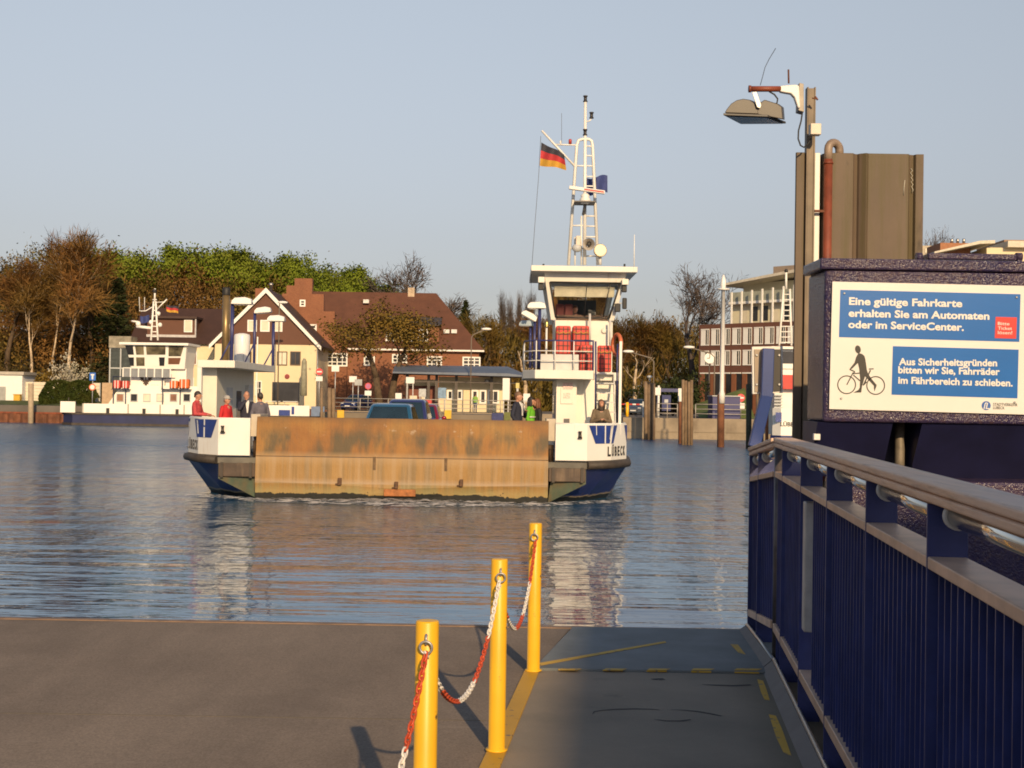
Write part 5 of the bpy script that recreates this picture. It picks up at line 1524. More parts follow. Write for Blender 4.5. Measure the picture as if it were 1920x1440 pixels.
# ------------------------------------------------------------------ cars
CARGLASS = mat('car_glass', (0.018, 0.035, 0.05), 0.06, var=0.3, scale=1.2, spec=0.9)
def car(name, loc, yaw, paint, label, roof=1.48, L=4.2, w=0.86, group='parked or waiting cars', plate=True):
    r = thing(name, (0, 0, 0), label, 'car', group)
    m = MB()
    def sec(y, zs, zb, zt_, ws, wb, wt):
        h = [(ws * 0.9, zs), (ws, zs + 0.12), (wb, zb - 0.12), (wb * 0.985, zb), (wt, zt_), (wt * 0.5, zt_ + 0.025)]
        return [V((x, y, z)) for x, z in h] + [V((-x, y, z)) for x, z in h[::-1]]
    hood = 0.86
    st = [(0.0, 0.28, 0.55, 0.60, w * 0.78, w * 0.80, w * 0.6), (0.12, 0.2, 0.62, 0.72, w * 0.92, w * 0.93, w * 0.75), (0.5, 0.18, 0.72, 0.82, w, w * 0.985, w * 0.82), (1.0, 0.18, 0.84, 0.92, w, w, w * 0.9), (2.0, 0.18, 0.92, 0.95, w, w, w * 0.9), (3.3, 0.18, 0.96, 0.99, w, w, w * 0.88), (L - 0.15, 0.22, 0.92, 0.97, w * 0.95, w * 0.95, w * 0.8), (L, 0.32, 0.75, 0.85, w * 0.82, w * 0.85, w * 0.7)]
    m.loft([sec(*s) for s in st], True, True)
    m.build('body', paint, r)
    def ringc(z, yf, yb, hw, rd=0.12, n=5):
        pts = []
        for cx, cy, a0 in ((hw - rd, yf + rd, -90), (hw - rd, yb - rd, 0), (-hw + rd, yb - rd, 90), (-hw + rd, yf + rd, 180)):
            for i in range(n):
                a = R(a0 + 90 * i / (n - 1)); pts.append(V((cx + rd * math.cos(a), cy + rd * math.sin(a), z)))
        return pts
    f0, b0, f1, b1 = 0.95, L - 0.25, 1.72, L - 0.75
    hb, ht = w * 0.90, w * 0.70
    zb_ = 0.93
    m = MB().loft([ringc(zb_ - 0.08, f0 - 0.03, b0, hb), ringc(zb_, f0, b0, hb), ringc(roof - 0.08, f1 - 0.1, b1 + 0.05, ht + 0.03), ringc(roof - 0.02, f1 + 0.08, b1 - 0.06, ht - 0.03), ringc(roof, f1 + 0.3, b1 - 0.25, ht - 0.16)], True, True)
    cb = m.build('roof', paint, r)
    def panelq(a, name):
        MB().add(a, [(0, 1, 2, 3)]).build(name, CARGLASS, r)
    o_ = 0.012; zt_ = roof - 0.10
    def cab(u, t):     # u in -1..1 across the windscreen
        y = f0 + (f1 - 0.12 - f0) * t; hw = hb + (ht + 0.03 - hb) * t
        return V((u * (hw - 0.11), y - 0.022, zb_ + (roof - 0.09 - zb_) * t + 0.008))
    mm = MB(); rr = [[cab(u, t) for u in (-1, -0.5, 0, 0.5, 1)] for t in (0.03, 0.5, 0.97)]
    mm.loft(rr, False, True, closed=False); mm.build('windscreen', CARGLASS, r)
    for s in (-1, 1):
        a = [V((s * (hb + o_ + 0.0), f0 + 0.32, zb_ + 0.03)), V((s * (hb + o_), b0 - 0.35, zb_ + 0.03)), V((s * (ht + 0.035 + o_), b1 - 0.12, zt_)), V((s * (ht + 0.035 + o_), f1 + 0.06, zt_))]
        panelq(a, 'side_window')
    panelq([V((-hb + 0.14, b0 + 0.01, zb_ + 0.04)), V((hb - 0.14, b0 + 0.01, zb_ + 0.04)), V((ht - 0.1, b1 + 0.075, zt_)), V((-ht + 0.1, b1 + 0.075, zt_))], 'rear_window')
    for s in (-1, 1):
        MB().obox((s * w * 0.66, 0.10, 0.63), (1, s * 0.25, 0), (-s * 0.25, 1, 0.5), (0, -0.3, 1), 0.15, 0.05, 0.065).build('headlight', mat('headlight_glass', (0.72, 0.70, 0.66), 0.15), r, bevel=0.02)
        MB().ball((s * (w + 0.09), f0 + 0.45, zb_ + 0.03), (0.10, 0.06, 0.075), 10, 6).build('mirror', paint if name != 'dark_car' else BLACK, r)
        for y in (0.75, L - 0.8):
            t = MB().lathe([(0.2, -0.1), (0.30, -0.09), (0.315, -0.04), (0.315, 0.04), (0.30, 0.09), (0.2, 0.1)], (s * (w - 0.07), y, 0.315), 20, (1, 0, 0)).build('wheel', BLACK, r)
            MB().lathe([(0.2, -0.085), (0.19, 0.0), (0.2, 0.085)], (s * (w - 0.045), y, 0.315), 14, (1, 0, 0)).build('rim', GALV, t)
    MB().bx(-0.45, 0.45, -0.012, 0.02, 0.36, 0.48).build('grille', BLACK, r)
    if plate: MB().bx(-0.26, 0.26, -0.02, -0.0125, 0.38, 0.47).build('number_plate', WHITE, r)
    r.location = loc; r.rotation_euler = (0, 0, yaw)
    return r
def paint(name, c): return mat(name, c, 0.28, 0.35, var=0.06, spec=0.6, coat=0.8)
PB = paint('car_teal_blue', (0.03, 0.13, 0.24)); PP = paint('car_indigo', (0.04, 0.045, 0.16)); PR = paint('car_red', (0.28, 0.01, 0.025)); PD = paint('car_dark_blue', (0.012, 0.025, 0.11)); PS = paint('car_slate', (0.06, 0.08, 0.11))
car('car', (-3.86, 40.85, ZD), 0, PB, 'teal blue car at the front of the ferry queue, windscreen facing the landing', 1.54)
car('car', (-3.75, 46.2, ZD), 0, PP, 'indigo car with higher roof waiting right behind the teal blue car', 1.68)
car('car', (-3.62, 51.4, ZD), 0, PR, 'dark red car at the back of the ferry queue, mostly hidden', 1.50)
# ------------------------------------------------------------------ far bank: ground, quays
GRASS = mat('bank_grass', (0.05, 0.07, 0.018), 0.9, var=0.5, scale=0.6)
PAVE = mat('far_paving', (0.12, 0.105, 0.09), 0.85, var=0.25, scale=0.5)
CONC = mat('quay_concrete', (0.27, 0.215, 0.15), 0.85, var=0.3, scale=0.6, streak=((0.09, 0.06, 0.035), 0.35, (1.2, 1.2, 0.3)))
SHEET = mat('rusty_sheet_piling', (0.15, 0.055, 0.025), 0.8, var=0.5, scale=1.5)
WINW = mat('window_white', (0.74, 0.72, 0.67), 0.5, var=0.05)
PANE = mat('far_window_glass', (0.028, 0.028, 0.03), 0.12, var=0.6, scale=0.5)
CURT = mat('curtained_glass', (0.62, 0.57, 0.44), 0.4, var=0.12, scale=1.2)
BRICK = None
def brick(name, c1, c2, mortar, sc=4.0):
    m, ns, ls, b = nt(name)
    co = coords(ns, True)
    sx = ns.new('ShaderNodeSeparateXYZ'); ls.new(co, sx.inputs[0])
    cb = ns.new('ShaderNodeCombineXYZ'); ls.new(sx.outputs['X'], cb.inputs[0]); ls.new(sx.outputs['Z'], cb.inputs[1])
    br = ns.new('ShaderNodeTexBrick'); br.inputs['Scale'].default_value = sc
    br.inputs['Color1'].default_value = rgba(c1); br.inputs['Color2'].default_value = rgba(c2); br.inputs['Mortar'].default_value = rgba(mortar)
    br.inputs['Mortar Size'].default_value = 0.012
    ls.new(cb.outputs[0], br.inputs['Vector'])
    n = noise(ns, ls, co, 0.5, 4, 0.6)
    ls.new(mix(ns, ls, 0.5, br.outputs['Color'], ramp(ns, ls, n, [(0.3, 0.38), (0.7, 0.62)]), 'OVERLAY'), b.inputs['Base Color'])
    b.inputs['Roughness'].default_value = 0.85
    return m
def tiles(name, c, sc=3.2):
    m, ns, ls, b = nt(name)
    co = coords(ns, True)
    w_ = ns.new('ShaderNodeTexWave'); w_.bands_direction = 'Z'; w_.inputs['Scale'].default_value = sc; w_.inputs['Distortion'].default_value = 0.6
    ls.new(co, w_.inputs['Vector'])
    n = noise(ns, ls, co, 1.1, 5, 0.65)
    col = ramp(ns, ls, n, [(0.3, tuple(x * 0.7 for x in c)), (0.7, c)])
    ls.new(mix(ns, ls, 0.25, col, w_.outputs['Color'], 'MULTIPLY'), b.inputs['Base Color'])
    b.inputs['Roughness'].default_value = 0.7
    return m
RBRICK = brick('red_brick', (0.235, 0.092, 0.042), (0.185, 0.066, 0.032), (0.22, 0.12, 0.07))
BBRICK = brick('brown_brick', (0.135, 0.055, 0.035), (0.11, 0.043, 0.027), (0.10, 0.05, 0.035))
RTILE = tiles('red_roof_tile', (0.135, 0.052, 0.026))
BTILE = tiles('brown_roof_tile', (0.065, 0.03, 0.02))
BCLAD = mat('brown_gable_cladding', (0.105, 0.04, 0.02), 0.7, var=0.12, scale=0.8)
CREAM = mat('cream_plaster', (0.68, 0.56, 0.36), 0.8, var=0.06, scale=0.5)
PALE = mat('pale_plaster', (0.66, 0.56, 0.36), 0.8, var=0.08, scale=0.5)
# ground beyond the water
gm = MB().prism([(-420, 124), (-15, 124), (-15, 118.5), (8.6, 118.5), (8.6, 103.5), (420, 103.5), (420, 900), (-420, 900)], 'z', -1.5, 1.6)
struct(gm.build('far_ground', PAVE))
gm = MB().add([(-420, 126.5, 1.604), (-22, 126.5, 1.604), (-22, 129, 2.0), (-22, 400, 2.1), (-420, 400, 2.1), (-420, 129, 2.0)], [(0, 1, 2, 5), (5, 2, 3, 4)])
struct(gm.build('grass_bank', GRASS))
# wooded hill behind
hm = MB(); rr = []
for j in range(14):
    y = 150 + j * 14
    row = []
    for i in range(41):
        x = -150 + i * 7
        h = 2 + 11.5 * (1 / (1 + math.exp(-(y - 185) / 11))) * (1 / (1 + math.exp((x + 18) / 9))) + 1.0 * math.sin(x * 0.15 + y * .1)
        row.append(V((x, y, h)))
    rr.append(row)
hm.loft(rr, False, True, closed=False)
struct(hm.build('hill', mat('forest_floor', (0.06, 0.04, 0.018), 0.95, var=0.4, scale=0.3)))
# quay walls
def sheetwall(x0, x1, y, z0, z1, name, mt, amp=0.25, per=1.2):
    m = MB(); n = int((x1 - x0) / per * 4); pts = []
    for i in range(n + 1):
        ph = i % 4
        pts.append((x0 + (x1 - x0) * i / n, y - (amp if ph in (1, 2) else 0)))
    pts += [(x1, y + 0.4), (x0, y + 0.4)]
    m.prism(pts, 'z', z0, z1)
    return struct(m.build(name, mt))
sheetwall(-120, -32, 123.6, -1, 0.85, 'quay_wall', SHEET)
struct(MB().bx(-120, -32, 123.5, 124.2, 0.86, 1.0).build('quay_cap_wall', mat('rust_cap', (0.20, 0.05, 0.02), 0.8, var=0.4)))
m = MB().add([(-120, 123.99, 1.0), (-15.01, 123.99, 1.0), (-15.01, 127.5, 1.66), (-120, 127.5, 1.66)], [(0, 1, 2, 3)])
struct(m.build('earth_bank_terrain', mat('earth_bank', (0.13, 0.10, 0.06), 0.95, var=0.5, scale=0.7)))
struct(MB().bx(-31.9, -15.02, 123.4, 123.98, -1, 1.61).build('quay_wall_dark', SHEET))
struct(MB().bx(-15.3, 8.7, 118.0, 118.49, -1, 1.62).build('quay_wall_middle', CONC))
m = MB().bx(8.61, 24, 103.0, 103.49, 0.55, 1.62); m.bx(8.61, 420, 103.05, 103.49, -1, 0.548)
m.bx(24.01, 420, 102.95, 103.49, 0.549, 1.62)
struct(m.build('quay_wall_stone', CONC))
# posts and beams on the right quay face
BEAMW = mat('pale_beam', (0.42, 0.38, 0.30), 0.7)
m = MB()
for a, b_, y0_, y1_ in ((1250, 1334, 846 + 0, 0, ), ):
    pass
def hxz(px, py, Y): p = pt(px, py, Y); return p.x, p.z
# railings on the quays
def fence(x0, x1, y, z0, label, posts_every=1.9, h=1.1, mt=GALV):
    r = thing('quay_railing', ((x0 + x1) / 2, y, z0), label, 'railing', 'galvanised railings on the far quay')
    m = MB()
    for f_ in (1.0, 0.66, 0.33): m.tube((x0, y, z0 + h * f_), (x1, y, z0 + h * f_), 0.035, n=6)
    m.build('rails', mt, r)
    n = max(2, int((x1 - x0) / posts_every))
    for i in range(n + 1):
        x = x0 + (x1 - x0) * i / n
        MB().tube((x, y, z0), (x, y, z0 + h), 0.04, n=6).build('post', mt, r)
    return r
RAILG = mat('rail_galv', (0.40, 0.36, 0.31), 0.5, 0.3)
fence(-16.0, 1.5, 118.8, 1.62, 'grey three bar railing on the far quay behind the cars on the ferry', 2.4, 1.12, RAILG)
fence(hxz(1232, 780, 103.4)[0], hxz(1270, 780, 103.4)[0], 103.4, 1.62, 'short grey railing on the far quay left of the tall timber pile', 2.0, 1.1, RAILG)
fence(hxz(1304, 780, 103.3)[0], hxz(1402, 780, 103.3)[0], 103.3, 1.62, 'grey railing on the far quay between the timber pile and the end post', 2.1, 1.1, RAILG)
# link span for ferries on the far side
ls_ = thing('link_span', (-9, 112, 0.5), 'grey steel link span of the far landing with yellow posts', 'landing ramp')
xa, xb = pt(604, 775, 112).x, pt(960, 775, 112).x
MB().bx(xa, xb, 110.5, 118, 0.6, pt(780, 772, 112).z - 0.15).build('deck', mat('span_grey', (0.16, 0.125, 0.085), 0.7, var=0.2, scale=0.5), ls_)
for px in (639, 840):
    p = pt(px, 770, 110.4); m = MB(); m.bx(p.x - 0.28, p.x + 0.28, 110.3, 110.48, pt(px, 785, 110.4).z, pt(px, 769, 110.4).z); m.build('yellow_post', mat('span_yellow', (0.6, 0.36, 0.02), 0.6), ls_)
p, q = pt(922, 786, 110), pt(944, 775, 110)
MB().bx(p.x, q.x, 110.35, 110.49, 0.8, q.z).build('blue_plate', NAVY, ls_)
p = pt(950, 786, 110); MB().bx(p.x - 0.22, p.x + 0.3, 110.3, 110.49, 0.8, q.z + 0.1).build('green_post', mat('span_green', (0.12, 0.13, 0.03), 0.7), ls_)

# ------------------------------------------------------------------ window helper
def window(par, x0, x1, z0, z1, y, cols=2, rows=2, fr=WINW, gl=PANE, w_=0.09, mw=0.05, d=0.08):
    m = MB()
    m.bx(x0, x1, y - d, y + 0.02, z1 - w_, z1); m.bx(x0, x1, y - d, y + 0.02, z0, z0 + w_)
    m.bx(x0, x0 + w_, y - d, y + 0.02, z0 + w_, z1 - w_); m.bx(x1 - w_, x1, y - d, y + 0.02, z0 + w_, z1 - w_)
    for i in range(1, cols):
        x = x0 + (x1 - x0) * i / cols; m.bx(x - mw / 2 - (0.02 if i % 2 == 0 else 0), x + mw / 2, y - d + 0.01, y + 0.02, z0 + w_, z1 - w_)
    for i in range(1, rows):
        z = z0 + (z1 - z0) * i / rows; m.bx(x0 + w_, x1 - w_, y - d + 0.013, y + 0.02, z - mw / 2, z + mw / 2)
    f_ = m.build('window', fr, par)
    MB().bx(x0 + w_ * 0.6, x1 - w_ * 0.6, y - 0.035, y - 0.004, z0 + w_ * 0.6, z1 - w_ * 0.6).build('pane', gl, f_)
    return f_
def wpx(par, px0, px1, py0, py1, Y, cols=2, rows=2, **k):
    a, b_ = pt(px0, py1, Y), pt(px1, py0, Y)
    c = pt((px0 + px1) / 2, (py0 + py1) / 2, Y)
    hh = (py1 - py0) * Y / F / 2
    return window(par, a.x, b_.x, c.z - hh, c.z + hh, Y, cols, rows, **k)

# ------------------------------------------------------------------ cream gable house
GY = 132.0
gh = thing('gable_house', (pt(498, 760, GY).x, GY, 1.6), 'cream house with dark brown clad gable edged in white, above a cafe', 'house')
def g2(px, py, Y=GY): p = pt(px, py, Y); return (p.x, p.z)
L0, Rr0 = g2(403, 645), g2(594, 646)
ze = (L0[1] + Rr0[1]) / 2
ap = g2(500, 546)
MB().bx(L0[0], Rr0[0], GY, GY + 14, 1.5, ze).build('wall', CREAM, gh)
MB().prism([(L0[0] - 0.1, ze + 0.002), (Rr0[0] + 0.1, ze + 0.002), (ap[0], ap[1] - 0.25)], 'y', GY - 0.06, GY + 13.5).build('gable', BCLAD, gh)
m = MB()
for s in (-1, 1):
    e = (L0[0] - 0.5 if s < 0 else Rr0[0] + 0.5, ze - 0.35)
    d_ = V((e[0] - ap[0], 0, e[1] - ap[1])).normalized(); nn = V((d_.z, 0, -d_.x)) * (-1 if s < 0 else 1)
    if nn.z < 0: nn = -nn
    a = V((ap[0], GY - 0.4, ap[1] - 0.05)); b_ = V((e[0], GY - 0.4, e[1]))
    m.add([a, b_, b_ + nn * 0.28, a + V((0, 0, 0.34)), a + V((0, 14.4, 0)), b_ + V((0, 14.4, 0)), b_ + nn * 0.28 + V((0, 14.4, 0)), a + V((0, 14.4, 0.34))],
          [(0, 1, 2, 3), (4, 7, 6, 5), (0, 4, 5, 1), (1, 5, 6, 2), (2, 6, 7, 3), (3, 7, 4, 0)])
gr = m.build('roof', BTILE, gh)
m = MB()
for s in (-1, 1):
    e = (L0[0] - 0.5 if s < 0 else Rr0[0] + 0.5, ze - 0.35)
    a = V((ap[0], GY - 0.45, ap[1] + 0.32)); b_ = V((e[0], GY - 0.45, e[1] + 0.2))
    m.add([a, b_, b_ + V((0, 0, -0.42)), a + V((0, 0, -0.5)), a + V((0, 0.04, 0)), b_ + V((0, 0.04, 0)), b_ + V((0, 0.04, -0.42)), a + V((0, 0.04, -0.5))],
          [(0, 1, 2, 3), (4, 7, 6, 5), (0, 4, 5, 1), (1, 5, 6, 2), (2, 6, 7, 3), (3, 7, 4, 0)])
m.build('barge_board', WINW, gr)
for a, b_ in ((464, 482), (488, 506), (512, 530)):
    wpx(gh, a, b_, 600, 622, GY - 0.07, 1, 1, gl=CURT, w_=0.12)
for a, b_ in ((519, 539), (544, 564), (455, 472)):
    wpx(gh, a, b_, 659, 685, GY - 0.01, 2, 1, fr=mat('window_brown', (0.10, 0.06, 0.035), 0.6), gl=CURT if a == 519 else PANE)
c0, c1 = g2(460, 562), g2(485, 533)
MB().bx(c0[0], c1[0], GY + 5, GY + 6.2, c0[1] - 3, c1[1]).build('chimney', RBRICK, gr)
p = pt(508, 545, GY + 4); MB().lathe([(0.17, -2.5), (0.17, 0.5), (0.22, 0.52), (0.22, 0.7), (0.1, 0.8)], p, 12).build('flue', STEEL, gr)
a, b_ = g2(510, 748), g2(562, 717)
MB().bx(a[0], b_[0], GY - 0.02, GY + 0.3, a[1] - 0.3, b_[1]).build('shop_front', PANE, gh)
wpx(gh, 478, 491, 714, 742, GY - 0.02, 2, 2)
MB().lathe([(0.24, 0), (0.24, 0.06), (0.18, 0.08)], pt(538.5, 706, GY - 0.005), 18, (0, -1, 0)).build('round_sign', mat('dark_red_sign', (0.24, 0.03, 0.03), 0.5), gh)
m = MB(); m.tube(pt(595, 650, GY - .1), pt(596, 765, GY - .1), 0.06); m.build('downpipe', GALV, gh)
a, b_ = g2(482, 700), g2(500, 660)
MB().bx(a[0], a[0] + 0.12, GY - 0.4, GY - 0.3, 1.6, pt(490, 632, GY).z).build('flag_pole', WINW, gh)
# long wing to the left, with dormer
wy2 = 135.0
lw = thing('long_wing_house', (pt(330, 760, wy2).x, wy2, 1.6), 'long cream house with dark brown roof and dormer left of the gable house', 'house')
a, b_ = pt(249, 640, wy2), pt(414, 641, wy2)
zt_ = a.z
MB().bx(a.x, b_.x, wy2, wy2 + 9, 1.5, zt_).build('wall', CREAM, lw)
rg = pt(300, 577, wy2 + 4).z
m = MB().prism([(wy2 - 0.5, zt_ - 0.2), (wy2 + 4.5, rg), (wy2 + 9.5, zt_ - 0.2)], 'x', a.x - 0.3, b_.x)
lr = m.build('roof', BTILE, lw)
da, db = pt(276, 628, wy2 + 0.6), pt(367, 598, wy2 + 0.6)
MB().bx(da.x, db.x, wy2 + 0.6, wy2 + 4.2, da.z, db.z).build('dormer', BCLAD, lr)
MB().bx(da.x - 0.3, db.x + 0.2, wy2 + 0.2, wy2 + 4.4, db.z + 0.001, db.z + 0.22).build('dormer_roof', BTILE, lr)
m = MB(); m.bx(da.x, db.x + 0.12, wy2 + 0.3, wy2 + 0.59, da.z - 0.2, da.z + 0.05); m.bx(db.x, db.x + 0.12, wy2 + 0.3, wy2 + 0.59, da.z + 0.051, db.z - 0.01); m.build('dormer_trim', mat('trim_grey', (0.45, 0.43, 0.42), 0.6), lr)
wpx(lw, 345, 361, 600, 623, wy2 + 0.58, 1, 1, gl=CURT)
wpx(lw, 351, 370, 659, 684, wy2 - 0.01, 1, 1, gl=mat('reddish_pane', (0.25, 0.12, 0.07), 0.3, var=0.5, scale=1))
wpx(lw, 345, 364, 708, 730, wy2 - 0.01, 3, 3)
for pxw in (225, 0): 
    if pxw: pass
# concrete balcony block and glass porch at the left end
gp = thing('glazed_porch', (pt(226, 700, 133).x, 133, 1.6), 'grey glazed stair porch with flat concrete top at the left end of the long house', 'porch')
a, b_ = pt(206, 700, 133), pt(247, 645, 133)
MB().bx(a.x, b_.x, 133, 134.9, 1.6, b_.z - 0.4).build('glass_box', mat('porch_glass', (0.05, 0.06, 0.055), 0.15, var=0.4), gp)
m = MB()
for f_ in (0, 0.5, 1): x = a.x + (b_.x - a.x) * f_; m.bx(x - 0.06, x + 0.06, 132.93, 133.0, 1.6, b_.z - 0.4)
for f_ in (0.35, 0.65, 1): z = 1.6 + (b_.z - 2.0) * f_; m.bx(a.x, b_.x, 132.94, 132.99, z - 0.06, z + 0.06)
m.build('glazing_bars', GREYP, gp)
MB().bx(a.x - 0.1, b_.x, 132.8, 135, b_.z - 0.4, b_.z + 0.75).build('roof_block', mat('lichen_concrete', (0.27, 0.24, 0.18), 0.9, var=0.4, scale=2), gp)

# ------------------------------------------------------------------ red brick house with stepped gable
BY = 141.0
bh = thing('brick_house', (pt(740, 760, BY).x, BY, 1.6), 'large red brick house with stepped gable and red tiled hip roof', 'house')
def b2(px, py, Y=BY): p = pt(px, py, Y); return (p.x, p.z)
xs = [b2(p, 650)[0] for p in (529, 537, 552, 585, 607, 628, 652)]
zs = {k: b2(580, k)[1] for k in (523, 552, 584, 615)}
zs2 = b2(540, 536)[1]
poly = [(xs[0], 1.5), (xs[0], zs[552]), (xs[1], zs[552]), (xs[1], zs2), (xs[2], zs2), (xs[2], zs[523]), (xs[3], zs[523]), (xs[3], zs[552]), (xs[4], zs[552]), (xs[4], zs[584]), (xs[5], zs[584]), (xs[5], zs[615]), (xs[6], zs[615]), (xs[6], 1.5)]
MB().prism(poly, 'y', BY - 0.6, BY + 0.2).build('stepped_gable', RBRICK, bh)
xe = b2(898, 660)[0]
zeave = b2(800, 654)[1]
MB().bx(xs[6] + 0.01, xe, BY, BY + 12, 1.5, zeave).build('wall', RBRICK, bh)
MB().bx(xs[0] + 0.1, xs[6], BY + 0.21, BY + 12, 1.5, zeave).build('rear_wall', RBRICK, bh)
zr_ = b2(700, 548, BY + 6)[1]
x_l = xs[0] + 0.2; x_r = b2(818, 548, BY + 6)[0]
xe2 = b2(908, 658)[0]
m = MB()
m.add([(x_l, BY - 0.5 + 0.75, zeave - 0.1), (xe2, BY - 0.5, zeave - 0.1), (xe2, BY + 12.5, zeave - 0.1), (x_l, BY + 12.5, zeave - 0.1), (x_l, BY + 6, zr_), (x_r, BY + 6, zr_)],
      [(0, 1, 5, 4), (1, 2, 5), (2, 3, 4, 5), (3, 0, 4), (0, 3, 2, 1)])
br = m.build('roof', RTILE, bh)
m = MB(); m.bx(xs[6] + 0.02, xe2, BY - 0.62, BY - 0.5, zeave - 0.25, zeave - 0.08); m.build('gutter', WINW, br)
dl, dr = b2(720, 641, BY + 0.5), b2(823, 611, BY + 0.5)
MB().bx(dl[0], dr[0], BY + 0.5, BY + 6, dl[1], dr[1]).build('dormer', RBRICK, br)
m = MB().prism([(BY + 0.1, dr[1] + 0.001), (BY + 0.1, dr[1] + 0.12), (BY + 6, dr[1] + 1.9), (BY + 6, dr[1] + 0.001)], 'x', dl[0] - 0.2, dr[0] + 0.2); m.build('dormer_roof', mat('grey_slate', (0.06, 0.05, 0.05), 0.7), br)
for a, b_ in ((723, 742), (750, 778), (784, 803)):
    wpx(bh, a, b_, 617, 640, BY + 0.49, 2 if b_ - a < 22 else 3, 2, w_=0.14, mw=0.09)
for a, b_, c, y0_, y1_ in ((562, 573, 1, 562, 575), (573, 594, 2, 608, 632), (613, 652, 4, 662, 687), (735, 764, 3, 664, 681), (682, 703, 2, 668, 686), (800, 829, 3, 668, 690), (867, 901, 3, 669, 690)):
    wpx(bh, a, b_, y0_, y1_, (BY - 0.61) if a < 650 else BY - 0.01, c, 3 if y1_ - y0_ > 20 else 2, w_=0.15, mw=0.09)
a, b_ = pt(767, 552, BY + 6), pt(776, 540, BY + 6)
MB().bx(a.x - 0.1, b_.x + 0.1, BY + 5.6, BY + 6.4, a.z - 0.5, b_.z).build('chimney', mat('pale_chimney', (0.42, 0.32, 0.22), 0.8, var=0.3, scale=4), br)
m = MB()
for px, py in ((682, 562), (838, 622), (852, 622)):
    f_ = 0.0; p = pt(px, py, BY + 2.0); m.bx(p.x - 0.3, p.x + 0.3, BY + (1.1 if py > 600 else 4.2), BY + (2.0 if py > 600 else 5.2), p.z - 0.2, p.z + 0.2)
m.build('roof_light', mat('roof_light_white', (0.6, 0.58, 0.55), 0.4), br)
a, b_ = b2(602, 716, BY - .7), b2(700, 700, BY - .7)
# ------------------------------------------------------------------ waiting hall with blue grey roof
PY = 126.0
pv = thing('waiting_shelter', (pt(868, 765, PY).x, PY, 1.6), 'open waiting shelter with long blue grey barrel roof on dark posts', 'shelter')
a, b_ = pt(738, 690, PY), pt(984, 700, PY)
m = MB(); rr = []
for f_, dz in ((0, 0), (0.25, 0.5), (0.5, 0.72), (0.75, 0.5), (1, 0)):
    y = PY - 1 + 7 * f_
    rr.append([V((a.x, y, b_.z - 0.05 + dz)), V((b_.x - 1.6, y, b_.z - 0.05 + dz)), V((b_.x, y, b_.z - 0.25 + dz * 0.35)), V((b_.x, y, b_.z - 0.35 + dz * 0.3)), V((a.x, y, b_.z - 0.2 + dz))])
m.loft(rr, True, False); m.build('roof', mat('blue_grey_roof', (0.11, 0.13, 0.17), 0.45, 0.2, var=0.15, scale=1.2), pv)
m = MB(); rr = []
DKP = mat('dark_post', (0.07, 0.055, 0.045), 0.6, var=0.2)
for px in (763, 803, 818, 855, 921, 955):
    p = pt(px, 760, PY + 0.5); MB().bx(p.x - 0.13, p.x + 0.13, PY + 0.4, PY + 0.65, 1.6, b_.z + 0.1).build('post', DKP, pv)
m.bx(a.x + 1, b_.x - 0.5, PY + 0.42, PY + 0.6, b_.z - 1.0, b_.z - 0.85); m.build('beam', DKP, pv)
# cream kiosk under it
kk = thing('ferry_kiosk', (pt(880, 765, PY + 2).x, PY + 2, 1.6), 'cream kiosk with white framed windows under the waiting shelter roof', 'kiosk')
a, b_ = pt(822, 765, PY + 2), pt(944, 708, PY + 2)
MB().bx(a.x, b_.x, PY + 2, PY + 5, 1.6, b_.z).build('wall', PALE, kk)
for x0, x1 in ((838, 850), (856, 868), (884, 897), (899, 912), (914, 936)):
    wpx(kk, x0, x1, 731, 750 if x0 < 880 else 757, PY + 1.99, 1 if x1 - x0 < 16 else 2, 1, w_=0.16)
text('CAFÉ', 0.55, INK, kk, 'lettering', pt(872, 719, PY + 1.97), (1, 0, 0), (0, 0, 1)) if False else None
MB().bx(*sorted((pt(908, 720, PY).x, pt(918, 720, PY).x)), PY + 1.9, PY + 1.995, pt(910, 719, PY).z, pt(910, 711, PY).z).build('clock_panel', INK, kk)
MB().lathe([(0.16, 0), (0.16, 0.03)], pt(913, 715.5, PY + 1.88), 14, (0, -1, 0)).build('clock_dial', WINW, kk)
rk = thing('brown_kiosk', (pt(787, 765, PY + 2).x, PY + 2, 1.6), 'dark red timber kiosk with cream fascia under the left end of the shelter', 'kiosk')
a, b_ = pt(760, 765, PY + 2), pt(817, 712, PY + 2)
MB().bx(a.x, b_.x, PY + 2, PY + 5, 1.6, b_.z - 0.6).build('wall', mat('red_timber', (0.16, 0.04, 0.018), 0.6, var=0.3, scale=2), rk)
MB().bx(a.x - 0.1, b_.x, PY + 1.9, PY + 5, b_.z - 0.6, b_.z).build('fascia', PALE, rk)
for px in (768, 790): 
    q0, q1 = pt(px, 752, PY + 2), pt(px + 14, 742, PY + 2); MB().bx(q0.x, q1.x, PY + 1.95, PY + 1.995, q0.z, q1.z).build('window', CURT, rk)
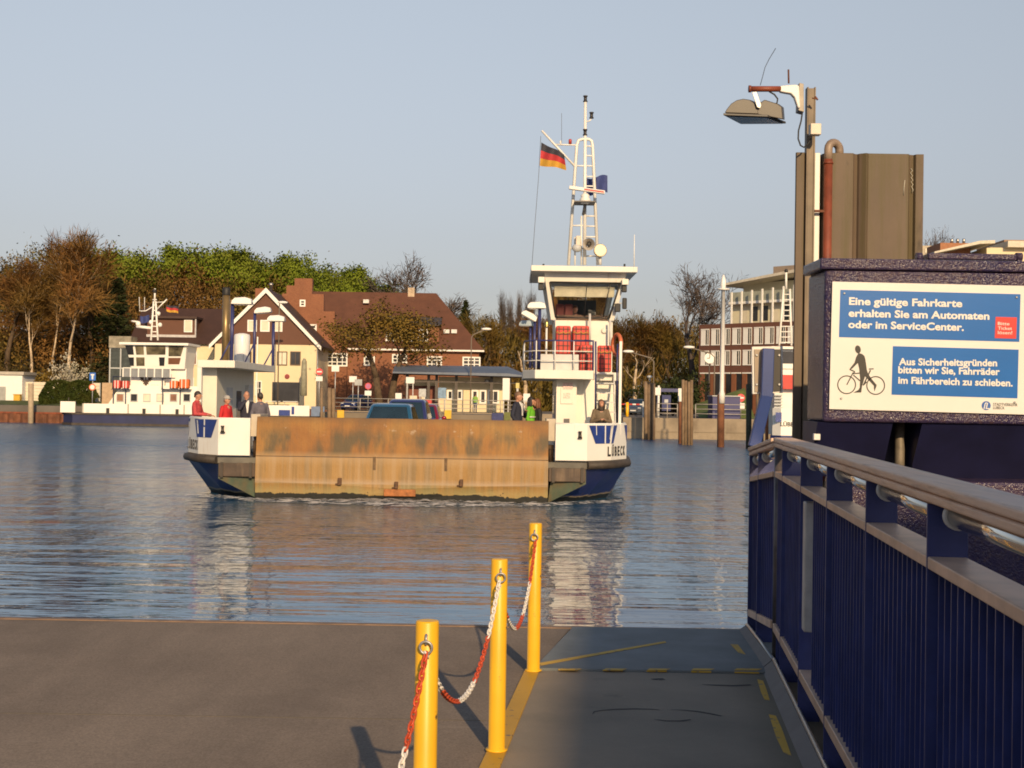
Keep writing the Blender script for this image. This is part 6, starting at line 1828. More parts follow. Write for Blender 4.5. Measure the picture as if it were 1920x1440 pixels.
# small things on the far quay
def boxthing(name, px0, px1, py0, py1, Y, mt, label, cat, depth=0.25, legs=True, gz_=1.6):
    a, b_ = pt(px0, py1, Y), pt(px1, py0, Y)
    c0_ = pt((px0 + px1) / 2, py1, Y).z; c1_ = pt((px0 + px1) / 2, py0, Y).z
    r = thing(name, ((a.x + b_.x) / 2, Y, gz_), label, cat)
    MB().bx(a.x, b_.x, Y, Y + depth, c0_, c1_).build('panel', mt, r, bevel=0.02)
    m = MB()
    if legs and c0_ > gz_ + 0.1:
        m.bx(a.x + 0.08, a.x + 0.16, Y + 0.05, Y + 0.13, gz_, c0_ - 0.001); m.bx(b_.x - 0.16, b_.x - 0.08, Y + 0.05, Y + 0.13, gz_, c0_ - 0.001)
        m.build('legs', GALV, r)
    else:
        m.bx(a.x + 0.02, b_.x - 0.02, Y + 0.02, Y + depth - 0.02, min(gz_, c0_ - 0.05), c0_ - 0.001); m.build('foot', GALV, r)
    return r
boxthing('red_container', 789, 809, 750, 769, 122, mat('container_red', (0.52, 0.05, 0.04), 0.6), 'bright red waste container on the far quay behind the cars', 'container', 0.9, False)
boxthing('map_board', 785, 799, 729, 744, 123, mat('map_grey', (0.40, 0.42, 0.42), 0.4, var=0.3, scale=5), 'pale grey notice case in front of the dark red kiosk', 'notice board')
boxthing('info_board', 821, 837, 727, 747, 123, mat('map_blue', (0.16, 0.26, 0.38), 0.4, var=0.4, scale=4), 'blue framed map board in front of the cream kiosk', 'notice board')
boxthing('timetable_board', 942, 956, 709, 750, 122, SIGNW, 'tall blank white board at the right end of the shelter', 'notice board')
boxthing('destination_board', 761, 777, 707, 719, 121, SIGNW, 'white board on posts left of the dark red kiosk', 'sign')
boxthing('ticket_machine', 741, 753, 737, 752, 122, SIGNW, 'white ticket box beside the foot of the brown tree', 'ticket machine', 0.5, False)
boxthing('white_board', 981, 994, 738, 754, 119.5, SIGNW, 'low white panel behind the people in the ferry\'s right corner', 'notice board')
boxthing('bus_stop_flag', 967, 974, 718, 728, 121, mat('stop_yellow', (0.55, 0.45, 0.15), 0.5), 'small yellowish stop sign right of the tall white board', 'sign')
# closed parasol, round lamps, signs
p = pt(569, 760, 128)
ps = thing('parasol', (p.x, 128, 1.6), 'tall closed grey green parasol in front of the cream gable house', 'parasol')
m = MB(); zt2, zb2 = pt(569, 672, 128).z, pt(569, 742, 128).z
m.lathe([(0.10, zt2 - 1.6), (0.28, zt2 - 1.75), (0.30, zb2 + 0.6 - 1.6 + 1.6 - 1.6), (0.34, zb2 - 1.6), (0.05, zb2 - 1.62)][0:1] + [(0.24, zt2 - 1.9), (0.30, (zt2 + zb2) / 2 - 1.6), (0.32, zb2 - 1.6), (0.05, zb2 - 1.63)], (p.x, 128, 1.6), 14)
m.build('canopy', mat('parasol_cloth', (0.26, 0.25, 0.18), 0.8, var=0.3, scale=3), ps)
MB().tube((p.x, 128, 1.6), (p.x, 128, zt2), 0.04).build('pole', GALV, ps)
def roadsign(px, py, Y, kind, label, ground=1.6):
    p = pt(px, py, Y)
    r = thing('road_sign', (p.x, Y, ground), label, 'road sign', 'signs on the far quay')
    MB().tube((p.x, Y, ground), (p.x, Y, p.z + 0.3), 0.045, n=8).build('pole', GALV, r)
    if kind in ('noentry', 'noparking', 'limit'):
        rad = {'noentry': 0.32, 'noparking': 0.30, 'limit': 0.28}[kind]
        pl_ = MB().lathe([(rad, 0), (rad, 0.03)], (p.x, Y - 0.05, p.z), 24, (0, -1, 0)).build('disc', mat('sign_red_disc', (0.55, 0.05, 0.05), 0.5), r)
        if kind == 'noentry': MB().bx(p.x - 0.22, p.x + 0.22, Y - 0.09, Y - 0.082, p.z - 0.06, p.z + 0.06).build('bar', SIGNW, pl_)
        elif kind == 'limit': MB().lathe([(rad * 0.74, 0), (rad * 0.74, 0.008)], (p.x, Y - 0.082, p.z), 24, (0, -1, 0)).build('field', SIGNW, pl_)
        else: MB().lathe([(rad * 0.74, 0), (rad * 0.74, 0.008)], (p.x, Y - 0.082, p.z), 24, (0, -1, 0)).build('field', mat('sign_pinkish_blue', (0.40, 0.12, 0.25), 0.5), pl_)
        MB().bx(p.x - 0.3, p.x + 0.3, Y - 0.08, Y - 0.05, p.z - 0.85, p.z - 0.42).build('plate', SIGNW, r)
    elif kind == 'blue':
        q = MB().bx(p.x - 0.28, p.x + 0.28, Y - 0.08, Y - 0.05, p.z - 0.35, p.z + 0.35).build('plate', mat('sign_bright_blue', (0.03, 0.13, 0.45), 0.4), r, bevel=0.01)
        m = MB(); m.bx(p.x - 0.07, p.x + 0.07, Y - 0.09, Y - 0.082, p.z - 0.25, p.z + 0.1); m.bx(p.x - 0.16, p.x + 0.16, Y - 0.09, Y - 0.082, p.z + 0.1, p.z + 0.22); m.build('arrow', SIGNW, q)
        z = p.z - 0.95
        d2 = MB().lathe([(0.30, 0), (0.30, 0.03)], (p.x, Y - 0.05, z), 24, (0, -1, 0)).build('disc', mat('sign_orange_red', (0.6, 0.12, 0.04), 0.5), r)
        MB().lathe([(0.21, 0), (0.21, 0.008)], (p.x, Y - 0.082, z), 24, (0, -1, 0)).build('field', SIGNW, d2)
    else:
        MB().bx(p.x - 0.35, p.x + 0.35, Y - 0.08, Y - 0.05, p.z - 0.28, p.z + 0.28).build('plate', kind, r)
    return r
roadsign(599, 697, 121, 'noentry', 'round red and white no entry sign at the corner of the cream gable house')
roadsign(690.5, 724, 121, 'noparking', 'pink no stopping disc with white plates beside the brown tree')
roadsign(174, 706, 119, 'blue', 'square blue road sign over a red ringed disc on a pole by the moored ferry', 1.3)
roadsign(662, 711, 124, SIGNW, 'small white and red square sign left of the brown tree')
roadsign(672, 717, 123, mat('sign_back', (0.33, 0.34, 0.33), 0.5), 'grey back of a square sign just left of the no stopping disc')
roadsign(629, 691, 124, SIGNW, 'small white street sign high on a striped pole in front of the brick house')
roadsign(1389, 746, 105, 'noentry', 'small red and white no entry disc beside the blue hut on the right quay')
for px, py, ti in ((912, 617, 'left of the approaching ferry\'s floodlights'), (1178, 659, 'right of the ferry stairs among trees'), (1292, 651, 'beside the dark brick office block'), (530, 567, 'over the cream gable house')):
    Y = 124 if px < 1000 else 112
    p = pt(px, py, Y); q = pt(px + (-28 if px < 1000 else 48), py + (10 if px < 1000 else 12), Y)
    if px == 530: q = pt(524, 566, Y)
    r = thing('street_lamp', (q.x, Y, 1.6), 'slim street lamp with a bent arm ' + ti, 'street lamp', 'street lamps on the far quay')
    m = MB(); m.path([(q.x, Y, 1.6), (q.x, Y, q.z - 0.3), (q.x + (p.x - q.x) * 0.15, Y, q.z), (p.x, Y, p.z)], 0.06, 6); m.build('pole', mat('lamp_pole', (0.16, 0.13, 0.10), 0.6), r)
    MB().ball(p, (0.5, 0.2, 0.13), 10, 6).build('lamp_head', WINW, r)
car('parked_car', (pt(651, 760, 123.5).x, 123.5, 1.6), R(-20), PD, 'dark blue car parked by the brick house across the water', 1.5)
car('parked_car', (pt(1187, 760, 122).x, 122, 1.6), R(-15), PS, 'slate car with bright headlights waiting on the far slip right of the ferry', 1.5)
person(V((pt(891, 757, 121).x, 121, 1.6)), R(160), 1.75, 'person in a green top standing by the cream kiosk across the water', cloth('light_green_top', (0.20, 0.36, 0.06)), JEANS, (0.05, 0.03, 0.02), {})
# cafe tables in front of the gable house
for i, px in enumerate((512, 545)):
    p = pt(px, 752, 127)
    r = thing('cafe_table', (p.x, 127, 1.6), ('white cafe table by the dark shop front', 'cafe table with pale cloth beside the closed parasol')[i], 'table', 'cafe tables')
    MB().bx(p.x - 0.7, p.x + 0.7, 126.7, 127.4, 2.3, 2.36).build('table_top', SIGNW, r); 
    for s in (-1, 1): MB().bx(p.x + s * 0.55, p.x + s * 0.6, 127, 127.06, 1.6, 2.3).build('leg', GALV, r)

# ------------------------------------------------------------------ left bank buildings
wb = thing('white_shed', (pt(20, 745, 130).x, 130, 2), 'low white flat roofed shed at the left edge of the picture', 'shed')
a, b_ = pt(-40, 745, 130), pt(42, 703, 130)
MB().bx(a.x, b_.x, 130, 136, 1.7, b_.z).build('wall', mat('shed_white', (0.72, 0.70, 0.66), 0.7, var=0.06), wb)
MB().bx(a.x, b_.x + 0.2, 129.8, 136.2, b_.z + 0.001, b_.z + 0.3).build('roof', mat('shed_roof', (0.40, 0.36, 0.30), 0.7), wb)
a, b_ = pt(-2, 755, 129.99), pt(11, 725, 129.99)
MB().bx(a.x, b_.x, 129.96, 129.998, 1.8, b_.z).build('door', mat('shed_door', (0.30, 0.30, 0.28), 0.5), wb)
ww = thing('plank_wall', (pt(120, 745, 131).x, 131, 2), 'cream horizontal board wall behind the clipped hedge on the left bank', 'wall')
a, b_ = pt(37, 750, 131), pt(188, 718, 131)
m = MB()
for i in range(6):
    z = 1.9 + (b_.z - 1.9) * i / 6; m.bx(a.x, b_.x, 131 - 0.02 * (i % 2), 131.15, z + 0.01, z + (b_.z - 1.9) / 6 - 0.01)
m.build('boards', mat('board_cream', (0.62, 0.55, 0.42), 0.8, var=0.1, scale=1), ww)
for i in range(7):
    x = a.x + (b_.x - a.x) * i / 6; MB().bx(x - 0.05, x + 0.05, 130.92, 130.97, 1.9, b_.z).build('post', GREYP, ww)
bb = thing('yellow_bin', (pt(31, 745, 129).x, 129, 2), 'small yellow grit bin beside the white shed', 'bin')
a, b_ = pt(25, 750, 129), pt(37, 741, 129)
MB().bx(a.x, b_.x, 129, 129.6, 1.9, b_.z).build('body', mat('bin_yellow', (0.55, 0.33, 0.03), 0.5), bb, bevel=0.03)
MB().bx(a.x - 0.04, b_.x + 0.04, 128.96, 129.64, b_.z + 0.001, b_.z + 0.1).build('lid', mat('bin_lid', (0.45, 0.26, 0.02), 0.5), bb, bevel=0.02)
# mooring post on the left bank
def pile(px, py0, py1, Y, wpx_, mt, label, name='mooring_pile', ribs=1, cap=None, group='mooring piles in the harbour'):
    p0, p1 = pt(px, py1, Y), pt(px, py0, Y)
    r = thing(name, (p0.x, Y, 0), label, 'mooring pile', group)
    w2 = wpx_ * Y / F
    for i in range(ribs):
        x = p0.x - w2 / 2 + w2 * (i + 0.5) / ribs
        yo = Y + (0.12 * (i % 2))
        m = MB(); m.path([(x, yo, -1.5), (x + (p1.x - p0.x) * 0.5, yo, p1.z / 2), (x + (p1.x - p0.x), yo, p1.z - 0.06 * (i % 3)), ], w2 / ribs / 2 * 1.05, 8); m.build('timber', mt, r)
    if cap:
        cap(r, p1, w2)
    return r
TIMB = mat('pile_timber', (0.20, 0.135, 0.08), 0.85, var=0.4, scale=1.5, streak=((0.07, 0.04, 0.025), 0.5, (4, 4, 0.5)))
TIMR = mat('pile_rust', (0.16, 0.062, 0.028), 0.85, var=0.5, scale=1.3, streak=((0.05, 0.03, 0.02), 0.4, (3, 3, 0.5)))
pile(58, 719, 790, 122, 10, mat('pale_pile', (0.36, 0.28, 0.19), 0.8, var=0.2), 'single pale wooden mooring post on the left bank', ribs=1)
pile(1218, 715, 824, 100, 21, TIMB, 'dark ribbed mooring pile right of the ferry, with lantern on top', ribs=3, cap=lambda r, p, w: MB().lathe([(0.08, 0), (0.08, 0.25), (0.2, 0.28), (0.2, 0.4), (0.05, 0.45)], p, 10).build('lantern', GREYP, r))
pile(1278, 731, 833, 92, 12, TIMR, 'rust brown mooring pile half hidden behind the thick timber one', ribs=2, cap=lambda r, p, w: MB().bx(p.x - 0.25, p.x + 0.0, p.y - 0.2, p.y - 0.1, p.z - 0.8, p.z + 0.1).build('white_board', WINW, r))
pile(1289, 712, 836, 89, 22, TIMB, 'thickest timber mooring pile, pale weathered with a red foot', ribs=4)
wh_pole = lambda r, p, w: (MB().lathe([(0.20, -0.6), (0.20, 0.0), (0.15, 0.2), (0.13, 6.7), (0.42, 6.72), (0.42, 6.8), (0.15, 6.82), (0.17, 7.3), (0.05, 7.7)], p + V((0.05, -0.1, 0.0)), 12).build('white_pole', WHITE, r))
pile(1351.5, 739, 838, 86, 13, TIMR, 'rusty steel pile carrying a tall white lantern pole', ribs=1, cap=wh_pole)
pile(1404, 720, 836, 84, 10, mat('green_pile', (0.05, 0.055, 0.035), 0.8, var=0.4), 'dark green slimy pile close behind the bent blue post', ribs=1)
pile(1425, 725, 836, 82, 15, TIMB, 'brown mooring pile seen just below the small white framed board', ribs=2)
pile(1438, 735, 840, 80, 6, mat('orange_pile', (0.26, 0.09, 0.03), 0.8, var=0.4), 'thin orange rusty pile beside the brown one below the board', ribs=1)
# dark dolphins behind the ferry's left corner: px 600-628
pile(621, 727, 800, 108, 14, TIMB, 'dark mooring pile behind the left end of the ferry ramp', ribs=2)
pile(603, 727, 800, 108, 5, TIMB, 'thin dark mooring pile behind the left end of the ferry ramp', ribs=1)
# blue hut and portal on the right quay
hu = thing('blue_hut', (pt(1362, 770, 104.5).x, 104.5, 1.6), 'flat roofed dark blue hut on the right quay', 'hut')
a, b_ = pt(1336, 775, 104.5), pt(1388, 744, 104.5)
MB().bx(a.x, b_.x, 104.5, 107, 1.6, b_.z).build('wall', mat('hut_blue', (0.028, 0.03, 0.12), 0.5, var=0.1), hu)
MB().bx(a.x - 0.05, b_.x + 0.05, 104.4, 107.1, b_.z + 0.001, b_.z + 0.08).build('roof', GREYP, hu)
po_ = thing('ferry_portal', (pt(1250, 770, 106).x, 106, 1.6), 'dark blue steel portal with a black sign on the right quay', 'portal')
a, b_ = pt(1233, 731, 106), pt(1300, 728, 106)
m = MB(); m.bx(a.x, b_.x, 106, 106.3, a.z - 0.15, a.z + 0.12); 
for px in (1234, 1297): q = pt(px, 760, 106); m.bx(q.x - 0.1, q.x + 0.1, 106.05, 106.25, 1.6, a.z - 0.151)
m.build('frame', BLUEP, po_)
a, b_ = pt(1241, 770, 106), pt(1258, 741, 106); MB().bx(a.x, b_.x, 106.0, 106.15, a.z, b_.z).build('board', NAVY, po_)
a, b_ = pt(1246, 755, 105.9), pt(1253, 749, 105.9); MB().bx(a.x, b_.x, 105.98, 105.999, a.z, b_.z).build('symbol', GREYP, po_)
rpost = thing('striped_post', (pt(1233, 770, 105).x, 105, 1.6), 'red and white striped post with a small sign beside the blue portal', 'post')
p = pt(1235, 735, 105); MB().tube((p.x, 105, 1.6), (p.x, 105, p.z + 0.5), 0.09).build('post', WINW, rpost)
MB().bx(p.x - 0.3, p.x + 0.15, 104.9, 104.95, p.z - 0.25, p.z + 0.35).build('plate', SIGNW, rpost)
gsl = MB().add([(pt(1300, 745, 112).x, 108, 1.62), (pt(1400, 745, 112).x, 108, 1.62), (pt(1400, 735, 116).x, 117, 4.2), (pt(1300, 735, 116).x, 117, 2.6)], [(0, 1, 2, 3)])
struct(gsl.build('grass_slope', mat('slope_grass', (0.10, 0.125, 0.02), 0.9, var=0.4, scale=1)))
bar_ = thing('barrier', (pt(1187, 775, 110).x, 110, 1.6), 'red and white striped barrier across the far slip with a yellow bollard', 'barrier')
a, b_ = pt(1165, 758, 110), pt(1206, 759, 110)
for i in range(6):
    x0_ = a.x + (b_.x - a.x) * i / 6; x1_ = a.x + (b_.x - a.x) * (i + 1) / 6
    MB().tube((x0_, 110, a.z), (x1_, 110, a.z), 0.07, n=8).build('bar_segment', WINW if i % 2 else REDC, bar_)
q = pt(1176, 775, 109.5); MB().tube((q.x, 109.5, 1.4), (q.x, 109.5, q.z + 0.9), 0.13, n=10).build('yellow_bollard', YELLOW, bar_)
q = pt(1207, 762, 110); MB().bx(q.x - 0.12, q.x + 0.12, 109.9, 110.1, 1.4, q.z + 0.4).build('stand', GREYP, bar_)
sl_ = MB().prism([(103.2, 0.15), (112, 1.7), (112, -1), (103.2, -1)], 'x', pt(1165, 790, 106).x, pt(1207, 790, 106).x)
struct(sl_.build('slipway_road', PAVE))

# ------------------------------------------------------------------ office block on the right
ob = thing('office_block', (24, 135, 1.6), 'dark brick office block with white window bands and cream set back storeys', 'office building')
p0 = V((pt(1310, 700, 136).x, 136)); p1 = V((pt(1500, 700, 127).x, 127))
u = (p1 - p0); Lb_ = u.length; u.normalize(); nn = V((u.y, -u.x))
def OB(s_, o_): q = p0 + u * s_ + nn * o_; return (q.x, q.y)
def obbox(m, s0, s1, o0, o1, z0, z1):
    m.prism([OB(s0, o0), OB(s1, o0), OB(s1, o1), OB(s0, o1)], 'z', z0, z1)
zt3 = pt(1310, 609, 136).z; zlo = 1.6
def zof(py, px=1340, Y=134.5): return pt(px, py, Y).z
m = MB(); obbox(m, 0, Lb_, 0, -12, 1.5, zt3); wall = m.build('wall', BBRICK, ob)
rows_ = [(zof(646), zof(618)), (zof(684), zof(659))]
nb = 9; step = Lb_ / nb * 0.97
for z0, z1 in rows_:
    for i in range(nb):
        s0 = 0.25 + i * step; s1 = s0 + step * 0.80
        m = MB()
        obbox(m, s0, s0 + 0.56 * (s1 - s0), 0.03, -0.05, z0, z1)          # drawn white blind
        obbox(m, s0, s1, 0.07, -0.05, z0 - 0.08, z0 - 0.001); obbox(m, s0, s1, 0.07, -0.05, z1 + 0.001, z1 + 0.1)
        obbox(m, s0 + 0.75 * (s1 - s0), s0 + 0.79 * (s1 - s0), 0.05, -.05, z0, z1); obbox(m, s1 - 0.05, s1, 0.05, -.05, z0, z1)
        f_ = m.build('window', WINW, ob)
        m = MB(); obbox(m, s0 + 0.56 * (s1 - s0) + .001, s1 - 0.051, 0.012, -0.02, z0, z1); m.build('pane', PANE, f_)
z0, z1 = 1.8, zof(701)
for i in range(nb):
    s0 = 0.25 + i * step
    m = MB(); obbox(m, s0, s0 + step * 0.42, 0.10, -0.02, z0, z1); m.build('pier', mat('orange_brick_pier', (0.20, 0.075, 0.032), 0.8, var=0.15), ob)
    m = MB(); obbox(m, s0 + step * 0.421, s0 + step * 0.92, 0.01, -0.3, z0, z1); m.build('shop_pane', PANE, ob)
    m = MB(); obbox(m, s0, s0 + step * 0.85, 0.13, -0.02, z1 + 0.01, z1 + 0.13); m.build('lintel', WINW, ob)
# set back upper storeys
sA = (pt(1351, 560, 134).x - p0.x) / u.x
zU0, zU1 = zt3 + 0.002, zof(573); zU2, zU3 = zof(573), zof(545)
UP = mat('cream_upper', (0.60, 0.56, 0.40), 0.8, var=0.05)
m = MB(); obbox(m, sA, Lb_, -2.0, -11, zU0, zU1 + 0.15); up = m.build('upper_storey', UP, ob)
m = MB(); obbox(m, sA - 0.3, Lb_, -1.2, -11.3, zU1 + 0.151, zU1 + 0.4); m.build('balcony_slab', WINW, ob)
m = MB(); obbox(m, sA + 0.4, Lb_, -3.2, -11, zU1 + 0.401, zU3 + 0.9); m.build('top_storey', UP, ob)
m = MB(); obbox(m, sA + 0.2, Lb_, -1.25, -1.3, zU1 + 0.402, zU1 + 1.35); m.build('balcony_parapet', mat('parapet_glass', (0.30, 0.31, 0.25), 0.4), ob)
zz = zof(534)
m = MB(); q0, q1 = OB(sA - 0.5, -0.6), OB(Lb_, -0.6); q2, q3 = OB(Lb_, -11.5), OB(sA - 0.5, -11.5)
m.add([(*q0, zz - 0.1), (*q1, zz + 0.9), (*q2, zz + 0.9), (*q3, zz - 0.1), (*q0, zz + 0.12), (*q1, zz + 1.2), (*q2, zz + 1.2), (*q3, zz + 0.12)], [(0, 3, 2, 1), (4, 5, 6, 7), (0, 1, 5, 4), (1, 2, 6, 5), (2, 3, 7, 6), (3, 0, 4, 7)])
m.build('roof', mat('flat_roof_pale', (0.55, 0.50, 0.40), 0.7), ob)
m = MB(); obbox(m, sA + 3.5, Lb_, -4, -9, zz + 0.8, zz + 1.9); m.build('roof_house', mat('roof_house_brown', (0.26, 0.20, 0.15), 0.8), ob)
for i in range(8):
    s0 = sA + 0.9 + i * 1.25
    m = MB(); obbox(m, s0, s0 + 0.14, -0.5, -0.64, zU0, zU1 + 1.3 + i * 0.06); m.build('post', WINW, ob)
    m = MB(); obbox(m, s0 + 0.3, s0 + 1.0, -1.985, -2.0 + 0.02, zU0 + 0.3, zU1 - 0.1); m.build('upper_pane', PANE if i % 3 else CURT, ob)
m = MB()
c0_ = pt(1330.5, 671.5, 120)
ck = thing('station_clock', (c0_.x, 120, 1.6), 'round white faced clock on a pole before the office block', 'clock')
MB().lathe([(0.48, 0), (0.48, 0.12)], c0_, 24, (0, -1, 0)).build('dial', WINW, ck)
m = MB(); m.bx(c0_.x - 0.03, c0_.x + 0.03, 119.86, 119.875, c0_.z, c0_.z + 0.36); m.bx(c0_.x - 0.25, c0_.x, 119.86, 119.874, c0_.z - 0.04, c0_.z + 0.02); m.build('hands', INK, ck)
MB().tube((c0_.x, 120.1, 1.6), (c0_.x, 120.1, c0_.z), 0.06).build('pole', DKP, ck)
# far right cream building above the housing
fb = thing('cream_apartment_block', (48, 150, 1.6), 'cream apartment block with sloping flat roofs rising behind the ticket sign housing', 'apartment building')
FBY = 150
a, b_ = pt(1728, 490, FBY), pt(1990, 468, FBY)
MB().bx(pt(1850, 480, FBY).x, b_.x, FBY, FBY + 12, 1.5, pt(1850, 464, FBY).z).build('wall', CREAM, fb)
MB().bx(a.x, pt(1849.8, 480, FBY).x, FBY + 2, FBY + 12, 1.5, pt(1790, 484, FBY).z).build('low_wall', mat('grey_plaster', (0.36, 0.33, 0.24), 0.8), fb)
m = MB(); q = [pt(1752, 475, FBY - 1), pt(1838, 457, FBY - 1), pt(1866, 456, FBY - 1)]
m.add([(q[0].x, FBY - 1, q[0].z), (q[1].x, FBY - 1, q[1].z), (q[2].x, FBY - 1, q[2].z), (q[2].x, FBY + 13, q[2].z), (q[1].x, FBY + 13, q[1].z), (q[0].x, FBY + 13, q[0].z)] + [(q[0].x, FBY - 1, q[0].z + .2), (q[1].x, FBY - 1, q[1].z + .35), (q[2].x, FBY - 1, q[2].z + .35), (q[2].x, FBY + 13, q[2].z + .35), (q[1].x, FBY + 13, q[1].z + .35), (q[0].x, FBY + 13, q[0].z + .2)],
      [(0, 5, 4, 3, 2, 1), (6, 7, 8, 9, 10, 11)] + [(i, (i + 1) % 6, (i + 1) % 6 + 6, i + 6) for i in range(6)])
m.build('roof', MATS['flat_roof_pale'], fb)
a, b_ = pt(1890, 458, FBY - 1), pt(2000, 450, FBY - 1)
MB().bx(a.x, b_.x, FBY - 1, FBY + 12, a.z - 0.3, a.z + 0.4).build('upper_roof', MATS['flat_roof_pale'], fb)
MB().bx(a.x + 0.9, b_.x, FBY + 0.2, FBY + 12, pt(1850, 464, FBY).z + .002, a.z - 0.3).build('upper_storey', CREAM, fb)
MB().bx(a.x + 0.3, b_.x, FBY + 1, FBY + 10, a.z + 0.401, a.z + 0.75).build('roof_terrace', mat('roof_brown', (0.28, 0.17, 0.10), 0.8), fb)
m = MB(); 
a, b_ = pt(1763, 470, FBY + 3), pt(1820, 456, FBY + 3)
bk = MB().bx(a.x, b_.x, FBY + 3, FBY + 8, a.z - 2, b_.z).build('brick_stack', mat('stack_brick', (0.30, 0.13, 0.06), 0.8), fb)
for px in (1784.5, 1795.5, 1807): MB().lathe([(0.17, 0), (0.17, 0.5), (0.13, 0.52)], pt(px, 456, FBY + 4), 12).build('flue', STEEL, bk)
a, b_ = pt(1729, 478, FBY + 20), pt(1763, 461, FBY + 20)
MB().bx(a.x, b_.x, FBY + 20, FBY + 26, 1.5, b_.z).build('rear_wing', mat('rear_wing_plaster', (0.42, 0.36, 0.27), 0.8), fb)
a, b_ = pt(1735, 474, FBY + 19.9), pt(1743, 466, FBY + 19.9); MB().bx(a.x, b_.x, FBY + 19.9, FBY + 19.99, a.z, b_.z).build('window', CURT, fb)

xw0 = pt(1862, 480, FBY).x
for i in range(5):
    for j in range(4):
        window(fb, xw0 + 1.0 + i * 2.6, xw0 + 2.5 + i * 2.6, 3.0 + j * 3.4, 4.9 + j * 3.4, FBY - 0.01, 2, 1)
for i in range(2):
    for j in range(4): window(fb, a.x + 1.5 + i * 3, a.x + 3.2 + i * 3, 3.0 + j * 3.4, 4.9 + j * 3.4, FBY + 1.99, 2, 1) if False else None
# ------------------------------------------------------------------ white ferry moored on the left
QY = 117.0
mf = thing('moored_ferry', (pt(300, 798, QY).x, QY, 0), 'white ferry with navy hull and ladder mast moored broadside at the left bank', 'ferry')
def q2(px, py, Y=QY): p = pt(px, py, Y); return (p.x, p.z)
xl_, xr_ = q2(110, 790)[0], q2(606, 790)[0]
zdk = 0.95
m = MB().prism([(xl_, QY + 1.2), (xl_ + 1.2, QY), (xr_ - 1.2, QY), (xr_, QY + 1.2), (xr_, QY + 5.0), (xl_, QY + 5.0)], 'z', 0.22, zdk); m.build('hull', mat('moored_hull_navy', (0.016, 0.02, 0.07), 0.45, var=0.3, scale=0.8), mf)
m = MB().prism([(xl_ - 0.1, QY + 1.1), (xl_ + 1.15, QY - 0.08), (xr_ - 1.15, QY - 0.08), (xr_ + 0.1, QY + 1.1), (xr_ + .1, QY + 5.1), (xl_ - .1, QY + 5.1)], 'z', -0.6, 0.219)
m.prism([(xl_ - 0.1, QY + 1.1), (xl_ + 1.15, QY - 0.08), (xr_ - 1.15, QY - 0.08), (xr_ + 0.1, QY + 1.1), (xr_ + .1, QY + 5.1), (xl_ - .1, QY + 5.1)], 'z', zdk + 0.001, zdk + 0.16); m.build('fender_belt', STRAKE, mf)
zbw = q2(200, 757)[1]
BWM = mat('moored_white', (0.76, 0.73, 0.66), 0.45, var=0.06, scale=0.6)
m = MB()
m.bx(xl_ + 0.0, xl_ + 1.3, QY + 0.35, QY + 0.5, zdk + 0.161, zbw + 0.15)
m.bx(q2(155, 760)[0], q2(500, 760)[0], QY + 0.1, QY + 0.22, zdk + 0.161, zbw)
m.bx(q2(500, 760)[0] + .02, q2(580, 760)[0], QY + 0.1, QY + 0.22, zdk + 0.161, zbw + 0.1)
bwk = m.build('bulwark', BWM, mf)
RIBM = mat('rib_grey', (0.35, 0.32, 0.27), 0.6)
for px in (155, 240, 300, 345, 405):
    x = q2(px, 760)[0]; MB().bx(x - 0.05, x + 0.05, QY + 0.02, QY + 0.099, zdk + 0.17, zbw).build('bulwark_rib', RIBM, mf)
for px in (202, 270, 332): x = q2(px, 775)[0]; MB().bx(x - 0.12, x + 0.12, QY - 0.1, QY + 0.09, zdk + 0.17, zdk + 0.6).build('mooring_bitt', BLACK, mf)
x = q2(533, 770)[0]; MB().bx(x - 0.5, x + 0.5, QY + 0.06, QY + 0.098, zdk + 0.18, zbw - 0.3).build('emblem', LOGOB, bwk); x = q2(549, 765)[0]; MB().bx(x - 0.12, x + 0.12, QY + 0.06, QY + 0.098, zdk + 0.3, zbw).build('emblem', LOGOB, bwk)
x0_, x1_ = q2(582, 770)[0], q2(607, 770)[0]; MB().bx(x0_, x1_, QY + 0.4, QY + 0.6, zdk + .161, zbw + 0.05).build('bow_bulwark', mat('slate_blue_paint', (0.13, 0.18, 0.28), 0.5), mf)
# main deckhouse
P = [q2(193, 758), q2(221, 722), q2(412, 722), q2(412, 758)]
zc = P[1][1]
mh = MB().prism([(P[0][0], zdk + 0.165), (P[0][0] + 0.2, zbw), (P[1][0], zc), (P[2][0], zc), (P[3][0], zdk + 0.165)], 'y', QY + 0.9, QY + 4.6).build('deck_house', BWM, mf)
m = MB(); m.prism([(P[0][0] - 0.6, zbw), (P[0][0] - 0.6, zc + 0.2), (P[0][0] + 0.9, zc + 0.2), (P[0][0] + 0.1, zbw)], 'y', QY + 1.6, QY + 1.7); m.build('side_shade', mat('tan_panel', (0.42, 0.29, 0.17), 0.7), mf)
for i, px in enumerate((225.5, 251.5, 275.5, 300.5, 325.5, 350.5)):
    wpx(mf, px - 7, px + 7, 738, 753, QY + 0.89, 1, 1, gl=PANE if i not in (2, 3, 0, 4) else (CURT if i in (2, 3) else mat('reddish_pane', (0.25, 0.12, 0.07), 0.3)), fr=GREYP, w_=0.06)
a, b_ = q2(239, 732), q2(303, 690)
mm_ = MB().bx(a[0], b_[0], QY + 1.0, QY + 4.2, zc + 0.001, q2(270, 706)[1]).build('mid_house', BWM, mf)
m = MB(); za, zb4 = q2(270, 707)[1], q2(270, 691)[1]
m.bx(q2(229, 700)[0], q2(318, 700)[0], QY + 0.3, QY + 0.36, za, zb4)
gw = m.build('bridge_wing', mat('wing_grey', (0.20, 0.21, 0.22), 0.5, var=0.15), mf)
m = MB()
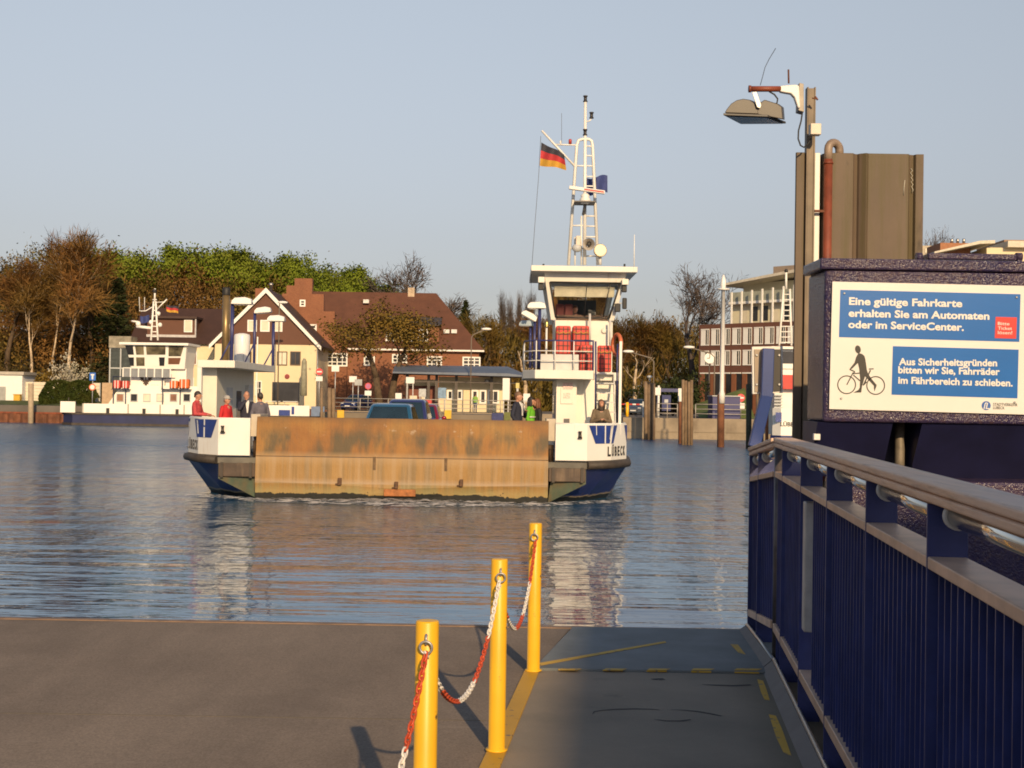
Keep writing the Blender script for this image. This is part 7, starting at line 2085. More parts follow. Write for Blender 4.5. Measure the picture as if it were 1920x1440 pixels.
for px in (229, 243, 258, 273, 288, 303, 318): x = q2(px, 700)[0]; m.bx(x - 0.05, x + 0.05, QY + 0.25, QY + 0.299, za, zb4)
m.bx(q2(229, 700)[0], q2(318, 700)[0], QY + 0.24, QY + 0.299, zb4 + 0.001, zb4 + 0.08); m.build('wing_bars', BWM, gw)
# side annex with doors under bridge
MB().bx(b_[0] + 0.02, q2(342, 700)[0], QY + 1.4, QY + 4, zc + 0.001, q2(330, 690)[1]).build('annex', BWM, mf)
# eagle emblem
ec = pt(273.5, 714, QY + 0.97)
eg = [(0, .40), (.05, .50), (.12, .58), (.20, .60), (.18, .50), (.30, .62), (.56, .60), (.50, .50), (.60, .44), (.50, .38), (.60, .26), (.48, .24), (.56, .08), (.42, .12), (.44, -.06), (.30, .02), (.30, -.14), (.18, -.10), (.26, -.34), (.12, -.26), (.10, -.46), (0, -.64)]
m = MB(); m.ppoly([V((ec.x + a, QY + 0.97, ec.z + b_)) for a, b_ in eg + [(-a, b_) for a, b_ in eg[::-1][1:-1]]], (0, 1, 0), 0.02)
m.build('eagle_emblem', mat('eagle_black', (0.05, 0.022, 0.012), 0.6), mm_)
for wx in (-0.12, 0.12): MB().bx(ec.x + wx - 0.05, ec.x + wx + 0.05, QY + 0.955, QY + 0.969, ec.z + 0.1, ec.z + 0.32).build('emblem_highlight', BWM, mm_)
text('BERLIN', 0.40, GREYP, mm_, 'lettering', pt(282.5, 726.5, QY + 0.97), (1, 0, 0), (0, 0, 1), width=0.75)
text('SCHIFF', 0.40, GREYP, mm_, 'lettering', pt(245, 726.5, QY + 0.97), (1, 0, 0), (0, 0, 1), width=0.75) if False else None
# wheelhouse with two rows of windows
T = [q2(241, 690), q2(232, 646), q2(347, 646), q2(341, 690)]
zb5, zt5 = T[0][1], T[1][1]
m = MB(); m.add([(T[0][0], QY + 1.0, zb5), (T[3][0], QY + 1.0, zb5), (T[3][0], QY + 4.2, zb5), (T[0][0], QY + 4.2, zb5), (T[1][0], QY + 0.6, zt5), (T[2][0], QY + 0.6, zt5), (T[2][0], QY + 4.5, zt5), (T[1][0], QY + 4.5, zt5)],
      [(0, 3, 2, 1), (4, 5, 6, 7), (0, 1, 5, 4), (1, 2, 6, 5), (2, 3, 7, 6), (3, 0, 4, 7)])
wl_ = m.build('wheelhouse', BWM, mf)
def slantwin(pxs, y0_, y1_, gl):
    (a0, a1, b0, b1) = pxs   # top left, top right, bottom left, bottom right px
    def P_(px, py):
        z = pt(px, py, QY + 0.8).z; f_ = (z - zb5) / (zt5 - zb5); Y = QY + 1.0 - 0.4 * f_ - 0.03
        return pt(px, py, Y)
    fr_ = MB().ppoly([P_(a0, y0_), P_(a1, y0_), P_(b1, y1_), P_(b0, y1_)], (0, 1, 0.12), 0.025).build('window', gl, wl_)
SEEG = mat('ferry_window_view', (0.12, 0.10, 0.06), 0.2, var=0.9, scale=1.3)
slantwin((234.5, 249, 240, 251), 648, 665, PANE); slantwin((253, 269, 255.5, 270), 648, 665, SEEG); slantwin((273.5, 310.5, 275, 310), 648, 665, SEEG); slantwin((316, 345, 316, 339), 648, 668, SEEG)
slantwin((241, 251, 244, 251), 670, 686, PANE); slantwin((255, 271, 256, 271), 670, 686, SEEG); slantwin((298, 309, 299, 308), 670, 686, PANE); slantwin((315.5, 339, 315.5, 336), 671, 683, mat('console_brown', (0.15, 0.06, 0.03), 0.4))
a, b_ = q2(222, 640), q2(352, 640)
MB().bx(a[0], b_[0], QY + 0.2, QY + 4.8, zt5 + 0.001, zt5 + 0.22).build('roof', BWM, mf, bevel=0.03)
# mast
m = MB(); zt6 = zt5 + 0.22
def mq(px, py): return pt(px, py, QY + 2.5)
m.path([mq(283, 638), mq(288, 565), mq(292, 565), mq(296, 638)], 0.09, 6)
m.tube(mq(290, 566), mq(290.5, 541), 0.08, n=8)
for y in (572, 582, 592, 602, 612, 622, 631): m.tube(mq(287.5 - (y - 565) * 0.06, y), mq(292.5 + (y - 565) * 0.055, y), 0.05, n=5)
m.path([mq(286, 562), mq(294, 562)], 0.06, 5); m.path([mq(294, 580), mq(313, 561)], 0.06, 5); m.path([mq(287, 575), mq(273, 583), mq(261, 583)], 0.05, 5); m.path([mq(292, 567), mq(310, 566)], 0.035, 5)
m.path([mq(247, 602), mq(262, 604)], 0.09, 6); m.path([mq(256, 612), mq(284, 615)], 0.14, 6); m.path([mq(271, 583), mq(271, 557)], 0.03, 4); m.path([mq(262, 583), mq(261, 557)], 0.03, 4)
mst = m.build('mast', BWM, mf)
MB().lathe([(0.15, 0), (0.22, 0.1), (0.22, 0.3), (0.12, 0.4)], mq(259, 611), 10).build('radar_base', BWM, mst)
for px, py in ((283, 604), (300, 609), (297, 588), (290, 546)): MB().ball(mq(px, py), 0.2, 8, 6).build('mast_lamp', BWM if py > 560 else BLACK, mst)
def mflag(u, v): return pt(312 + 22 * u, 571 + 12.5 * v + 4.5 * u + 1.0 * math.sin(u * 6), QY + 2.5 + 0.15 * math.sin(u * 7))
flag(mflag, 8, 2, ((0, 1 / 3), (1 / 3, 2 / 3), (2 / 3, 1)), 'national_flag', 'small black, red and gold flag on the mast of the moored white ferry', (FB, FR, FG))
def mflag2(u, v): return pt(263 + 17 * u, 592 + 13 * v + 1.5 * math.sin(u * 5), QY + 2.6 + 0.15 * math.sin(u * 7))
flag(mflag2, 8, 2, ((0, 1),), 'blue_flag', 'small dark blue flag on the mast of the moored white ferry', (FBL,))
# rescue rafts and deck frames
ORC = mat('orange_canvas', (0.60, 0.11, 0.015), 0.6, var=0.2, scale=2)
for i, (a0, a1, y0_, y1_, mt_, lb_) in enumerate(((209, 223, 713, 728, REDC, 'red raft canister at the left end of the moored white ferry'), (225, 238, 714, 728, REDC, 'second red raft canister, nearer the eagle emblem of the moored ferry'), (315, 331, 714, 728, ORC, 'orange raft cover, left one on the moored white ferry'), (333, 352, 711, 728, ORC, 'larger orange raft cover beside the cream house wall on the moored ferry'))):
    a, b_ = q2(a0, y1_), q2(a1, y0_)
    r = thing('life_raft', ((a[0] + b_[0]) / 2, QY + 0.5, a[1]), lb_, 'life raft', 'life rafts on the moored ferry')
    MB().bx(a[0], b_[0], QY + 0.4, QY + 1.1, a[1], b_[1]).build('cover', mt_, r, bevel=0.12, seg=3)
    m = MB(); 
    for f_ in (0.3, 0.7): x = a[0] + (b_[0] - a[0]) * f_; m.bx(x - 0.03, x + 0.03, QY + 0.37, QY + 0.399, a[1], b_[1])
    m.build('strap', WINW, r)
m = MB()
for px in (209, 232, 302, 335):
    x = q2(px, 720)[0]; m.tube((x, QY + 0.6, zdk + 0.16), (x, QY + 0.6, q2(px, 728)[1]), 0.05, n=6)
for a0, a1 in ((206, 240), (300, 355)): a, b_ = q2(a0, 729), q2(a1, 729); m.bx(a[0], b_[0], QY + 0.35, QY + 1.2, a[1] - 0.06, a[1])
for a0, a1, yy in ((208, 240, 706), (301, 325, 709)): a, b_ = q2(a0, yy), q2(a1, yy); m.tube((a[0], QY + .6, a[1]), (b_[0], QY + .6, b_[1]), 0.05, n=6); m.tube((a[0], QY + .6, a[1]), (a[0], QY + .6, q2(a0, 729)[1]), 0.05, n=6)
m.build('deck_frame', mat('frame_dark_blue', (0.03, 0.035, 0.07), 0.5), mf)
m = MB(); a = q2(126, 745); m.tube((a[0], QY + .4, zbw), (a[0], QY + .4, a[1]), 0.04, n=6); m.build('staff', DKP, mf)
# third ferry hidden behind the dolphin on the right
TYY = 78.0
tf = thing('white_ferry', (pt(1466, 800, TYY).x, TYY, 0), 'white ferry mostly hidden behind the dolphin, with a ladder mast', 'ferry')
a, b_ = pt(1451, 820, TYY), pt(1500, 640, TYY)
zb7 = pt(1460, 765, TYY).z
MB().prism([(a.x - 0.1, TYY + 0.6), (a.x + 0.4, TYY - 0.1), (a.x + 11.6, TYY - 0.1), (a.x + 12.1, TYY + 0.6), (a.x + 17.6, TYY + 24), (a.x + 5.3, TYY + 24)], 'z', -0.5, 0.999).build('hull', NAVY, tf)
MB().prism([(a.x, TYY + 0.5), (a.x + 0.4, TYY), (a.x + 2.0, TYY), (a.x + 2.0, TYY + 0.12), (a.x + 0.5, TYY + 0.12), (a.x + 0.12, TYY + 0.55), (a.x + 1.5, TYY + 6), (a.x + 1.38, TYY + 6)], 'z', 1.0, zb7).build('bulwark', BWM, tf)
MB().prism([(a.x + 10.0, TYY), (a.x + 11.6, TYY), (a.x + 12, TYY + 0.5), (a.x + 13.3, TYY + 6), (a.x + 13.18, TYY + 6), (a.x + 11.88, TYY + 0.55), (a.x + 11.5, TYY + 0.12), (a.x + 10.0, TYY + 0.12)], 'z', 1.0, zb7).build('bulwark', BWM, tf)
MB().bx(a.x + 2.05, a.x + 9.95, TYY - 0.25, TYY - 0.12, 0.05, zb7 + 0.05).build('bow_ramp', RAMP, tf)
MB().bx(pt(1462, 700, TYY).x, pt(1462, 700, TYY).x + 2.4, TYY + 1.5, TYY + 5, 1.0, pt(1466, 690, TYY).z).build('tower', BWM, tf)
zt7 = pt(1466, 648, TYY).z; xx = pt(1462, 700, TYY).x
wt = MB().bx(xx, xx + 2.6, TYY + 1.4, TYY + 5.2, pt(1466, 690, TYY).z + 0.001, zt7 - 0.15).build('wheelhouse', BWM, tf)
MB().bx(xx + 0.3, xx + 2.3, TYY + 1.37, TYY + 1.395, zt7 - 1.0, zt7 - 0.3).build('window', PANE, wt)
MB().bx(xx - 0.3, xx + 3.0, TYY + 1.0, TYY + 5.5, zt7 - 0.149, zt7).build('roof', BWM, tf)
MB().bx(a.x + 10.4, a.x + 11.6, TYY + 3, TYY + 8, 1.0, 3.7).build('engine_casing', BWM, tf)
MB().bx(pt(1469, 700, TYY).x, pt(1469, 700, TYY).x + 1.2, TYY + 1.0, TYY + 1.45, pt(1466, 729, TYY).z, pt(1466, 702, TYY).z).build('red_chest', REDC, tf)
m = MB()
for i in range(5): z = pt(1460, 764 - i * 6, TYY).z; m.bx(pt(1460, 700, TYY).x, pt(1476, 700, TYY).x, TYY + 1.2, TYY + 1.5, z - 0.05, z + 0.03)
m.build('stair_step', GREYP, tf)
a2 = pt(1456, 778, TYY - .02); MB().bx(a2.x - 0.05, a2.x + 0.3, TYY - 0.02, TYY - 0.002, a2.z - 0.4, a2.z + 0.15).build('emblem', LOGOB, tf)
text('LÜBECK', 0.34, INK, tf, 'lettering', pt(1463, 799, TYY - 0.012), (1, 0, 0), (0, 0, 1), bold=0.01)
def tq(px, py): return pt(px, py, TYY + 3)
m = MB(); m.path([tq(1461, 648), tq(1469, 542), tq(1481, 542), tq(1484, 648)], 0.06, 6); m.tube(tq(1474, 542), tq(1474, 508), 0.07)
for y in range(552, 645, 10): m.tube(tq(1469 - (y - 542) * 0.07, y), tq(1482, y), 0.035, n=5)
tm = m.build('mast', BWM, tf)
MB().ball(tq(1474, 508), 0.12, 8, 6).build('lantern', BLACK, tm)
# ------------------------------------------------------------------ trees
TR = random.Random(11)
def leafmat(name, c1, c2, c3, sc=0.25, rough=0.75):
    m, ns, ls, b = nt(name)
    co = coords(ns, True)
    n = noise(ns, ls, co, sc, 4, 0.6)
    n2 = noise(ns, ls, co, 2.2, 3, 0.6)
    br_ = 1.0 if name.startswith(('evergreen', 'hedge', 'white', 'under')) else 1.38
    c = ramp(ns, ls, n, [(p_, tuple(x * br_ for x in k_)) for p_, k_ in ((0.34, c1), (0.5, c2), (0.66, c3))])
    ls.new(mix(ns, ls, 0.6, c, ramp(ns, ls, n2, [(0.3, 0.4), (0.7, 0.6)]), 'OVERLAY'), b.inputs['Base Color'])
    tb = ns.new('ShaderNodeBsdfTranslucent')
    ls.new(b.inputs['Base Color'].links[0].from_socket, tb.inputs['Color'])
    mx = ns.new('ShaderNodeMixShader'); mx.inputs[0].default_value = 0.24
    ls.new(b.outputs[0], mx.inputs[1]); ls.new(tb.outputs[0], mx.inputs[2])
    ls.new(mx.outputs[0], ns['Material Output'].inputs['Surface'])
    b.inputs['Roughness'].default_value = rough
    b.inputs['Specular IOR Level'].default_value = 0.2
    return m
TWIG = leafmat('brown_twigs', (0.14, 0.060, 0.017), (0.17, 0.084, 0.023), (0.15, 0.09, 0.023), 0.12)
TWIGD = leafmat('olive_twigs', (0.12, 0.064, 0.017), (0.14, 0.09, 0.019), (0.14, 0.105, 0.022), 0.15)
TWIGG = leafmat('grey_twigs', (0.11, 0.085, 0.07), (0.12, 0.09, 0.07), (0.10, 0.08, 0.07), 0.3)
GREENL = leafmat('spring_green_leaves', (0.10, 0.125, 0.012), (0.13, 0.165, 0.014), (0.10, 0.105, 0.012), 0.3)
DARKL = leafmat('evergreen_needles', (0.022, 0.032, 0.010), (0.032, 0.042, 0.012), (0.045, 0.046, 0.014), 0.5)
HEDGE = leafmat('hedge_leaves', (0.030, 0.045, 0.008), (0.045, 0.06, 0.010), (0.06, 0.065, 0.012), 1.0)
BLOSS = leafmat('white_blossom', (0.42, 0.38, 0.30), (0.50, 0.46, 0.36), (0.36, 0.33, 0.20), 1.0)
WOODM = leafmat('wood_canopy', (0.155, 0.070, 0.020), (0.14, 0.083, 0.021), (0.12, 0.105, 0.020), 0.055)
BARK = mat('brown_bark', (0.085, 0.055, 0.03), 0.9, var=0.4, scale=3, bmp=0.02)
BIRCHB = mat('birch_bark', (0.50, 0.38, 0.25), 0.8, var=0.45, scale=2.5)
class Q:
    """fast quad soup; nrm bends the shading of a leaf towards its clump, so that crowns shade softly"""
    def __init__(s): s.v, s.f, s.n = [], [], []
    def card(s, c, sx, sy, rng, flat=None, nrm=None):
        a = rng.uniform(0, 6.283); z = rng.uniform(-1, 1); r = math.sqrt(1 - z * z)
        u = V((r * math.cos(a), r * math.sin(a), z)) if flat is None else flat
        t = V((rng.gauss(0, 1), rng.gauss(0, 1), rng.gauss(0, 1)))
        w = u.cross(t)
        if w.length < 1e-4: return
        w.normalize()
        n = len(s.v)
        g = u.cross(w)
        if nrm is None: nrm = g
        else:
            nrm = nrm.normalized()
            if g.dot(nrm) < 0: w = -w; g = -g
            nrm = (nrm + 0.45 * g).normalized()
        s.v += [c - u * sx, c - w * sy, c + u * sx, c + w * sy]
        s.n += [nrm] * 4
        s.f.append((n, n + 1, n + 2, n + 3))
    def mesh(s, name, mt):
        me = bpy.data.meshes.new(name)
        me.from_pydata([tuple(p) for p in s.v], [], s.f)
        me.materials.append(mt); me.update()
        me.polygons.foreach_set('use_smooth', [True] * len(s.f))
        me.normals_split_custom_set_from_vertices([tuple(n) for n in s.n])
        return me
def grow(m, p, d, L, r, depth, tips, rng, up=0.15, spread=0.55, kids=3, sag=0.0, n=6, minr=0.012):
    segs = 3
    pts = [V(p)]; rs = [r]
    dd = V(d).normalized()
    for i in range(segs):
        dd = (dd + V((rng.gauss(0, 0.10), rng.gauss(0, 0.10), rng.gauss(0, 0.08) + up * 0.25 - sag * 0.3))).normalized()
        pts.append(pts[-1] + dd * L / segs); rs.append(max(minr, r * (1 - 0.42 * (i + 1) / segs)))
    m.path(pts, rs, n if depth > 1 else 3)
    if depth == 0:
        tips.append((pts[-1], dd)); tips.append((pts[1], dd)); return
    for k in range(kids + (1 if rng.random() < 0.4 else 0)):
        a = rng.uniform(0, 6.283)
        base = pts[-1] if k == 0 else pts[rng.choice((1, 2, 2, 3))]
        side = dd.orthogonal().normalized(); side = Matrix.Rotation(a, 3, dd) @ side
        sp_ = spread * rng.uniform(0.6, 1.3) * (0.35 if k == 0 else 1)
        nd = (dd + side * sp_ + V((0, 0, up - sag))).normalized()
        grow(m, base, nd, L * rng.uniform(0.62, 0.85), rs[-1] * (0.95 if k == 0 else 0.7), depth - 1, tips, rng, up, spread, kids, sag, n, minr)
def tree_proto(name, H, seed, bark, kind, leaf=None, depth=4, spread=0.6, trunk=0.28, tr=0.02, kids=3, up=0.18, sag=0.0, nleaf=8, lsize=0.28, twig=0.8, lean=(0, 0), stems=1, minr=0.012):
    rng = random.Random(seed)
    m = MB(); tips = []
    for s_ in range(stems):
        off = V((0.9 * s_ - 0.45 * (stems - 1), 0, 0)) * 0.8
        ld = V((lean[0] + (0.12 * (s_ * 2 - 1) if stems > 1 else 0), lean[1], 1)).normalized()
        m.path([off, off + ld * H * trunk * 0.5, off + ld * H * trunk], [H * tr * 1.25, H * tr, H * tr * 0.9], 8)
        grow(m, off + ld * H * trunk, ld, H * 0.24, H * tr * 0.9, depth, tips, rng, up, spread, kids, sag, 6, minr)
    q = Q()
    cen = V((0, 0, H * 0.55))
    for p, d in tips:
        for i in range(nleaf):
            if kind == 'leaf':
                o_ = V((rng.gauss(0, 0.4), rng.gauss(0, 0.4), rng.gauss(0, 0.33))) * twig
                q.card(p + o_, lsize * rng.uniform(0.5, 1.2), lsize * 0.7, rng, None, (p + o_ - cen) * 0.25 + o_ * 1.2 + V((0, 0, 0.3)))
            elif kind == 'twig':
                dd = (d + V((rng.gauss(0, .6), rng.gauss(0, .6), rng.gauss(0, .5) - sag))).normalized()
                L = twig * rng.uniform(0.5, 1.2)
                q.card(p + dd * L * 0.5 * rng.uniform(0.2, 1.2) + V((rng.gauss(0, .25), rng.gauss(0, .25), rng.gauss(0, .25))) * twig, L * 0.5, lsize * rng.uniform(0.6, 1.3), rng, dd, (p - cen) * 0.3 + V((rng.gauss(0, .4), rng.gauss(0, .4), 0.3)))
    return m, q, leaf, bark
PROTO = {}
NOM = {'green': (14.2, 9.5), 'green2': (14.2, 10.5), 'brown': (15, 8.5), 'brown2': (15, 7.5), 'birch': (17.5, 7), 'birch2': (17.5, 8), 'bare': (17, 11), 'bare2': (17, 12), 'house': (10.6, 10), 'poplar': (17, 2.6), 'slim_birch': (9, 3)}
def fit(proto, m, q):
    if proto not in NOM: return
    H, W_ = NOM[proto]
    P = [V(p) for p in m.v] + [V(p) for p in q.v]
    zs = sorted(p.z for p in P); xs = sorted(abs(p.x) for p in P)
    kz = H / zs[int(len(zs) * (0.9999 if 'green' in proto else 0.9985))]; kx = W_ / 2 / xs[int(len(xs) * 0.985)]
    m.v = [(p[0] * kx, p[1] * kx, p[2] * kz) for p in m.v]
    q.v = [V((p[0] * kx, p[1] * kx, p[2] * kz)) for p in q.v]
def plant(name, proto, loc, rz, sc, label, group=None, cat='tree', lm=None):
    if proto not in PROTO:
        m, q, leaf, bark = PROTODEF[proto]()
        fit(proto, m, q)
        tm_ = m.mesh(proto + '_trunk'); tm_.materials.append(bark)
        PROTO[proto] = (tm_, q.mesh(proto + '_crown', leaf) if q.v else None)
    tm_, cm = PROTO[proto]
    r = bpy.data.objects.new(name, None); COL.objects.link(r)
    r.location = loc; r.rotation_euler = (0, 0, rz); r.scale = sc if isinstance(sc, tuple) else (sc, sc, sc)
    tag(r, label, cat, group)
    t = bpy.data.objects.new('trunk', tm_); COL.objects.link(t); t.parent = r
    if cm:
        c = bpy.data.objects.new('crown', cm); COL.objects.link(c); c.parent = r
    return r
def conifer():
    rng = random.Random(5); m = MB(); q = Q(); H = 12
    m.path([(0, 0, 0), (0, 0, H * 0.5), (0, 0, H)], [0.22, 0.13, 0.03], 7)
    for i in range(52):
        z = 1.2 + (H - 1.3) * i / 52
        R_ = 2.6 * (1 - z / H) ** 0.8 + 0.15
        for k in range(6):
            a = rng.uniform(0, 6.28); d = V((math.cos(a), math.sin(a), -0.18 + 0.3 * z / H)); L = R_ * rng.uniform(0.6, 1.1)
            m.tube((0, 0, z), V((0, 0, z)) + d * L, 0.03, 0.01, n=3)
            for j in range(10):
                p = V((0, 0, z)) + d * L * rng.uniform(0.25, 1.05) + V((rng.gauss(0, .12), rng.gauss(0, .12), rng.gauss(0, .1)))
                q.card(p, 0.26, 0.09, rng, (d + V((rng.gauss(0, .4), rng.gauss(0, .4), rng.gauss(0, .3)))).normalized())
    return m, q, DARKL, BARK
def bush(mt, bark=None, n=2600, flat=0.75, ls_=0.10, seed=3, hollow=0.35):
    def f():
        rng = random.Random(seed); m = MB(); q = Q()
        for i in range(14):
            a = rng.uniform(0, 6.28); t = rng.uniform(0.1, 0.9)
            m.path([(0, 0, 0), (0.4 * t * math.cos(a), 0.4 * t * math.sin(a), 0.6), (0.95 * t * math.cos(a), 0.95 * t * math.sin(a), 1.5)], [0.05, 0.03, 0.01], 4)
        cl = [V((rng.gauss(0, .42), rng.gauss(0, .42), 1.05 + rng.gauss(0, .4) * flat)) for _ in range(34)]
        for i in range(n):
            p = rng.choice(cl) + V((rng.gauss(0, .17), rng.gauss(0, .17), rng.gauss(0, .15)))
            q.card(p, ls_ * rng.uniform(.5, 1.3), ls_ * .6, rng)
        return m, q, mt, bark or BARK
    return f
PROTODEF = {
    'green': lambda: tree_proto('g', 13, 21, BARK, 'leaf', GREENL, depth=4, nleaf=30, lsize=0.13, twig=0.95, spread=0.75, kids=3),
    'green2': lambda: tree_proto('g', 13, 28, BARK, 'leaf', GREENL, depth=4, nleaf=30, lsize=0.13, twig=0.95, spread=0.85, kids=3, up=0.1),
    'brown': lambda: tree_proto('b', 14, 31, BARK, 'twig', TWIG, depth=4, nleaf=11, lsize=0.028, twig=1.5, spread=0.7, kids=3),
    'brown2': lambda: tree_proto('b', 14, 36, BARK, 'twig', TWIGD, depth=4, nleaf=11, lsize=0.03, twig=1.4, spread=0.6, kids=3, up=0.25),
    'house': lambda: tree_proto('b', 10.5, 44, BARK, 'leaf', leafmat('budding_leaves', (0.115, 0.066, 0.013), (0.135, 0.088, 0.016), (0.115, 0.082, 0.018), 0.6), depth=4, nleaf=15, lsize=0.11, twig=1.1, spread=0.95, kids=3, stems=2, trunk=0.30, tr=0.026, up=0.10),
    'bare': lambda: tree_proto('b', 16, 52, mat('grey_bark', (0.075, 0.055, 0.045), 0.9, var=0.3), 'twig', TWIGG, depth=5, nleaf=3, lsize=0.022, twig=0.9, spread=0.75, kids=3, trunk=0.2, tr=0.02, up=0.12, minr=0.032),
    'bare2': lambda: tree_proto('b', 16, 57, mat('grey_bark', (0.075, 0.055, 0.045), 0.9, var=0.3), 'twig', TWIGG, depth=5, nleaf=3, lsize=0.022, twig=0.9, spread=0.85, kids=3, trunk=0.24, tr=0.024, up=0.10, minr=0.032),
    'birch': lambda: tree_proto('b', 17, 63, BIRCHB, 'twig', TWIG, depth=4, nleaf=20, lsize=0.03, twig=1.5, spread=0.5, kids=3, trunk=0.30, tr=0.010, up=0.28, sag=0.12),
    'birch2': lambda: tree_proto('b', 17, 68, BIRCHB, 'twig', TWIG, depth=4, nleaf=20, lsize=0.03, twig=1.5, spread=0.6, kids=3, trunk=0.26, tr=0.010, up=0.24, sag=0.10, lean=(0.04, 0)),
    'slim_birch': lambda: tree_proto('b', 9, 75, BIRCHB, 'twig', TWIGD, depth=2, nleaf=2, lsize=0.02, twig=0.8, spread=0.55, kids=2, trunk=0.40, tr=0.011, up=0.3),
    'poplar': lambda: tree_proto('b', 15, 81, mat('grey_bark', (0.075, 0.055, 0.045), 0.9, var=0.3), 'twig', TWIGG, depth=3, nleaf=7, lsize=0.022, twig=1.3, spread=0.22, kids=4, trunk=0.14, tr=0.012, up=0.5),
    'conifer': conifer,
    'bush': bush(TWIGD, n=2200, seed=4), 'dark_bush': bush(DARKL, n=2600, seed=6), 'blossom': bush(BLOSS, n=1500, ls_=0.07, seed=9, flat=0.9),
}
def at(px, Y, z=2.0): return V((pt(px, 750, Y).x, Y, z))
def hgt(px, py, Y, z=2.0): return pt(px, py, Y).z - z
# the wooded hill as one canopy mass
def topline(px):
    P = [(-40, 470), (30, 468), (60, 452), (150, 448), (200, 462), (260, 470), (330, 466), (400, 468), (470, 476), (540, 480), (600, 505), (660, 520), (720, 540), (760, 570)]
    for (a, b_), (c, d_) in zip(P[:-1], P[1:]):
        if a <= px <= c: return b_ + (d_ - b_) * (px - a) / (c - a)
    return 600
q = Q()
rng = random.Random(17)
trunks = MB()
for Y0, off, n, step in ((184, 4, 3, 0), (175, 16, 3, 0), (167, 42, 3, 0), (159, 74, 3, 0), (152, 110, 3, 0), (147, 150, 3, 0)):
    px = -60
    while px < (775 if Y0 > 160 else 560):
        px += rng.uniform(14, 30)
        Y = Y0 + rng.uniform(-4, 4)
        zt_c = pt(px, topline(px) + off + rng.uniform(-8, 16), Y).z
        x = pt(px, 700, Y).x
        rx, rz = rng.uniform(2.0, 3.2), rng.uniform(3.4, 4.8)
        cz = zt_c - rz; cc = V((x, Y, cz))
        cl = []
        for _ in range(16):
            a, b_ = rng.uniform(0, 6.28), rng.uniform(-1, 1); s_ = math.sqrt(1 - b_ * b_); k = rng.uniform(0.45, 0.95)
            cl.append(V((x + rx * s_ * math.cos(a) * k, Y + rx * s_ * math.sin(a) * k, cz + rz * b_ * k)))
        for c in cl:
            for _ in range(44):
                p = c + V((rng.gauss(0, .62), rng.gauss(0, .62), rng.gauss(0, .75)))
                if rng.random() < 0.35: q.card(p, rng.uniform(0.25, 0.6), rng.uniform(0.025, 0.05), rng, V((rng.gauss(0, .8), rng.gauss(0, .8), 1)).normalized(), (p - c) + (c - cc) * 0.5 + V((0, 0, .3)))
                else: q.card(p, rng.uniform(0.10, 0.22), rng.uniform(0.08, 0.15), rng, None, (p - c) + (c - cc) * 0.5 + V((0, 0, .3)))
o = bpy.data.objects.new('hillside_wood', q.mesh('hillside_wood', WOODM)); COL.objects.link(o); o['kind'] = 'stuff'
# low woodland band on the right of the houses
q = Q()
for Y0, off in ((185, 0), (172, 22), (160, 55), (150, 95)):
    px = 835
    while px < 1345 or (Y0 > 170 and px < 2300):
        px += rng.uniform(12, 26)
        Y = Y0 + rng.uniform(-4, 4)
        base = 590 if px < 1010 else 596 + 0.06 * abs(px - 1180) if px < 1400 else 625
        zt_c = pt(px, base + off + rng.uniform(-14, 14), Y).z
        x = pt(px, 700, Y).x
        rx, rz = rng.uniform(1.6, 2.6), rng.uniform(2.6, 3.6)
        cc = V((x, Y, zt_c - rz))
        for _ in range(14):
            a, b_ = rng.uniform(0, 6.28), rng.uniform(-1, 1); s_ = math.sqrt(1 - b_ * b_); k = rng.uniform(0.45, 0.95)
            c = V((x + rx * s_ * math.cos(a) * k, Y + rx * s_ * math.sin(a) * k, zt_c - rz + rz * b_ * k))
            for _ in range(34):
                p = c + V((rng.gauss(0, .5), rng.gauss(0, .5), rng.gauss(0, .7)))
                if rng.random() < 0.62: q.card(p, rng.uniform(0.4, 0.9), rng.uniform(0.03, 0.06), rng, V((rng.gauss(0, .4), rng.gauss(0, .4), 1)).normalized(), (p - c) + (c - cc) * 0.5 + V((0, 0, .3)))
                else: q.card(p, rng.uniform(0.12, 0.25), rng.uniform(0.09, 0.16), rng, None, (p - c) + (c - cc) * 0.5 + V((0, 0, .3)))
o = bpy.data.objects.new('low_woodland', q.mesh('low_woodland', leafmat('low_wood_canopy', (0.13, 0.064, 0.017), (0.125, 0.085, 0.018), (0.105, 0.09, 0.018), 0.09))); COL.objects.link(o); o['kind'] = 'stuff'
# undergrowth at the foot of the hill
q = Q()
for i in range(9000):
    px = rng.uniform(-30, 260); Y = rng.uniform(134, 146)
    h = 1.0 + 3.2 * rng.random() ** 1.6
    q.card(V((pt(px, 750, Y).x, Y, 2 + h * rng.random())), rng.uniform(0.14, 0.34), rng.uniform(0.08, 0.16), rng)
o = bpy.data.objects.new('undergrowth', q.mesh('undergrowth', leafmat('undergrowth_leaves', (0.035, 0.026, 0.008), (0.05, 0.034, 0.010), (0.045, 0.045, 0.010), 0.4))); COL.objects.link(o); o['kind'] = 'stuff'
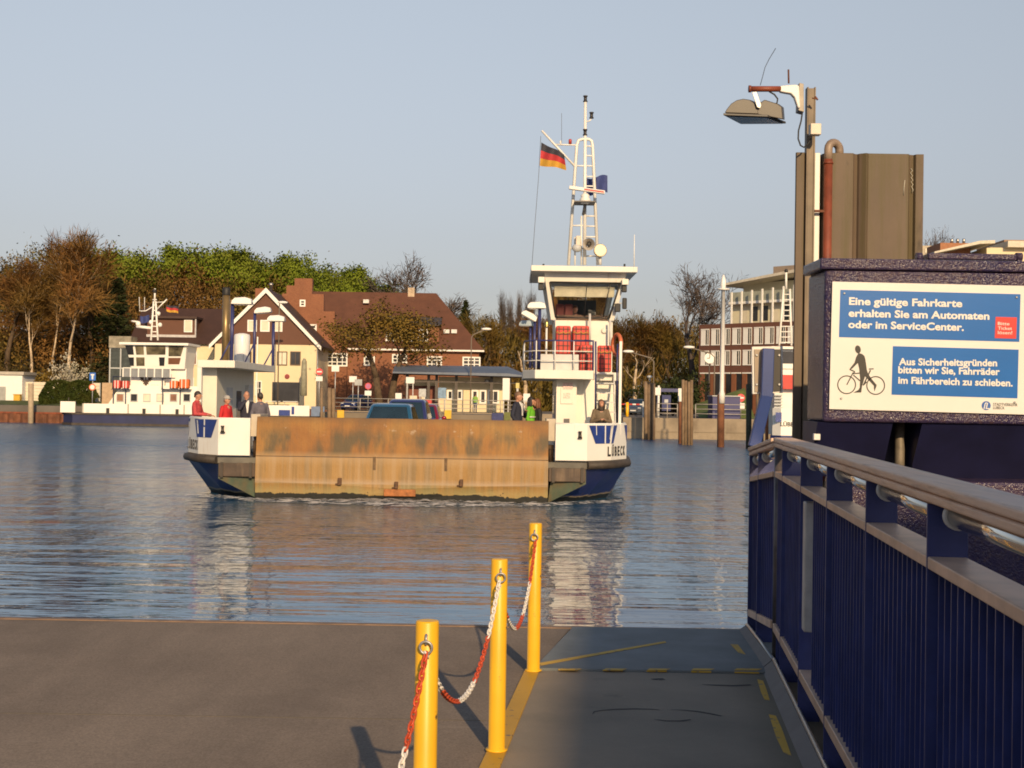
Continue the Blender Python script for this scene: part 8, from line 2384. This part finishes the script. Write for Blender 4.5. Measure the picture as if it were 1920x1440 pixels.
# bright green crowns on the skyline
for i, (px, py, Y, pr, lb) in enumerate(((205, 462, 176, 'green', 'bright green tree on the hill skyline, right of the tall birches'),
        (262, 458, 180, 'green2', 'bright green tree on the hill skyline above the moored ferry mast'),
        (322, 452, 178, 'green', 'bright green tree on the hill skyline above the long house dormer'),
        (378, 452, 181, 'green2', 'bright green tree on the hill skyline, above the exhaust of the ferry'),
        (436, 457, 179, 'green', 'bright green tree on the skyline, just left of the gable house flue'),
        (492, 466, 180, 'green2', 'bright green tree on the skyline above the white edged gable peak'),
        (545, 470, 177, 'green', 'bright green tree rising directly behind the stepped brick gable'),
        (586, 492, 174, 'green2', 'bright green tree at the end of the skyline row, over the brick roof'),
        (655, 492, 168, 'green', 'tall bright green tree behind the left part of the red roof'),
        (702, 512, 165, 'green2', 'bright green tree behind the middle of the red roof, left of the bare tree'))):
    H = hgt(px, py, Y, 6.0)
    plant('spring_tree', pr, at(px, Y, 6.0), i * 1.3, (H / 14.2 * 1.15, H / 14.2 * 1.15, H / 14.2), lb, 'bright green trees on the hill')
plant('olive_tree', 'green2', at(315, 158, 5), 1.0, (0.62, 0.62, 0.60), 'round olive green tree halfway up the brown wooded slope', None)
for i, (px, py, Y, pr, sc_, lb) in enumerate(((58, 482, 141, 'birch', 0.8, 'slender white barked birch, leftmost of the birches on the left bank'), (98, 432, 143, 'birch2', 1.0, 'tallest white barked birch in the middle of the left bank birches'), (128, 432, 139, 'birch', 1.0, 'white barked birch with forked trunk beside the blossoming shrub'))):
    H = hgt(px, py, Y); plant('birch_tree', pr, at(px, Y), (0.4, 2.2, 3.9)[i], (H / 17.5 * 0.85, H / 17.5 * 0.85, H / 17.5), lb, 'birches on the left bank')
for i, (px, py, Y, lb) in enumerate(((12, 500, 144, 'brown bare tree at the left picture edge above the white shed'), (172, 505, 146, 'reddish brown bare tree between the birches and the evergreen'))):
    H = hgt(px, py, Y); plant('bare_brown_tree', 'brown', at(px, Y), i * 2.0, H / 15, lb)
H = hgt(216, 520, 143); plant('evergreen_tree', 'conifer', at(216, 143), 0, (1.25, 1.25, H / 12), 'dark evergreen tree left of the glazed stair porch')
H = hgt(185, 560, 147); plant('evergreen_tree', 'conifer', at(188, 147), 1, (1.2, 1.2, H / 12), 'dark evergreen tree left behind the larger evergreen')
plant('blossom_shrub', 'blossom', at(128, 133), 0.4, (1.45, 1.3, 2.1), 'white blossoming shrub in front of the birch trunks', None, 'shrub')
plant('brown_shrub', 'bush', at(86, 134), 0.9, (1.4, 1.2, 1.7), 'brown leafless shrub behind the cream board wall', None, 'shrub')
plant('evergreen_shrub', 'dark_bush', at(170, 134), 2.2, (1.3, 1.2, 1.7), 'dark green shrub behind the blue road sign', None, 'shrub')
# clipped hedge
q = Q(); a, b_ = at(80, 128), at(180, 128)
for i in range(6500):
    t = rng.random(); f_ = rng.random()
    x = a.x + (b_.x - a.x) * t; h = 2.15 * min(1, 5 * t + .35, 5 * (1 - t) + .35)
    if rng.random() < 0.55: p = V((x, 127.2 + 0.15 * rng.random(), 1.75 + h * f_))
    else: p = V((x, 127.2 + 1.6 * rng.random(), 1.75 + h * (1 - 0.06 * rng.random())))
    q.card(p + V((0, 0.25 * math.sin(x * 2), 0.12 * math.sin(x * 3))), 0.15, 0.1, rng)
o = bpy.data.objects.new('hedge', q.mesh('hedge', HEDGE)); COL.objects.link(o)
tag(o, 'clipped dark green hedge in front of the cream board wall', 'hedge')
plant('brown_tree', 'house', at(722, 126.5, 1.6), 0.5, (1.1, 1.05, hgt(722, 562, 126.5, 1.6) / 10.6), 'budding brown tree with two trunks in front of the brick house')
H = hgt(775, 480, 166); plant('bare_tree', 'bare', at(776, 166), 0.6, (H / 17 * 1.15, H / 17, H / 17), 'grey bare tree rising behind the right half of the red roof', 'grey bare trees')
H = hgt(1300, 496, 146); plant('bare_tree', 'bare2', at(1298, 146), 2.6, (H / 17 * 0.85, H / 17 * 0.8, H / 17), 'large grey bare tree against the sky left of the office block', 'grey bare trees')
for i, (px, py) in enumerate(((1742, 436), (1765, 432), (1788, 448))):
    H = hgt(px, py, 190); plant('bare_tree', 'bare' if i % 2 else 'bare2', at(px, 190), i * 1.7, (H / 17 * 0.5, H / 17 * .5, H / 17), ('bare tree top just right of the sheet pile dolphin', 'bare tree top in the middle over the ticket housing', 'bare tree top left of the three roof flues')[i], 'bare tops behind the apartment block')
for i, (px, py) in enumerate(((946, 542), (958, 552), (968, 543), (980, 548), (992, 540))):
    H = hgt(px, py, 178); plant('poplar_tree', 'poplar', at(px, 178), i * 1.1, (H / 17 * .8, H / 17 * .8, H / 17), 'slim bare poplar spire in the row left of the ferry wheelhouse', 'slim bare poplars')
H = hgt(870, 562, 160); plant('evergreen_tree', 'conifer', at(870, 160), 2, (0.8, 0.8, H / 12), 'dark evergreen tree just right of the red roof slope')
H = hgt(838, 570, 162); plant('budding_tree', 'brown2', at(842, 162), 2, H / 15 * 0.95, 'yellowish brown budding tree behind the right end of the red roof')
plant('slim_birch_tree', 'slim_birch', at(985, 132, 1.6), 0.3, (0.9, 0.9, hgt(985, 640, 132) / 9), 'slim pale birch behind the right end of the waiting shelter')
plant('slim_birch_tree', 'slim_birch', at(1190, 128, 1.6), 1.6, (0.9, 0.9, hgt(1190, 640, 128) / 9), 'slim pale birch right of the ferry stairs')
for i, (px, py, pr, lb) in enumerate(((1172, 588, 'brown2', 'brown bare tree just right of the ferry wheelhouse'), (1215, 592, 'brown', 'brown bare tree between the ferry and the large grey bare tree'), (1256, 600, 'brown2', 'brown bare tree under the left branches of the large grey tree'), (905, 585, 'brown2', 'olive brown tree behind the bent street lamp'), (1020, 585, 'brown', 'brown tree directly behind the ferry floodlights'))):
    H = hgt(px, py, 150 + i); plant('bare_brown_tree', pr, at(px, 150 + i), i, H / 15, lb)
for i, (px, Y) in enumerate(((1285, 118), (1262, 122), (1240, 126), (1215, 130))):
    plant('evergreen_shrub', 'dark_bush', at(px, Y, 1.6), i, (1.6, 1.4, 2.0 - 0.2 * i), ('dark green shrub left of the office block entrance', 'dark green shrub behind the blue portal', 'dark green shrub left behind the striped post', 'dark green shrub farthest from the office block')[i], 'dark shrubs by the right quay', 'shrub')
